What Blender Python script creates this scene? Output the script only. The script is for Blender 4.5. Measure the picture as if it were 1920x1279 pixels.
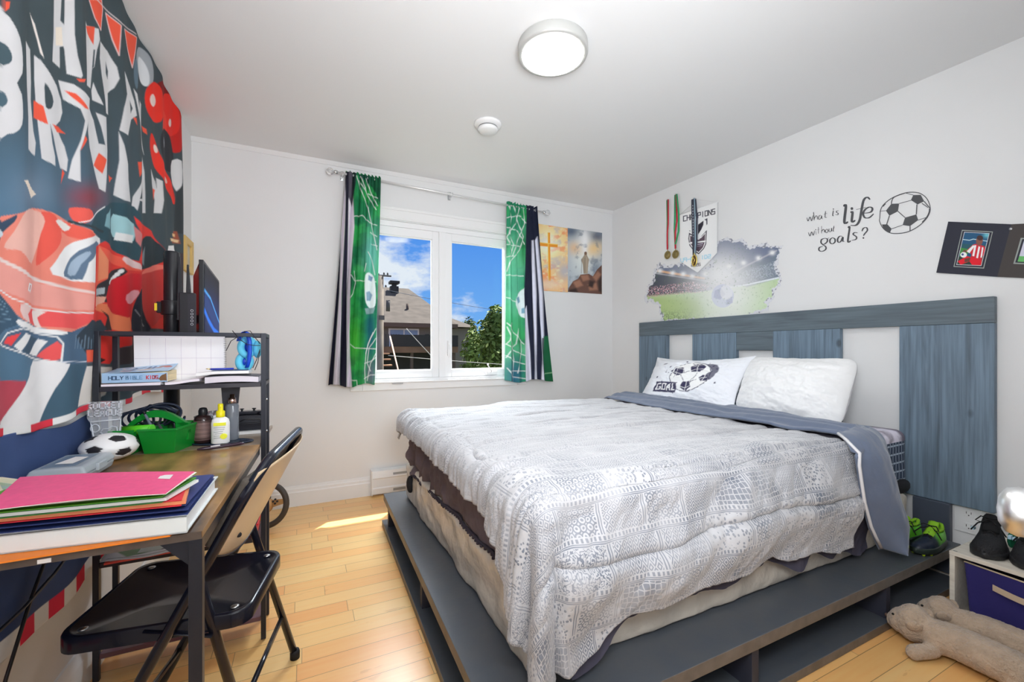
import bpy, math, random
import numpy as np
from mathutils import Vector, Matrix, noise as mnoise
from math import sin, cos, pi, radians, hypot, atan2, sqrt
random.seed(7)
sc = bpy.context.scene
for o in list(bpy.data.objects):
    bpy.data.objects.remove(o)
COL = sc.collection

# ------------------------------------------------------------------ camera
cam_d = bpy.data.cameras.new('camera')
cam = bpy.data.objects.new('camera', cam_d)
COL.objects.link(cam)
cam.location = (0, 0, 1.09)
cam.rotation_euler = (pi / 2, 0, -math.atan2(.4376, .8992))
cam_d.sensor_width = 36
cam_d.lens = 36 * 800 / 1920
cam_d.shift_y = 15.5 / 1920
cam_d.clip_start = .02
cam_d.clip_end = 500
sc.camera = cam

# ------------------------------------------------------------------ exposure
vs = sc.view_settings
vs.view_transform = 'Standard'
vs.look = 'None'
vs.gamma = 1
vs.use_curve_mapping = False
vs.exposure = 0.02

# ------------------------------------------------------------------ sky
world = bpy.data.worlds.new('sky')
sc.world = world
world.use_nodes = True


def build_world():
    nt = world.node_tree
    nt.nodes.clear()
    N = nt.nodes.new
    L = nt.links.new
    out = N('ShaderNodeOutputWorld')
    bg = N('ShaderNodeBackground')
    tc = N('ShaderNodeTexCoord')
    sep = N('ShaderNodeSeparateXYZ')
    L(tc.outputs['Generated'], sep.inputs[0])
    ramp = N('ShaderNodeValToRGB')
    L(sep.outputs['Z'], ramp.inputs['Fac'])
    e = ramp.color_ramp.elements
    e[0].position = 0.0
    e[0].color = (.20, .48, .92, 1)
    e[1].position = .9
    e[1].color = (.045, .16, .62, 1)
    m = e.new(.26)
    m.color = (.085, .30, .86, 1)
    # clouds: puffy noise, thicker to the left of the window view
    dv = N('ShaderNodeMath'); dv.operation = 'DIVIDE'
    L(sep.outputs['X'], dv.inputs[0]); L(sep.outputs['Y'], dv.inputs[1])
    mr = N('ShaderNodeMapRange')
    mr.inputs['From Min'].default_value = .12
    mr.inputs['From Max'].default_value = .56
    mr.inputs['To Min'].default_value = .17
    mr.inputs['To Max'].default_value = -.30
    L(dv.outputs[0], mr.inputs['Value'])
    mp = N('ShaderNodeMapping')
    mp.inputs['Scale'].default_value = (1, 1, 2.1)
    mp.inputs['Location'].default_value = (.31, .2, .47)
    L(tc.outputs['Generated'], mp.inputs['Vector'])
    nz = N('ShaderNodeTexNoise')
    nz.inputs['Scale'].default_value = 5.5
    nz.inputs['Detail'].default_value = 9
    nz.inputs['Roughness'].default_value = .58
    L(mp.outputs[0], nz.inputs['Vector'])
    ad = N('ShaderNodeMath'); ad.operation = 'ADD'
    L(nz.outputs['Fac'], ad.inputs[0]); L(mr.outputs[0], ad.inputs[1])
    cr = N('ShaderNodeValToRGB')
    cr.color_ramp.elements[0].position = .53
    cr.color_ramp.elements[0].color = (0, 0, 0, 1)
    cr.color_ramp.elements[1].position = .66
    cr.color_ramp.elements[1].color = (1, 1, 1, 1)
    L(ad.outputs[0], cr.inputs['Fac'])
    mix = N('ShaderNodeMix'); mix.data_type = 'RGBA'
    L(cr.outputs['Color'], mix.inputs['Factor'])
    L(ramp.outputs['Color'], mix.inputs['A'])
    mix.inputs['B'].default_value = (.80, .86, .94, 1)
    gr = N('ShaderNodeMath'); gr.operation = 'GREATER_THAN'; gr.inputs[1].default_value = -.02
    L(sep.outputs['Z'], gr.inputs[0])
    mix2 = N('ShaderNodeMix'); mix2.data_type = 'RGBA'
    L(gr.outputs[0], mix2.inputs['Factor'])
    mix2.inputs['A'].default_value = (.10, .11, .09, 1)
    L(mix.outputs['Result'], mix2.inputs['B'])
    L(mix2.outputs['Result'], bg.inputs['Color'])
    bg.inputs['Strength'].default_value = 1.0
    L(bg.outputs[0], out.inputs[0])


build_world()


def light(name, kind, loc, energy, color=(1, 1, 1), target=None, direction=None, **kw):
    d = bpy.data.lights.new(name, kind)
    d.energy = energy
    d.color = color
    for k, v in kw.items():
        setattr(d, k, v)
    o = bpy.data.objects.new(name, d)
    COL.objects.link(o)
    o.location = loc
    if target is not None:
        direction = Vector(target) - Vector(loc)
    if direction is not None:
        o.rotation_euler = Vector(direction).to_track_quat('-Z', 'Y').to_euler()
    return o


# the midday sun, high behind the window wall
light('sun', 'SUN', (3, 8, 9), 14.0, (1, .95, .86), direction=(-.35, -.42, -.94), angle=radians(.6))
# bright open sky above the eave line, entering steeply through the window
light('sky_light', 'AREA', (1.0, 4.05, 2.42), 150, (.90, .95, 1), direction=(-.12, -1, -.72), shape='RECTANGLE', size=1.7, size_y=.5)
# added fill lamps, out of view, in the doorway and over the camera
light('doorway_fill', 'AREA', (-.05, -.14, 1.5), 11, (.965, .98, 1), direction=(.45, 1, .0), shape='RECTANGLE', size=1.0, size_y=1.5)
light('room_fill', 'AREA', (.34, .10, 1.42), 43, (.93, .965, 1), direction=(.56, .66, .42), shape='DISK', size=.8)

# ------------------------------------------------------------------ colour helpers


def lin(c):
    c = c / 255.0
    return c / 12.92 if c <= .04045 else ((c + .055) / 1.055) ** 2.4


def C(r, g, b, k=1.3):
    return tuple(min(.92, lin(v) * k) for v in (r, g, b))


MATS = {}


def M(name, col=(.8, .8, .8), rough=.5, metal=0.0, bump=0, bscale=60, alpha=1, trans=0, emit=None, estr=1,
      mottle=0, mscale=8, mcol=None, spec=.5, coat=0, sheen=0, stretch=None, ior=1.45, detail=4):
    if name in MATS:
        return MATS[name]
    m = bpy.data.materials.new(name)
    m.use_nodes = True
    nt = m.node_tree
    b = nt.nodes['Principled BSDF']
    N = nt.nodes.new
    L = nt.links.new
    b.inputs['Base Color'].default_value = (*col, 1)
    b.inputs['Roughness'].default_value = rough
    b.inputs['Metallic'].default_value = metal
    b.inputs['Specular IOR Level'].default_value = spec
    b.inputs['IOR'].default_value = ior
    b.inputs['Alpha'].default_value = alpha
    b.inputs['Transmission Weight'].default_value = trans
    b.inputs['Coat Weight'].default_value = coat
    b.inputs['Sheen Weight'].default_value = sheen
    if emit:
        b.inputs['Emission Color'].default_value = (*emit, 1)
        b.inputs['Emission Strength'].default_value = estr
    vec = None
    if mottle or bump:
        tc = N('ShaderNodeTexCoord')
        mp = N('ShaderNodeMapping')
        L(tc.outputs['Object'], mp.inputs['Vector'])
        if stretch:
            mp.inputs['Scale'].default_value = stretch
        vec = mp.outputs[0]
    nz = N('ShaderNodeTexNoise')
    nz.inputs['Scale'].default_value = mscale
    nz.inputs['Detail'].default_value = detail
    if vec:
        L(vec, nz.inputs['Vector'])
    mx = N('ShaderNodeMix'); mx.data_type = 'RGBA'
    mc = mcol if mcol else tuple(v * (1 - mottle) for v in col)
    mx.inputs['A'].default_value = (*col, 1)
    mx.inputs['B'].default_value = (*mc, 1)
    if mottle:
        rp = N('ShaderNodeValToRGB')
        rp.color_ramp.elements[0].position = .35
        rp.color_ramp.elements[1].position = .68
        L(nz.outputs['Fac'], rp.inputs['Fac'])
        if mcol:
            ml = N('ShaderNodeMath'); ml.operation = 'MULTIPLY'; ml.inputs[1].default_value = mottle
            L(rp.outputs['Color'], ml.inputs[0]); L(ml.outputs[0], mx.inputs['Factor'])
        else:
            L(rp.outputs['Color'], mx.inputs['Factor'])
        L(mx.outputs['Result'], b.inputs['Base Color'])
    else:
        mx.inputs['Factor'].default_value = 0
        L(mx.outputs['Result'], b.inputs['Base Color'])
    if bump:
        n2 = N('ShaderNodeTexNoise')
        n2.inputs['Scale'].default_value = bscale
        n2.inputs['Detail'].default_value = 3
        L(vec, n2.inputs['Vector'])
        bp = N('ShaderNodeBump')
        bp.inputs['Strength'].default_value = bump
        bp.inputs['Distance'].default_value = .01
        L(n2.outputs['Fac'], bp.inputs['Height'])
        L(bp.outputs[0], b.inputs['Normal'])
    MATS[name] = m
    return m


def Mcol(name, rough=.6, spec=.3, bump=0, bscale=200, sheen=0, trans=0):
    """material whose colour is the print stored on the mesh (attribute 'print')"""
    m = M(name, (.5, .5, .5), rough, spec=spec, bump=bump, bscale=bscale, sheen=sheen)
    nt = m.node_tree
    a = nt.nodes.new('ShaderNodeAttribute')
    a.attribute_name = 'print'
    b = nt.nodes['Principled BSDF']
    nt.links.new(a.outputs['Color'], b.inputs['Base Color'])
    return m


# ------------------------------------------------------------------ object helpers
OFF = {}


def tag(o, label, cat, group=None, kind=None):
    if label:
        o['label'] = label
    if cat:
        o['category'] = cat
    if group:
        o['group'] = group
    if kind:
        o['kind'] = kind
    return o


def thing(name, label, cat, loc=(0, 0, 0), group=None):
    o = bpy.data.objects.new(name, None)
    COL.objects.link(o)
    o.location = loc
    o.empty_display_size = .05
    OFF[o.name] = Vector(loc)
    return tag(o, label, cat, group)


def link_mesh(name, me, parent=None, loc=None):
    o = bpy.data.objects.new(name, me)
    COL.objects.link(o)
    if parent is not None:
        o.parent = parent
        OFF[o.name] = OFF[parent.name]
    else:
        o.location = loc
        OFF[o.name] = Vector(loc)
    return o


class MB:
    """collects shapes; build() links them as ONE mesh object"""

    def __init__(s):
        s.v = []
        s.f = []
        s.m = []
        s.sm = []

    def add(s, vs, fs, mi=0, smooth=False, xf=None):
        n = len(s.v)
        if xf is not None:
            vs = [xf @ Vector(p) for p in vs]
        s.v += [tuple(p) for p in vs]
        for f in fs:
            s.f.append([i + n for i in f])
            s.m.append(mi)
            s.sm.append(smooth)
        return s

    def box(s, a, b, mi=0, xf=None):
        x0, y0, z0 = a
        x1, y1, z1 = b
        vs = [(x0, y0, z0), (x1, y0, z0), (x1, y1, z0), (x0, y1, z0), (x0, y0, z1), (x1, y0, z1), (x1, y1, z1), (x0, y1, z1)]
        return s.add(vs, [(0, 3, 2, 1), (4, 5, 6, 7), (0, 1, 5, 4), (1, 2, 6, 5), (2, 3, 7, 6), (3, 0, 4, 7)], mi, False, xf)

    def prism(s, pts, ax, a, b, mi=0, xf=None, smooth=False):
        """pts 2-D outline, extruded along axis ax from a to b"""
        def P(p, w):
            if ax == 0: return (w, p[0], p[1])
            if ax == 1: return (p[0], w, p[1])
            return (p[0], p[1], w)
        n = len(pts)
        vs = [P(p, a) for p in pts] + [P(p, b) for p in pts]
        fs = [list(range(n))[::-1], [i + n for i in range(n)]]
        s.add(vs, fs, mi, False, xf)
        k = len(s.v) - 2 * n
        for i in range(n):
            j = (i + 1) % n
            s.f.append([k + i, k + j, k + n + j, k + n + i])
            s.m.append(mi)
            s.sm.append(smooth)
        return s

    def tube(s, pts, r, n=10, mi=0, caps=True, closed=False, xf=None, flat=1.0):
        pts = [Vector(p) for p in pts]
        rs = r if isinstance(r, (list, tuple)) else [r] * len(pts)
        vs = []
        fs = []
        up = None
        m = len(pts)
        for i, p in enumerate(pts):
            if closed:
                t = (pts[(i + 1) % m] - pts[i - 1])
            else:
                t = pts[min(i + 1, m - 1)] - pts[max(i - 1, 0)]
            if t.length < 1e-9: t = Vector((0, 0, 1))
            t.normalize()
            if up is None:
                up = Vector((0, 0, 1)) if abs(t.z) < .9 else Vector((1, 0, 0))
            a = t.cross(up)
            if a.length < 1e-6: a = t.cross(Vector((0, 1, 0)))
            a.normalize()
            b = a.cross(t).normalized()
            up = b
            for k in range(n):
                q = 2 * pi * k / n
                vs.append(p + a * cos(q) * rs[i] + b * sin(q) * rs[i] * flat)
        seg = m if closed else m - 1
        for i in range(seg):
            j = (i + 1) % m
            for k in range(n):
                l = (k + 1) % n
                fs.append((i * n + k, i * n + l, j * n + l, j * n + k))
        s.add(vs, fs, mi, True, xf)
        if caps and not closed:
            c = len(s.v) - len(vs)
            s.f.append([c + k for k in range(n)][::-1]); s.m.append(mi); s.sm.append(False)
            s.f.append([c + (m - 1) * n + k for k in range(n)]); s.m.append(mi); s.sm.append(False)
        return s

    def lathe(s, prof, c, n=24, mi=0, xf=None, smooth=True, sx=1, sy=1):
        """prof: list of (radius, z); spun round the vertical through c"""
        vs = []
        fs = []
        for r, z in prof:
            for k in range(n):
                q = 2 * pi * k / n
                vs.append((c[0] + r * cos(q) * sx, c[1] + r * sin(q) * sy, c[2] + z))
        for i in range(len(prof) - 1):
            for k in range(n):
                l = (k + 1) % n
                fs.append((i * n + k, i * n + l, (i + 1) * n + l, (i + 1) * n + k))
        fs.append(tuple(range(n))[::-1])
        fs.append(tuple((len(prof) - 1) * n + k for k in range(n)))
        return s.add(vs, fs, mi, smooth, xf)

    def ball(s, c, r, n=16, mi=0, xf=None):
        rx, ry, rz = (r, r, r) if not isinstance(r, (tuple, list)) else r
        vs = []
        fs = []
        for i in range(n // 2 + 1):
            a = pi * i / (n // 2)
            for k in range(n):
                q = 2 * pi * k / n
                vs.append((c[0] + rx * sin(a) * cos(q), c[1] + ry * sin(a) * sin(q), c[2] - rz * cos(a)))
        for i in range(n // 2):
            for k in range(n):
                l = (k + 1) % n
                fs.append((i * n + k, i * n + l, (i + 1) * n + l, (i + 1) * n + k))
        return s.add(vs, fs, mi, True, xf)

    def build(s, name, mats, parent=None, bevel=0, loc=None, label=None, cat=None, group=None, kind=None, sub=0, solid=0, seg=2):
        mats = mats if isinstance(mats, (list, tuple)) else [mats]
        arr = np.array(s.v, dtype=float)
        if parent is not None:
            off = OFF[parent.name]
        else:
            if loc is None:
                mn = arr.min(0); mx = arr.max(0)
                loc = ((mn[0] + mx[0]) / 2, (mn[1] + mx[1]) / 2, mn[2])
            off = Vector(loc)
        arr = arr - np.array(off)
        me = bpy.data.meshes.new(name)
        me.from_pydata([tuple(p) for p in arr], [], s.f)
        for m in mats:
            me.materials.append(m)
        me.polygons.foreach_set('material_index', s.m)
        me.polygons.foreach_set('use_smooth', s.sm)
        me.update()
        o = link_mesh(name, me, parent, loc)
        if solid:
            md = o.modifiers.new('thick', 'SOLIDIFY'); md.thickness = solid; md.offset = 0
        if bevel:
            md = o.modifiers.new('bevel', 'BEVEL'); md.width = bevel; md.segments = seg; md.limit_method = 'ANGLE'; md.angle_limit = radians(40)
            md.harden_normals = False
        if sub:
            md = o.modifiers.new('sub', 'SUBSURF'); md.levels = sub; md.render_levels = sub
            me.polygons.foreach_set('use_smooth', [True] * len(me.polygons))
        return tag(o, label, cat, group, kind)


def grid(name, P, mat, parent=None, loc=None, colors=None, solid=0, smooth=True, uv=None, keep=None, label=None, cat=None, group=None, kind=None, wrap=False):
    """P: (n,m,3) world points -> one quad sheet. colors (n,m,3) linear print."""
    P = np.asarray(P, dtype=float)
    n, m = P.shape[:2]
    v = P.reshape(-1, 3)
    if parent is not None:
        off = np.array(OFF[parent.name])
    else:
        if loc is None:
            mn = v.min(0); mx = v.max(0)
            loc = ((mn[0] + mx[0]) / 2, (mn[1] + mx[1]) / 2, mn[2])
        off = np.array(loc)
    v = v - off
    idx = np.arange(n * m).reshape(n, m)
    a, b, c, d = idx[:-1, :-1], idx[:-1, 1:], idx[1:, 1:], idx[1:, :-1]
    F = np.stack([a, b, c, d], -1).reshape(-1, 4)
    if wrap:
        a, b, c, d = idx[:-1, -1], idx[:-1, 0], idx[1:, 0], idx[1:, -1]
        F = np.concatenate([F, np.stack([a, b, c, d], -1).reshape(-1, 4)])
    if keep is not None:
        kk = keep.reshape(-1)
        F = F[kk[F].all(1)]
        used = np.zeros(n * m, bool); used[F.reshape(-1)] = True
        re = np.cumsum(used) - 1
        F = re[F]
        v = v[used]
        if colors is not None: colors = np.asarray(colors).reshape(-1, 3)[used]
    me = bpy.data.meshes.new(name)
    me.vertices.add(len(v)); me.vertices.foreach_set('co', v.astype(np.float32).reshape(-1))
    me.loops.add(len(F) * 4); me.loops.foreach_set('vertex_index', F.astype(np.int32).reshape(-1))
    me.polygons.add(len(F)); me.polygons.foreach_set('loop_start', np.arange(0, len(F) * 4, 4, dtype=np.int32))
    me.update(calc_edges=True)
    me.polygons.foreach_set('use_smooth', np.full(len(F), smooth))
    if colors is not None:
        cl = np.asarray(colors).reshape(-1, 3)
        at = me.attributes.new('print', 'FLOAT_COLOR', 'POINT')
        at.data.foreach_set('color', np.concatenate([cl, np.ones((len(cl), 1))], 1).astype(np.float32).reshape(-1))
    if uv is not None:
        u = me.uv_layers.new(name='UVMap')
        u.data.foreach_set('uv', np.asarray(uv).reshape(-1, 2)[F.reshape(-1)].astype(np.float32).reshape(-1))
    me.materials.append(mat)
    me.validate()
    o = link_mesh(name, me, parent, loc)
    if solid:
        md = o.modifiers.new('thick', 'SOLIDIFY'); md.thickness = solid; md.offset = 0
    return tag(o, label, cat, group, kind)


# ------------------------------------------------------------------ painting prints (outlines traced from the photo, fixed to real surfaces)
FW = (.4376, .8992); RT = (.8992, -.4376)


def project(x, y, z):
    f = x * FW[0] + y * FW[1]; r = x * RT[0] + y * RT[1]
    return 960 + 800 * r / f, 655 - 800 * (z - 1.09) / f


def on_plane(px, py, plane, w):
    u = (np.asarray(px, float) - 960) / 800; v = -(np.asarray(py, float) - 655) / 800
    rx = FW[0] + u * RT[0]; ry = FW[1] + u * RT[1]
    if plane == 'x': t = w / rx
    elif plane == 'y': t = w / ry
    elif plane == 'z': t = (w - 1.09) / v
    else: t = (2.815 - w) / (rx + .0315 * ry)      # right-hand wall, w = distance in front of it
    return np.stack([rx * t, ry * t, 1.09 + v * t], -1)


def smoothpoly(pts, k=4):
    n = len(pts); out = []
    for i in range(n):
        p0, p1, p2, p3 = (np.array(pts[(i + j - 1) % n], float) for j in range(4))
        for s in range(k):
            t = s / k
            out.append(.5 * ((2 * p1) + (-p0 + p2) * t + (2 * p0 - 5 * p1 + 4 * p2 - p3) * t * t + (-p0 + 3 * p1 - 3 * p2 + p3) * t ** 3))
    return out


def ell(cx, cy, rx, ry, a=0, n=28):
    a = radians(a)
    return [(cx + rx * cos(q) * cos(a) - ry * sin(q) * sin(a), cy + rx * cos(q) * sin(a) + ry * sin(q) * cos(a)) for q in [2 * pi * i / n for i in range(n)]]


class Paint:
    """colours N points that have 2-D coordinates X,Y (shape kept)"""

    def __init__(s, X, Y, base, soft=.6, org=(0, 0), sc_=1.0):
        s.X = np.asarray(X, float); s.Y = np.asarray(Y, float)
        s.c = np.zeros(s.X.shape + (3,)); s.c[:] = C(*base)
        s.soft = soft; s.org = org; s.s = sc_

    def tr(s, p):
        return (s.org[0] + p[0] / s.s, s.org[1] + p[1] / s.s)

    def mask(s, pts, soft=None):
        soft = s.soft if soft is None else soft
        P = np.array([s.tr(p) for p in pts], float)
        pad = soft * 1.5
        sel = (s.X >= P[:, 0].min() - pad) & (s.X <= P[:, 0].max() + pad) & (s.Y >= P[:, 1].min() - pad) & (s.Y <= P[:, 1].max() + pad)
        x = s.X[sel]; y = s.Y[sel]
        ins = np.zeros(x.shape, bool); d = np.full(x.shape, 1e9)
        for i in range(len(P)):
            x1, y1 = P[i]; x2, y2 = P[(i + 1) % len(P)]
            if y1 != y2:
                c = ((y1 > y) != (y2 > y)) & (x < (x2 - x1) * (y - y1) / (y2 - y1) + x1)
                ins ^= c
            dx, dy = x2 - x1, y2 - y1; l = dx * dx + dy * dy
            if l == 0: continue
            t = np.clip(((x - x1) * dx + (y - y1) * dy) / l, 0, 1)
            d = np.minimum(d, np.hypot(x - x1 - t * dx, y - y1 - t * dy))
        sd = np.where(ins, d, -d)
        return sel, np.clip(.5 + sd / (2 * soft), 0, 1)

    def poly(s, pts, col, smooth=0, soft=None, a=1.0):
        if smooth: pts = smoothpoly(pts, smooth)
        sel, m = s.mask(pts, soft)
        m = (m * a)[:, None]
        s.c[sel] = s.c[sel] * (1 - m) + np.array(C(*col)) * m
        return s

    def line(s, pts, w, col, a=1.0, closed=False, soft=None):
        soft = s.soft if soft is None else soft
        P = np.array([s.tr(p) for p in pts], float); w = w / s.s
        if closed: P = np.vstack([P, P[:1]])
        pad = w + soft
        sel = (s.X >= P[:, 0].min() - pad) & (s.X <= P[:, 0].max() + pad) & (s.Y >= P[:, 1].min() - pad) & (s.Y <= P[:, 1].max() + pad)
        x = s.X[sel]; y = s.Y[sel]; d = np.full(x.shape, 1e9)
        for (x1, y1), (x2, y2) in zip(P[:-1], P[1:]):
            dx, dy = x2 - x1, y2 - y1; l = dx * dx + dy * dy
            if l == 0: continue
            t = np.clip(((x - x1) * dx + (y - y1) * dy) / l, 0, 1)
            d = np.minimum(d, np.hypot(x - x1 - t * dx, y - y1 - t * dy))
        m = (np.clip(.5 + (w / 2 - d) / (2 * soft), 0, 1) * a)[:, None]
        s.c[sel] = s.c[sel] * (1 - m) + np.array(C(*col)) * m
        return s

    def glow(s, cx, cy, rx, ry, col, a=1.0, p=2.0):
        cx, cy = s.tr((cx, cy)); rx /= s.s; ry /= s.s
        d = ((s.X - cx) / rx) ** 2 + ((s.Y - cy) / ry) ** 2
        m = (np.exp(-d * p) * a)[..., None]
        s.c = s.c * (1 - m) + np.array(C(*col)) * m
        return s

    def noise(s, amt, scale, seed=0, col=None, thr=None):
        x = s.X * scale; y = s.Y * scale
        n = fbm(x, y, seed)
        if col is None:
            s.c = np.clip(s.c * (1 + amt * (n[..., None] - .5) * 2), 0, 1)
        else:
            m = (np.clip((n - thr) * 6, 0, 1) * amt)[..., None]
            s.c = s.c * (1 - m) + np.array(C(*col)) * m
        return s


def vnoise(x, y, seed=0):
    xi = np.floor(x).astype(np.int64); yi = np.floor(y).astype(np.int64)
    xf = x - xi; yf = y - yi
    def h(a, b):
        n = (a * 374761393 + b * 668265263 + seed * 1442695041) & 0xffffffff
        n = ((n ^ (n >> 13)) * 1274126177) & 0xffffffff
        return ((n ^ (n >> 16)) & 0xffff) / 65535.0
    u = xf * xf * (3 - 2 * xf); v = yf * yf * (3 - 2 * yf)
    return (h(xi, yi) * (1 - u) + h(xi + 1, yi) * u) * (1 - v) + (h(xi, yi + 1) * (1 - u) + h(xi + 1, yi + 1) * u) * v


def fbm(x, y, seed=0, oct_=4):
    s = 0; a = .5; t = 0
    for i in range(oct_):
        s = s + a * vnoise(x, y, seed + i * 17); t += a
        x = x * 2.03; y = y * 2.03; a *= .5
    return s / t


def sstep(a, b, x):
    t = np.clip((x - a) / (b - a), 0, 1)
    return t * t * (3 - 2 * t)
# ================================================================== ROOM SHELL
BACK = 3.33
CEIL = 2.44
LEFT = -.646


def right_x(y, off=0.0):
    return 2.815 - off - .0315 * y


wall_m = M('wall_paint', (.80, .80, .80), .55, mottle=.02, mscale=2.5, bump=.04, bscale=220)
ceil_m = M('ceiling_paint', (.80, .80, .80), .6, bump=.03, bscale=150)
trim_m = M('trim_paint', (.86, .86, .86), .35)
pvc_m = M('window_vinyl', (.88, .88, .89), .3)


def floor_material():
    m = bpy.data.materials.new('maple_floor'); m.use_nodes = True
    nt = m.node_tree; N = nt.nodes.new; L = nt.links.new
    b = nt.nodes['Principled BSDF']
    g = N('ShaderNodeNewGeometry')
    sp = N('ShaderNodeSeparateXYZ'); L(g.outputs['Position'], sp.inputs[0])

    def mth(op, a, bb=None, c=None):
        n = N('ShaderNodeMath'); n.operation = op
        for i, v in enumerate((a, bb, c)):
            if v is None: continue
            if isinstance(v, (int, float)): n.inputs[i].default_value = v
            else: L(v, n.inputs[i])
        return n.outputs[0]
    W = .0825
    ry = mth('DIVIDE', sp.outputs['Y'], W)
    row = mth('FLOOR', ry)
    wn = N('ShaderNodeTexWhiteNoise'); wn.noise_dimensions = '1D'; L(row, wn.inputs['W'])
    sh = mth('MULTIPLY', wn.outputs['Value'], 7.3)
    # board length varies from row to row
    wn2 = N('ShaderNodeTexWhiteNoise'); wn2.noise_dimensions = '1D'; L(mth('ADD', row, 31.7), wn2.inputs['W'])
    ln = mth('ADD', mth('MULTIPLY', wn2.outputs['Value'], .55), .38)
    rx = mth('ADD', mth('DIVIDE', sp.outputs['X'], ln), sh)
    col = mth('FLOOR', rx)
    cid = N('ShaderNodeCombineXYZ'); L(row, cid.inputs[0]); L(col, cid.inputs[1])
    w3 = N('ShaderNodeTexWhiteNoise'); w3.noise_dimensions = '2D'; L(cid.outputs[0], w3.inputs['Vector'])
    # seams
    fy = mth('FRACT', ry); fx = mth('FRACT', rx)
    ey = mth('MULTIPLY', mth('MINIMUM', fy, mth('SUBTRACT', 1.0, fy)), W)
    ex = mth('MULTIPLY', mth('MINIMUM', fx, mth('SUBTRACT', 1.0, fx)), ln)
    e = mth('MINIMUM', ey, ex)
    seam = mth('LESS_THAN', e, .0010)
    # grain
    cv = N('ShaderNodeCombineXYZ')
    L(mth('MULTIPLY', sp.outputs['X'], 2.2), cv.inputs[0]); L(mth('MULTIPLY', sp.outputs['Y'], 38), cv.inputs[1]); L(w3.outputs['Value'], cv.inputs[2])
    nz = N('ShaderNodeTexNoise'); nz.inputs['Scale'].default_value = 1.6; nz.inputs['Detail'].default_value = 5; L(cv.outputs[0], nz.inputs['Vector'])
    rp = N('ShaderNodeValToRGB')
    el = rp.color_ramp.elements
    el[0].position = 0; el[0].color = (*C(216, 154, 92), 1)
    el[1].position = 1; el[1].color = (*C(234, 186, 126), 1)
    mid = el.new(.5); mid.color = (*C(226, 172, 108), 1)
    fac = mth('ADD', mth('MULTIPLY', w3.outputs['Value'], .75), mth('MULTIPLY', mth('SUBTRACT', nz.outputs['Fac'], .38), .6))
    L(fac, rp.inputs['Fac'])
    # dark mineral streaks
    cv2 = N('ShaderNodeCombineXYZ')
    L(mth('MULTIPLY', sp.outputs['X'], 7), cv2.inputs[0]); L(mth('MULTIPLY', sp.outputs['Y'], 30), cv2.inputs[1]); L(mth('MULTIPLY', w3.outputs['Value'], 9), cv2.inputs[2])
    n2 = N('ShaderNodeTexNoise'); n2.inputs['Scale'].default_value = 1.0; n2.inputs['Detail'].default_value = 3; L(cv2.outputs[0], n2.inputs['Vector'])
    st = mth('MULTIPLY', mth('GREATER_THAN', n2.outputs['Fac'], .70), .25)
    mx = N('ShaderNodeMix'); mx.data_type = 'RGBA'; L(st, mx.inputs['Factor']); L(rp.outputs['Color'], mx.inputs['A']); mx.inputs['B'].default_value = (*C(170, 110, 60), 1)
    mx2 = N('ShaderNodeMix'); mx2.data_type = 'RGBA'; L(mth('MULTIPLY', seam, .75), mx2.inputs['Factor']); L(mx.outputs['Result'], mx2.inputs['A']); mx2.inputs['B'].default_value = (.20, .10, .04, 1)
    L(mx2.outputs['Result'], b.inputs['Base Color'])
    b.inputs['Roughness'].default_value = .30
    b.inputs['Coat Weight'].default_value = .25
    b.inputs['Coat Roughness'].default_value = .3
    bp = N('ShaderNodeBump'); bp.inputs['Strength'].default_value = .25; bp.inputs['Distance'].default_value = .002
    L(mth('SUBTRACT', mth('MULTIPLY', nz.outputs['Fac'], .12), seam), bp.inputs['Height']); L(bp.outputs[0], b.inputs['Normal'])
    return m


FRONT = -.17
MB().box((LEFT - .1, FRONT - .9, -.12), (3.0, BACK + .1, 0)).build('floor', floor_material(), loc=(1, 1.5, 0), kind='structure')
MB().box((LEFT - .1, FRONT - .9, CEIL), (3.0, BACK + .1, CEIL + .12)).build('ceiling', ceil_m, loc=(1, 1.5, CEIL), kind='structure')
MB().box((LEFT - .12, FRONT - .9, 0), (LEFT, BACK + .16, CEIL)).build('wall_left', wall_m, kind='structure')
# back wall round the window opening
WX0, WX1, WZ0, WZ1 = .385, 1.665, .835, 2.075
mb = MB()
mb.box((LEFT - .1, BACK, 0), (WX0, BACK + .16, CEIL)).box((WX1, BACK, 0), (3.0, BACK + .16, CEIL))
mb.box((WX0, BACK, 0), (WX1, BACK + .16, WZ0)).box((WX0, BACK, WZ1), (WX1, BACK + .16, CEIL))
mb.build('wall_back', wall_m, kind='structure')
MB().prism([(right_x(FRONT), FRONT), (right_x(BACK + .02), BACK + .02), (right_x(BACK) + .14, BACK + .02), (right_x(FRONT) + .12, FRONT)], 2, 0, CEIL).build('wall_right', wall_m, kind='structure')
# front wall with the doorway in which the camera stands
mb = MB().box((.30, FRONT - .12, 0), (1.47, FRONT, CEIL)).box((1.47, FRONT - .12, 0), (3.0, .265, CEIL)).box((LEFT, FRONT - .12, 2.06), (.30, FRONT, CEIL))
mb.build('wall_front', wall_m, kind='structure')
MB().box((LEFT - .1, FRONT - 1.0, 0), (3.0, FRONT - .9, CEIL)).box((1.0, FRONT - .9, 0), (1.1, FRONT - .12, CEIL)).build('wall_hall', wall_m, kind='structure')
# small bead where ceiling meets window wall
mb = MB()
mb.prism([(BACK, CEIL - .028), (BACK - .006, CEIL - .026), (BACK - .014, CEIL - .012), (BACK - .02, CEIL), (BACK, CEIL)], 0, LEFT, 2.71)
mb.build('trim_1', ceil_m, kind='structure')


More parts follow.
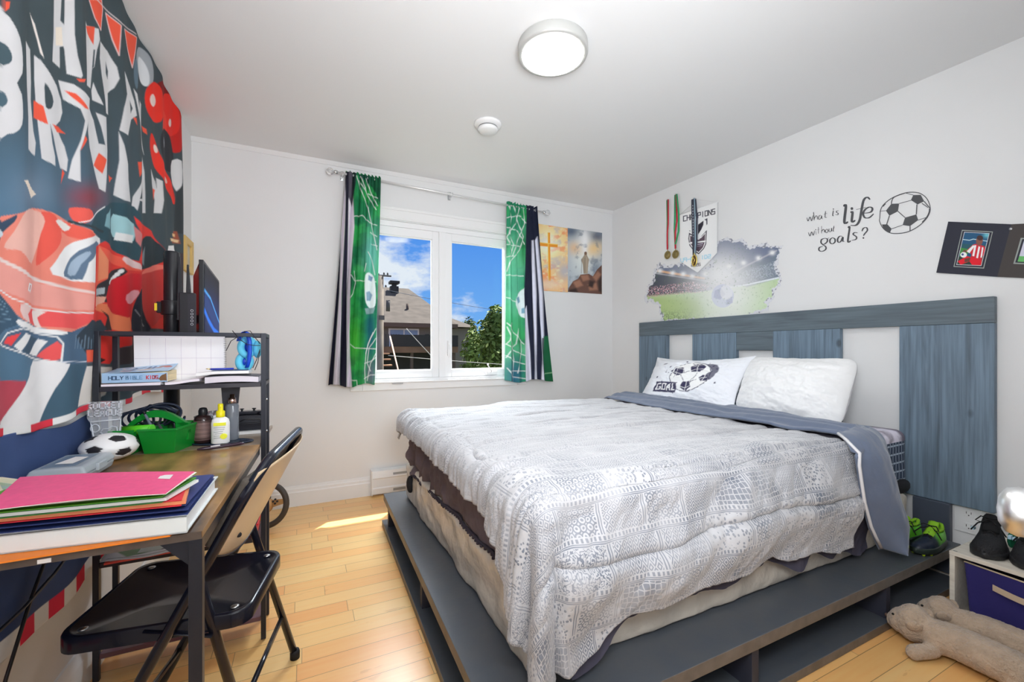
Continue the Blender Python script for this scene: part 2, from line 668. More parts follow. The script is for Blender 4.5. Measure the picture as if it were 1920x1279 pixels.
def baseboard(name, seg):
    """seg: (x0,x1) along the back wall"""
    prof = [(0, 0), (-.016, 0), (-.016, .095), (-.012, .102), (-.012, .118), (-.007, .124), (-.005, .138), (0, .14)]
    MB().prism([(BACK + a, z) for a, z in prof], 0, seg[0], seg[1]).build(name, trim_m, kind='structure')


baseboard('baseboard_back', (LEFT, 2.70))
MB().prism([(LEFT, 0), (LEFT + .014, 0), (LEFT + .014, .10), (LEFT + .006, .135), (LEFT, .137)], 1, FRONT, BACK - .02).build('baseboard_left', trim_m, kind='structure')
mb = MB()
for a, b in ((.014, .15), (.018, .03)):
    mb.prism([(right_x(FRONT), FRONT), (right_x(BACK), BACK), (right_x(BACK) - a, BACK), (right_x(FRONT) - a, FRONT)], 2, 0, b)
mb.build('baseboard_right', trim_m, kind='structure')

# ------------------------------------------------------------------ window
win = bpy.data.objects.new('window_1', None); COL.objects.link(win); win.location = (1.03, BACK, WZ0); OFF['window_1'] = Vector(win.location)
win['kind'] = 'structure'
# outer box frame in the opening, mullion
f = MB()
y0, y1 = BACK + .012, BACK + .13
f.box((WX0, y0, WZ0), (WX1, y1, .865)).box((WX0, y0, 2.035), (WX1, y1, WZ1))
f.box((WX0, y0, .865), (.435, y1, 2.035)).box((1.615, y0, .865), (WX1, y1, 2.035)).box((.975, y0, .865), (1.03, y1, 2.035))
f.build('window_frame', pvc_m, win, bevel=.003)
for (a, b) in ((.435, .975), (1.03, 1.615)):
    s_ = MB()
    w = .052
    yy0, yy1 = BACK + .022, BACK + .085
    s_.box((a, yy0, .865), (a + w, yy1, 2.035)).box((b - w, yy0, .865), (b, yy1, 2.035))
    s_.box((a + w, yy0, .865), (b - w, yy1, .865 + w + .006)).box((a + w, yy0, 2.035 - w - .01), (b - w, yy1, 2.035))
    # glazing bead
    for q in (0, 1):
        xx = a + w if q == 0 else b - w - .008
        s_.box((xx, yy0 + .012, .923), (xx + .008, yy0 + .03, 1.973))
    s_.box((a + w, yy0 + .012, .923), (b - w, yy0 + .03, .931)).box((a + w, yy0 + .012, 1.965), (b - w, yy0 + .03, 1.973))
    sash = s_.build('sash', pvc_m, win, bevel=.003)
    gm = MATS.get('pane_glass')
    if gm is None:
        gm = bpy.data.materials.new('pane_glass'); gm.use_nodes = True
        nt = gm.node_tree; nt.nodes.clear()
        o_ = nt.nodes.new('ShaderNodeOutputMaterial'); mx = nt.nodes.new('ShaderNodeMixShader'); t_ = nt.nodes.new('ShaderNodeBsdfTransparent'); g_ = nt.nodes.new('ShaderNodeBsdfGlossy')
        g_.inputs['Roughness'].default_value = .0; t_.inputs['Color'].default_value = (.97, .98, .98, 1)
        lw = nt.nodes.new('ShaderNodeLayerWeight'); pw_ = nt.nodes.new('ShaderNodeMath'); pw_.operation = 'POWER'; pw_.inputs[1].default_value = 5
        fr = nt.nodes.new('ShaderNodeMath'); fr.operation = 'MULTIPLY_ADD'; fr.inputs[1].default_value = .3; fr.inputs[2].default_value = .004
        nt.links.new(lw.outputs['Facing'], pw_.inputs[0]); nt.links.new(pw_.outputs[0], fr.inputs[0]); nt.links.new(fr.outputs[0], mx.inputs[0]); nt.links.new(t_.outputs[0], mx.inputs[1]); nt.links.new(g_.outputs[0], mx.inputs[2]); nt.links.new(mx.outputs[0], o_.inputs[0])
        MATS['pane_glass'] = gm
    MB().box((a + w, yy0 + .03, .923), (b - w, yy0 + .034, 1.973)).build('glass_pane', gm, sash)
# casing round the window, sill and apron
t_ = MB()
t_.box((.30, BACK - .018, .78), (.385, BACK, 2.165)).box((1.665, BACK - .018, .78), (1.75, BACK, 2.165))
t_.box((.385, BACK - .018, 2.085), (1.665, BACK, 2.165)).box((.385, BACK - .016, .78), (1.665, BACK, .834))
t_.box((.292, BACK - .026, 2.150), (1.758, BACK, 2.172)).box((.385, BACK - .022, 2.080), (1.665, BACK, 2.092))
t_.build('trim_2', trim_m, kind='structure', bevel=.004)
MB().box((.386, BACK - .03, .834), (1.664, BACK + .02, .846)).build('window_sill', pvc_m, win, bevel=.003)
# cam latch on the mullion side of the right sash and crank below
h = MB().box((1.045, BACK - .002, 1.04), (1.063, BACK + .024, 1.16)).tube([(1.054, BACK - .002, 1.14), (1.054, BACK - .022, 1.12), (1.054, BACK - .02, 1.02)], .006, 8)
h.build('window_handle', pvc_m, win, bevel=.002)
h = MB().box((1.38, BACK - .005, .875), (1.48, BACK + .024, .905)).tube([(1.42, BACK - .005, .895), (1.415, BACK - .03, .91), (1.38, BACK - .035, .955)], .005, 8).ball((1.38, BACK - .035, .962), .009, 10)
h.build('crank', pvc_m, win, bevel=.002)
h = MB().box((.60, BACK - .03, .826), (.68, BACK - .017, .834))
h.build('weep_cover', M('grey_plastic', C(150, 150, 150), .4), win)

# ------------------------------------------------------------------ door with silver knob, standing open beside the camera
door = bpy.data.objects.new('door_1', None); COL.objects.link(door); door.location = (1.46, .25, .0); OFF['door_1'] = Vector(door.location); door['kind'] = 'structure'
dd = Vector((.98, .175, 0)).normalized(); dn = Vector((-dd.y, dd.x, 0))
E0 = Vector((.708, .128, 0))
xf = Matrix(((dd.x, dn.x, 0, E0.x), (dd.y, dn.y, 0, E0.y), (0, 0, 1, 0), (0, 0, 0, 1)))
MB().box((0, -.035, .012), (.74, 0, 2.03), xf=xf).build('door_slab', trim_m, door, bevel=.002)
kn = MB()
kz = .898
R90 = xf @ Matrix.Translation((.062, 0, kz)) @ Matrix.Rotation(radians(-90), 4, 'X')
kn.lathe([(.031, 0), (.032, .004), (.028, .009), (.012, .012), (.011, .028), (.020, .034), (.0275, .045), (.029, .054), (.026, .063), (.016, .069), (.001, .071)], (0, 0, 0), 32, xf=R90)
kn.build('door_knob', M('brushed_nickel', (.80, .80, .80), .32, 1.0), door, label='round brushed silver knob')

# ------------------------------------------------------------------ electric baseboard heater under the window
hm = M('heater_enamel', (.84, .84, .84), .35)
ht = thing('baseboard_heater', 'white electric baseboard heater on the window wall behind the bed foot', 'heater', (1.2, BACK - .03, 0.015))
MB().prism([(BACK - .001, .012), (BACK - .06, .018), (BACK - .064, .06), (BACK - .058, .068), (BACK - .058, .13), (BACK - .064, .135), (BACK - .05, .185), (BACK - .001, .192)], 0, .45, 1.95).build('casing', hm, ht, bevel=.002)
sl = MB(); dk = M('heater_slot_dark', (.03, .03, .03), .6)
for x0 in (.60, 1.0, 1.4):
    sl = MB().prism([(BACK - .0605, .148), (BACK - .0565, .164), (BACK - .0535, .164), (BACK - .0575, .148)], 0, x0, x0 + .36)
    sl.build('upper_slot', M('heater_grey', C(140, 140, 140), .5), ht)
    MB().prism([(BACK - .0625, .030), (BACK - .0655, .05), (BACK - .0605, .05), (BACK - .0575, .030)], 0, x0, x0 + .36).build('lower_slot', MATS['heater_grey'], ht)
MB().box((.443, BACK - .066, .012), (.452, BACK, .193)).build('end_cap', hm, ht)

# ------------------------------------------------------------------ ceiling lamp and smoke detector
lx, ly = .990, 1.622
cl = thing('ceiling_light', 'flush round ceiling light with glowing white diffuser and grey rim', 'lamp', (lx, ly, CEIL - .05))
MB().lathe([(.150, 0), (.153, -.004), (.155, -.040), (.152, -.048), (.1365, -.050), (.1365, -.044), (.0, -.044)], (lx, ly, CEIL), 64).build('rim', M('lamp_rim', (.55, .55, .53), .35, .3), cl)
MB().lathe([(.136, -.0445), (.135, -.0505), (.128, -.0525), (.0, -.0530)], (lx, ly, CEIL), 64).build('diffuser', M('lamp_glow', (1, 1, 1), .5, emit=(1, .99, .97), estr=20.0), cl)
sx_, sy_ = .988, 2.36
sd = thing('smoke_detector', 'small round white smoke detector on the ceiling', 'smoke detector', (sx_, sy_, CEIL - .045))
wp = M('white_plastic', (.85, .85, .85), .35)
MB().lathe([(.082, 0), (.083, -.006), (.079, -.014), (.060, -.021), (.055, -.022)], (sx_, sy_, CEIL), 48).build('base_plate', wp, sd)
MB().lathe([(.056, -.020), (.056, -.026), (.0, -.026)], (sx_, sy_, CEIL), 48).build('vent_ring', M('vent_dark', (.22, .22, .22), .6), sd)
MB().lathe([(.050, -.024), (.058, -.029), (.060, -.036), (.056, -.044), (.046, -.049), (.0, -.051)], (sx_, sy_, CEIL), 48).build('cover', wp, sd)

# ------------------------------------------------------------------ wall outlet beside the headboard
def wall_quad(mb_, ya, yb, za, zb, o0, o1, mi=0):
    pts = [(right_x(ya) - o0, ya), (right_x(yb) - o0, yb), (right_x(yb) - o1, yb), (right_x(ya) - o1, ya)]
    mb_.prism(pts, 2, za, zb, mi)
    return mb_


ou = thing('wall_outlet', 'white double wall outlet partly behind the headboard corner', 'outlet', (right_x(.86), .86, .235))
wall_quad(MB(), .815, .905, .232, .356, .0005, .006).build('plate', wp, ou, bevel=.002)
r_ = MB(); s2 = MB()
for zc in (.265, .325):
    rc_ = wall_quad(MB(), .838, .872, zc - .016, zc + .016, .006, .009).build('receptacle', wp, ou, bevel=.001)
    for q4 in ((.846, .848, -.002, .008), (.862, .864, -.002, .008), (.853, .857, -.011, -.006)):
        wall_quad(MB(), q4[0], q4[1], zc + q4[2], zc + q4[3], .009, .0096).build('slot', dk, rc_)

# ================================================================== OUTSIDE
GZ = -3.0
MB().box((-60, BACK + .6, GZ - .3), (90, 160, GZ)).build('ground', M('yard_ground', C(78, 84, 52), .95, mottle=.4, mscale=.6), loc=(0, 40, GZ), kind='structure')
# our own house: eave above the window (it keeps most of the sun out)
MB().box((-3, BACK + .16, 2.62), (6, BACK + .16 + .52, 2.78)).build('trim_3', M('eave_paint', (.6, .58, .55), .6), kind='structure')
rng = random.Random(3)
roof_m = M('shingles', C(92, 84, 78, 1), .95, mottle=.35, mscale=3.0, bump=.5, bscale=6, detail=8)
hw_m = M('siding', C(128, 122, 116, 1), .9, mottle=.1, mscale=1)
fas_m = M('fascia', C(96, 80, 72, 1), .8)
deck_m = M('deck_wood', C(120, 92, 74), .9, mottle=.3, mscale=2)
blk = M('black_rail', C(42, 40, 42), .7)
glass_o = M('house_glass', C(120, 140, 175), .15)
HYW = 20.0
hs = thing('neighbour_house', 'grey house with hipped shingle roof and upstairs deck across the yard', 'house', (3.5, HYW + 3, GZ))
hx0, hx1 = -3.5, 6.15
MB().box((hx0, HYW, GZ), (hx1, HYW + 9, 2.15)).build('walls', hw_m, hs)
# hipped roof
e = .45; zr = 4.55
v = [(hx0 - e, HYW - e, 2.28), (hx1 + e, HYW - e, 2.28), (hx1 + e, HYW + 9 + e, 2.28), (hx0 - e, HYW + 9 + e, 2.28), (hx0 + 4.2, HYW + 4.5, zr), (5.35, HYW + 4.5, zr)]
MB().add(v, [(0, 1, 5, 4), (1, 2, 5), (2, 3, 4, 5), (3, 0, 4), (3, 2, 1, 0)]).build('roof', roof_m, hs)
MB().box((hx0 - e, HYW - e - .03, 2.10), (hx1 + e, HYW - e + .02, 2.29)).box((hx1 + e - .02, HYW - e, 2.10), (hx1 + e + .03, HYW + 9, 2.29)).build('fascia', fas_m, hs)
vt = MB().box((4.2, HYW + 3.6, 4.0), (4.62, HYW + 4.0, 4.52)).box((4.16, HYW + 3.5, 4.66), (4.66, HYW + 4.1, 4.80)).box((4.3, HYW + 3.65, 4.5), (4.52, HYW + 3.95, 4.68))
vt.build('roof_vent', blk, hs)
MB().tube([(4.6, HYW + 1.3, 2.7), (4.6, HYW + 1.3, 3.35)], .07, 8).build('plumbing_vent', fas_m, hs)
w_ = MB().box((3.45, HYW - .04, .95), (4.85, HYW + .02, 2.05)).build('patio_door', M('white_frame', (.8, .8, .82), .5), hs)
MB().box((3.53, HYW - .06, 1.02), (4.12, HYW - .03, 1.98)).box((4.18, HYW - .06, 1.02), (4.78, HYW - .03, 1.98)).build('pane', glass_o, w_)
MB().box((5.15, HYW - .1, 1.5), (5.32, HYW, 1.8)).build('wall_lamp', blk, hs)
MB().box((2.35, HYW - .05, .9), (2.7, HYW, 2.05)).build('shutter', blk, hs)
# right, lower wing
MB().box((6.15, HYW + .5, GZ), (7.55, HYW + 7, 2.15)).build('side_wing', hw_m, hs)
v = [(5.4, HYW + .2, 2.2), (7.85, HYW + .2, 2.2), (7.85, HYW + 7.3, 2.2), (5.4, HYW + 7.3, 2.2), (6.3, HYW + 2.2, 2.85), (6.9, HYW + 2.2, 2.85)]
MB().add(v, [(0, 1, 5, 4), (1, 2, 5), (2, 3, 4, 5), (3, 0, 4), (3, 2, 1, 0)]).build('wing_roof', roof_m, hs)
# deck with railings and stairs
dk_ = MB().box((-1, HYW - 2.6, .95), (5.9, HYW - .02, 1.20)).build('deck', deck_m, hs)
ra = MB()
for i in range(44):
    x = -.9 + i * .1
    ra.box((x, HYW - 2.58, 1.2), (x + .03, HYW - 2.55, 1.7))
ra.box((-1, HYW - 2.6, 1.68), (2.6, HYW - 2.52, 1.74)).box((3.1, HYW - 2.62, 1.2), (5.9, HYW - 2.55, 1.68))
ra.build('railing', blk, dk_)
sm_ = MB()
for i in range(11):
    sm_.box((2.1 + i * .02, HYW - 2.9 - i * .27, .9 - i * .22), (3.0, HYW - 2.6 - i * .27, .95 - i * .22))
sm_.build('stairs', M('stair_wood', C(190, 150, 120), .9), hs)
MB().tube([(2.1, HYW - 2.7, 1.6), (2.1, HYW - 5.6, -.9)], .03, 6).tube([(3.05, HYW - 2.7, 1.6), (3.1, HYW - 5.6, -.9)], .03, 6).build('handrail', M('rail_tan', C(200, 170, 150), .8), hs)
MB().box((-1, HYW - 1.0, GZ), (5.9, HYW - .9, .94)).build('under_deck_panel', blk, hs)  # plain black panel filling the space below the deck
for x in (.5, 3.9, 5.7):
    MB().box((x, HYW - 2.5, GZ), (x + .12, HYW - 2.4, .94)).build('deck_post', fas_m, hs)

# utility pole and lines
pl = thing('utility_pole', 'wooden utility pole outside the left window pane', 'utility pole', (1.554, 10, GZ))
pw = M('pole_wood', C(125, 115, 105), .95, mottle=.3, mscale=4)
MB().tube([(1.50, 10, GZ), (1.535, 10, 2.75)], [.12, .085], 12).build('pole', pw, pl)
for dz, dx in ((2.76, .0), (2.78, .12), (2.78, .2), (2.5, .16)):
    MB().tube([(1.5 + dx, 9.95, dz), (1.5 + dx, 9.95, dz + .05)], [.022, .014], 8).build('insulator', M('insulator', C(70, 66, 66), .5), pl)
MB().box((1.46, 9.93, 2.74), (1.78, 9.97, 2.77)).build('crossarm', MATS['insulator'], pl)
hwd = MB()
hwd.tube([(1.70, 9.9, 1.95), (1.70, 9.9, 2.2)], .045, 10).box((1.50, 9.88, 1.75), (1.62, 9.92, 1.85))
hwd.build('transformer', M('insulator', C(70, 66, 66), .5), pl)


def wire(name, a, b, sag, r, m, label):
    a = Vector(a); b = Vector(b)
    pts = []
    for i in range(25):
        t = i / 24
        p = a.lerp(b, t); p.z -= sag * 4 * t * (1 - t); pts.append(p)
    MB().tube(pts, r, 6).build(name, m, label=label, cat='cable', group='overhead lines outside')


wl = M('wire_pale', C(185, 180, 175), .7); wdk = M('wire_dark', C(60, 70, 90), .7)
wire('power_line', (1.66, 9.86, 2.42), (12, 17, 2.6), .15, .006, wdk, 'topmost dark overhead wire against the blue sky')
wire('power_line', (1.70, 9.86, .95), (11, 12.5, .30), .06, .008, wl, 'pale overhead wire crossing the house wall at door height')
wire('power_line', (1.70, 9.86, .52), (11, 12, .1), .08, .009, wl, 'pale overhead wire just below the deck edge')
wire('power_line', (1.70, 9.86, .32), (11, 12, -.25), .10, .008, wl, 'lowest pale overhead wire in front of the stairs')
wire('power_line', (2.35, 11, 1.62), (3.6, 11, .3), .02, .010, wl, 'pale cable slanting down in front of the stairs')

# trees
leaf_m = M('leaves_green', C(112, 132, 52), .7, mottle=.6, mscale=1.2)
leaf_d = M('leaves_dark', C(62, 88, 40), .8, mottle=.4, mscale=.5)
bark = M('bark', C(80, 65, 50), .95)


def tree(name, c, rx, rz, nl, size, mat, label, seed, group=None, blobs=None):
    r = random.Random(seed)
    t = thing(name, label, 'tree', (c[0], c[1], GZ), group)
    vs = []; fs = []
    for i in range(nl):
        if blobs:
            bx, bz, br = blobs[i % len(blobs)]
        else:
            bx, bz, br = 0, 0, 1
        while True:
            p = Vector((r.uniform(-1, 1), r.uniform(-1, 1), r.uniform(-1, 1)))
            if .35 < p.length < 1: break
        q = Vector((c[0] + (bx + p.x * br) * rx, c[1] + p.y * rx * br, c[2] + (bz + p.z * br) * rz))
        n = (p + Vector((r.uniform(-.8, .8), r.uniform(-.8, .8), r.uniform(-.2, 1.0)))).normalized()
        a = n.orthogonal().normalized(); a = Matrix.Rotation(r.uniform(0, 6.28), 3, n) @ a
        b = n.cross(a)
        s = size * r.uniform(.6, 1.3)
        k = len(vs)
        vs += [q - a * s, q - b * s * .5, q + a * s, q + b * s * .5]
        fs.append((k, k + 1, k + 2, k + 3))
    mb_ = MB(); mb_.add(vs, fs)
    mb_.build('crown', mat, t)
    MB().tube([(c[0], c[1], GZ), (c[0] + .1, c[1], c[2])], [rx * .12, rx * .05], 10).build('trunk', bark, t)
    return t


tree('leafy_tree', (5.35, 12.3, .05), 1.25, 2.2, 9500, .085, leaf_m, 'sunlit leafy green tree outside the right window pane', 5,
     blobs=[(0, 0, .9), (.35, .5, .55), (-.3, .35, .55), (.1, .78, .35), (-.6, -.2, .5), (.5, -.3, .6), (0, -.6, .9)])
k = 0
for (px, h_, w_x, w) in ((15.4, 4.7, 1.15, 'first'), (17.9, 5.1, 1.2, 'second'), (20.4, 4.8, 1.15, 'third'), (22.9, 5.2, 1.2, 'fourth')):
    tree('distant_tree', (px, 42, h_ - 3.2), w_x, 3.0, 1300, .26, leaf_d,
         'dark green distant tree, %s from the house roof in the row' % w, 20 + k, 'treeline behind the house'); k += 1
# ================================================================== TEXTILES AND PRINTS ON THE WALLS
cloth_m = Mcol('printed_cloth', .75, .2, bump=.05, bscale=300)
paper_m = Mcol('printed_paper', .35, .4)

# ------------------------------------------------------------------ birthday tapestry on the left-hand wall
BX = -.633


def banner_fold(y, z):
    s = .010 * np.sin(y * 15 + 1.2 * np.sin(z * 3)) + .006 * np.sin(y * 37 + z * 2.2) + .006 * np.sin(y * 7 - z * 4.0)
    s = s * (1 + .5 * (2.4 - z))
    return s


pxs = np.concatenate([np.linspace(-300, -8, 60), np.arange(0, 341.0, .9)])
nz_ = 430
zs = np.linspace(.885, 2.425, nz_)
yc = on_plane(pxs, np.full(len(pxs), 655.0), 'x', BX)[:, 1]
YY, ZZ = np.meshgrid(yc, zs, indexing='ij')
sag = .012 * np.sin(YY * 9) * sstep(1.3, .9, ZZ)
Xb = np.maximum(BX + banner_fold(YY, ZZ) * .5, -.6445)
PX, PY = project(np.full(YY.shape, BX), YY, ZZ)
p = Paint(PX, PY, (62, 73, 78), soft=.7)
# cooler, paler lower left part of the print
m = (sstep(120, 420, PY) * sstep(300, 0, PX))[..., None]
p.c = p.c * (1 - m * .75) + np.array(C(86, 122, 150)) * m * .75
p.glow(60, 360, 60, 60, (120, 132, 150), .5); p.glow(160, 370, 40, 35, (130, 60, 70), .9)
p.s = 3.1975
W_ = (198, 197, 199)
BG = (60, 72, 78)
RO = (232, 84, 62)
P_ = p.poly
P_([(-60, 60), (0, 75), (35, 120), (80, 220), (100, 330), (98, 430), (65, 490), (95, 560), (105, 660), (100, 740), (70, 785), (30, 800), (-60, 795)], W_, 2)
P_([(-40, 250), (0, 255), (25, 290), (38, 335), (25, 375), (-40, 385)], (66, 84, 92), 2); P_([(-40, 545), (0, 548), (18, 575), (20, 620), (-40, 665)], (70, 92, 104), 2)
P_([(138, 240), (195, 300), (203, 500), (200, 600), (225, 790), (242, 860), (237, 937), (165, 893), (166, 700), (146, 500)], W_)
P_([(225, 335), (262, 365), (310, 440), (360, 520), (388, 600), (398, 680), (385, 730), (350, 760), (375, 800), (410, 880), (425, 960), (420, 1030), (385, 1010), (355, 900), (332, 800), (316, 745), (330, 860), (348, 940), (350, 997), (275, 955), (262, 830), (240, 640), (228, 480)], W_)
P_([(285, 500), (318, 550), (337, 612), (320, 655), (292, 645), (285, 570)], BG, 2)
P_([(370, 485), (440, 505), (535, 590), (525, 670), (515, 720), (492, 800), (468, 900), (470, 1090), (425, 1070), (440, 960), (470, 840), (490, 720), (468, 650), (400, 600)], W_)
P_([(524, 640), (560, 720), (585, 860), (622, 868), (600, 760), (575, 675), (645, 705), (642, 900), (632, 990), (615, 1150), (582, 1130), (550, 1000), (518, 880), (508, 780), (514, 700)], W_)
P_([(708, 790), (730, 870), (750, 980), (755, 1080), (772, 1210), (735, 1200), (690, 1170), (700, 1080), (712, 960)], W_)
P_([(860, 945), (876, 1030), (882, 1150), (885, 1279), (850, 1279), (846, 1210), (818, 1200), (805, 1279), (775, 1279), (785, 1180), (828, 1090), (855, 1010)], W_)
P_([(846, 1085), (850, 1190), (818, 1190)], BG)
P_([(908, 1015), (938, 1090), (945, 1130), (941, 1068), (965, 1085), (972, 1200), (962, 1279), (935, 1279), (938, 1200), (920, 1110)], W_)
P_([(322, -40), (372, -40), (370, 125), (392, 150), (388, -40), (430, -40), (437, 200), (452, 330), (478, 450), (470, 465), (412, 445), (398, 300), (392, 280), (372, 285), (378, 412), (325, 370), (328, 200)], W_)
p.poly([(340, 165), (380, 165), (390, 278), (345, 275)], (240, 208, 195))
P_([(513, 128), (528, 155), (600, 175), (608, 240), (590, 300), (575, 400), (560, 420), (546, 530), (508, 508), (513, 400)], W_)
P_([(572, 300), (580, 300), (572, 400), (560, 420)], BG)
P_([(566, 495), (588, 560), (622, 632), (555, 600), (552, 545)], W_)
P_([(610, 250), (660, 310), (698, 400), (708, 470), (690, 530), (662, 562), (662, 690), (646, 680), (640, 600), (615, 450), (605, 350)], W_)
P_([(650, 372), (664, 430), (662, 480), (650, 440)], BG)
P_([(730, 425), (768, 515), (790, 600), (802, 690), (772, 715), (750, 808), (710, 780), (727, 640), (745, 560), (735, 480)], W_)
P_([(765, 600), (782, 648), (770, 678)], BG)
P_([(788, 528), (808, 560), (820, 640), (830, 600), (852, 625), (848, 690), (845, 790), (872, 930), (858, 890), (835, 780), (815, 680)], W_)
for q in ([(548, 0), (620, 0), (628, 60), (615, 185), (580, 110), (560, 40)], [(648, 80), (714, 150), (705, 332), (680, 240)], [(735, 170), (820, 225), (785, 405), (760, 300)]):
    P_(q, RO); p.line(q, 4, (225, 190, 190), closed=True)
p.line([(590, 0), (640, 50), (720, 140), (815, 205)], 5, (200, 190, 190))
for q in ([(225, 605), (280, 640), (305, 750), (226, 710)], [(405, 545), (450, 560), (522, 655), (490, 645), (440, 590)], [(515, 155), (580, 165), (572, 272), (530, 200)], [(330, 745), (375, 765), (414, 806), (365, 797)],
          [(585, 915), (630, 955), (600, 1040), (550, 990)], [(645, 1048), (685, 1070), (660, 1095), (650, 1085)], [(805, 968), (853, 968), (835, 1030), (815, 1058)], [(855, 755), (880, 775), (884, 808), (864, 790)],
          [(783, 700), (800, 705), (803, 748)], [(490, 810), (502, 832), (470, 898)], [(398, 1018), (410, 1042), (388, 1105)], [(450, 470), (500, 470), (488, 488), (462, 488)], [(925, 1130), (938, 1140), (932, 1200)], [(0, 0), (22, 0), (18, 40), (0, 60)], [(815, 310), (855, 300), (848, 380), (822, 375)]):
    P_(q, RO)
P_([(120, 1078), (155, 1078), (248, 1168), (205, 1190)], (236, 205, 190))
P_([(193, 80), (228, 150), (255, 260), (278, 352), (258, 320), (240, 240)], (226, 210, 205))
# balloons
P_(ell(860, 400, 45, 118, -12), (150, 156, 162)); P_(ell(856, 430, 26, 90, -12), (205, 208, 212))
P_(ell(806, 440, 14, 90, 0), (92, 112, 126))
P_(ell(1030, 735, 62, 185, -8), (188, 34, 30)); P_(ell(975, 570, 60, 90, -10), (120, 26, 28)); P_(ell(1018, 690, 50, 130, -8), (214, 42, 34))
P_(ell(922, 612, 50, 124, -6), (222, 48, 36)); P_(ell(908, 600, 17, 38, -6), (244, 196, 190)); P_(ell(1025, 738, 9, 24), (244, 190, 186))
P_(ell(985, 760, 22, 95, 0), (226, 60, 48)); P_(ell(1000, 900, 44, 134, -10), (44, 46, 52)); P_(ell(982, 852, 9, 34, -5), (150, 160, 170))
P_([(900, 800), (925, 830), (950, 920), (990, 1010), (1040, 1110), (1056, 1190), (1048, 1225), (990, 1110), (930, 1000), (900, 900)], (226, 52, 40), 3)
P_(ell(932, 892, 9, 26, -14), (246, 200, 190)); P_(ell(996, 1080, 8, 22, -20), (246, 180, 170))
P_([(1042, 965), (1080, 965), (1082, 1090), (1062, 1150), (1030, 1040)], (206, 206, 208), 2)
P_([(1060, 1150), (1084, 1100), (1084, 1400), (1050, 1400)], (52, 58, 62))
# lower half: the red sports car
p.s = 2.78; p.org = (0, 380)
P_([(-30, 930), (0, 930), (110, 925), (130, 930), (110, 1010), (60, 1090), (0, 1150), (-30, 1160)], (176, 70, 84), 2)
P_([(-30, 120), (60, 60), (190, 30), (290, 55), (380, 110), (505, 180), (505, 300), (480, 470), (460, 620), (380, 668), (300, 668), (110, 612), (50, 540), (0, 480), (-30, 460)], (240, 128, 112), 2)
P_([(120, 40), (215, 45), (260, 90), (230, 200), (180, 320), (90, 250), (20, 235), (60, 150)], (246, 170, 158), 3)
P_([(240, 50), (300, 70), (330, 180), (280, 270), (215, 330), (230, 200), (255, 100)], (222, 88, 76), 3)
P_([(315, 90), (440, 140), (470, 185), (400, 190), (330, 150)], (228, 92, 78), 2); P_([(300, 95), (330, 92), (375, 130), (350, 150), (320, 125)], (250, 215, 210), 2)
P_([(-30, 70), (10, 100), (70, 60), (60, 100), (10, 160), (0, 200), (-30, 220)], (56, 72, 92), 2); P_([(-20, 130), (10, 150), (12, 175), (-20, 185)], (190, 200, 210), 2)
P_([(505, 172), (430, 182), (345, 235), (292, 310), (282, 375), (470, 415), (500, 250)], (232, 230, 236), 2)
P_([(482, 198), (400, 248), (345, 335), (333, 385), (408, 400), (430, 310), (500, 240)], (92, 112, 134), 2); P_([(420, 255), (372, 310), (352, 372), (385, 378), (405, 320), (440, 262)], (150, 168, 186), 2)
P_([(-30, 285), (0, 285), (150, 370), (300, 425), (470, 468), (470, 480), (300, 440), (140, 385), (0, 305), (-30, 300)], (250, 200, 196))
P_([(-30, 305), (0, 305), (140, 388), (300, 444), (470, 486), (462, 560), (330, 560), (180, 530), (60, 480), (-30, 440)], (238, 150, 140))
P_([(90, 535), (200, 560), (330, 575), (455, 570), (455, 610), (380, 660), (300, 650), (200, 640), (110, 600)], (226, 84, 84)); P_([(190, 560), (260, 570), (220, 600), (240, 650), (205, 640), (185, 590)], (250, 205, 200), 2); P_([(95, 530), (180, 545), (140, 580), (160, 625), (110, 600)], (248, 190, 186), 2)
p.line([(0, 455), (60, 500), (180, 548), (330, 572), (455, 575)], 6, (252, 226, 224))
P_([(150, 418), (185, 428), (165, 468), (138, 460)], (240, 226, 224)); P_([(162, 426), (174, 430), (160, 458), (150, 456)], (190, 110, 104))
P_([(-30, 470), (0, 478), (50, 540), (85, 600), (80, 640), (30, 660), (-30, 690)], (60, 84, 104), 2)
for i in range(6):
    p.line([(-10, 500 + i * 24), (30 + i * 6, 530 + i * 20)], 3, (120, 150, 170))
P_([(85, 608), (200, 648), (330, 672), (300, 690), (150, 665), (90, 640)], (222, 222, 230), 2)
P_([(60, 655), (120, 650), (300, 700), (420, 640), (440, 700), (425, 835), (300, 835), (140, 800), (0, 745), (20, 700)], (74, 98, 122), 2)
P_([(40, 700), (100, 680), (60, 745), (20, 732)], (222, 70, 72)); P_([(70, 748), (125, 680), (165, 692), (100, 778)], (228, 228, 236)); P_([(108, 775), (165, 695), (218, 708), (150, 790)], (62, 82, 100)); P_([(150, 790), (225, 710), (262, 722), (212, 800)], (228, 228, 236)); P_([(215, 800), (290, 722), (305, 745), (300, 815), (270, 825)], (230, 84, 84))
p.line([(0, 735), (40, 680), (110, 655), (290, 700), (310, 735), (300, 830), (160, 805), (10, 745)], 7, (232, 234, 240), closed=True); p.line([(300, 830), (420, 830)], 4, (200, 205, 215))
P_([(185, 822), (335, 842), (290, 950), (215, 1130), (150, 1180), (0, 1215), (-30, 1215), (-30, 1180), (40, 1100), (100, 1000), (150, 900)], (222, 218, 228), 2)
P_([(335, 842), (420, 845), (395, 1070), (215, 1140), (280, 960)], (66, 92, 110))
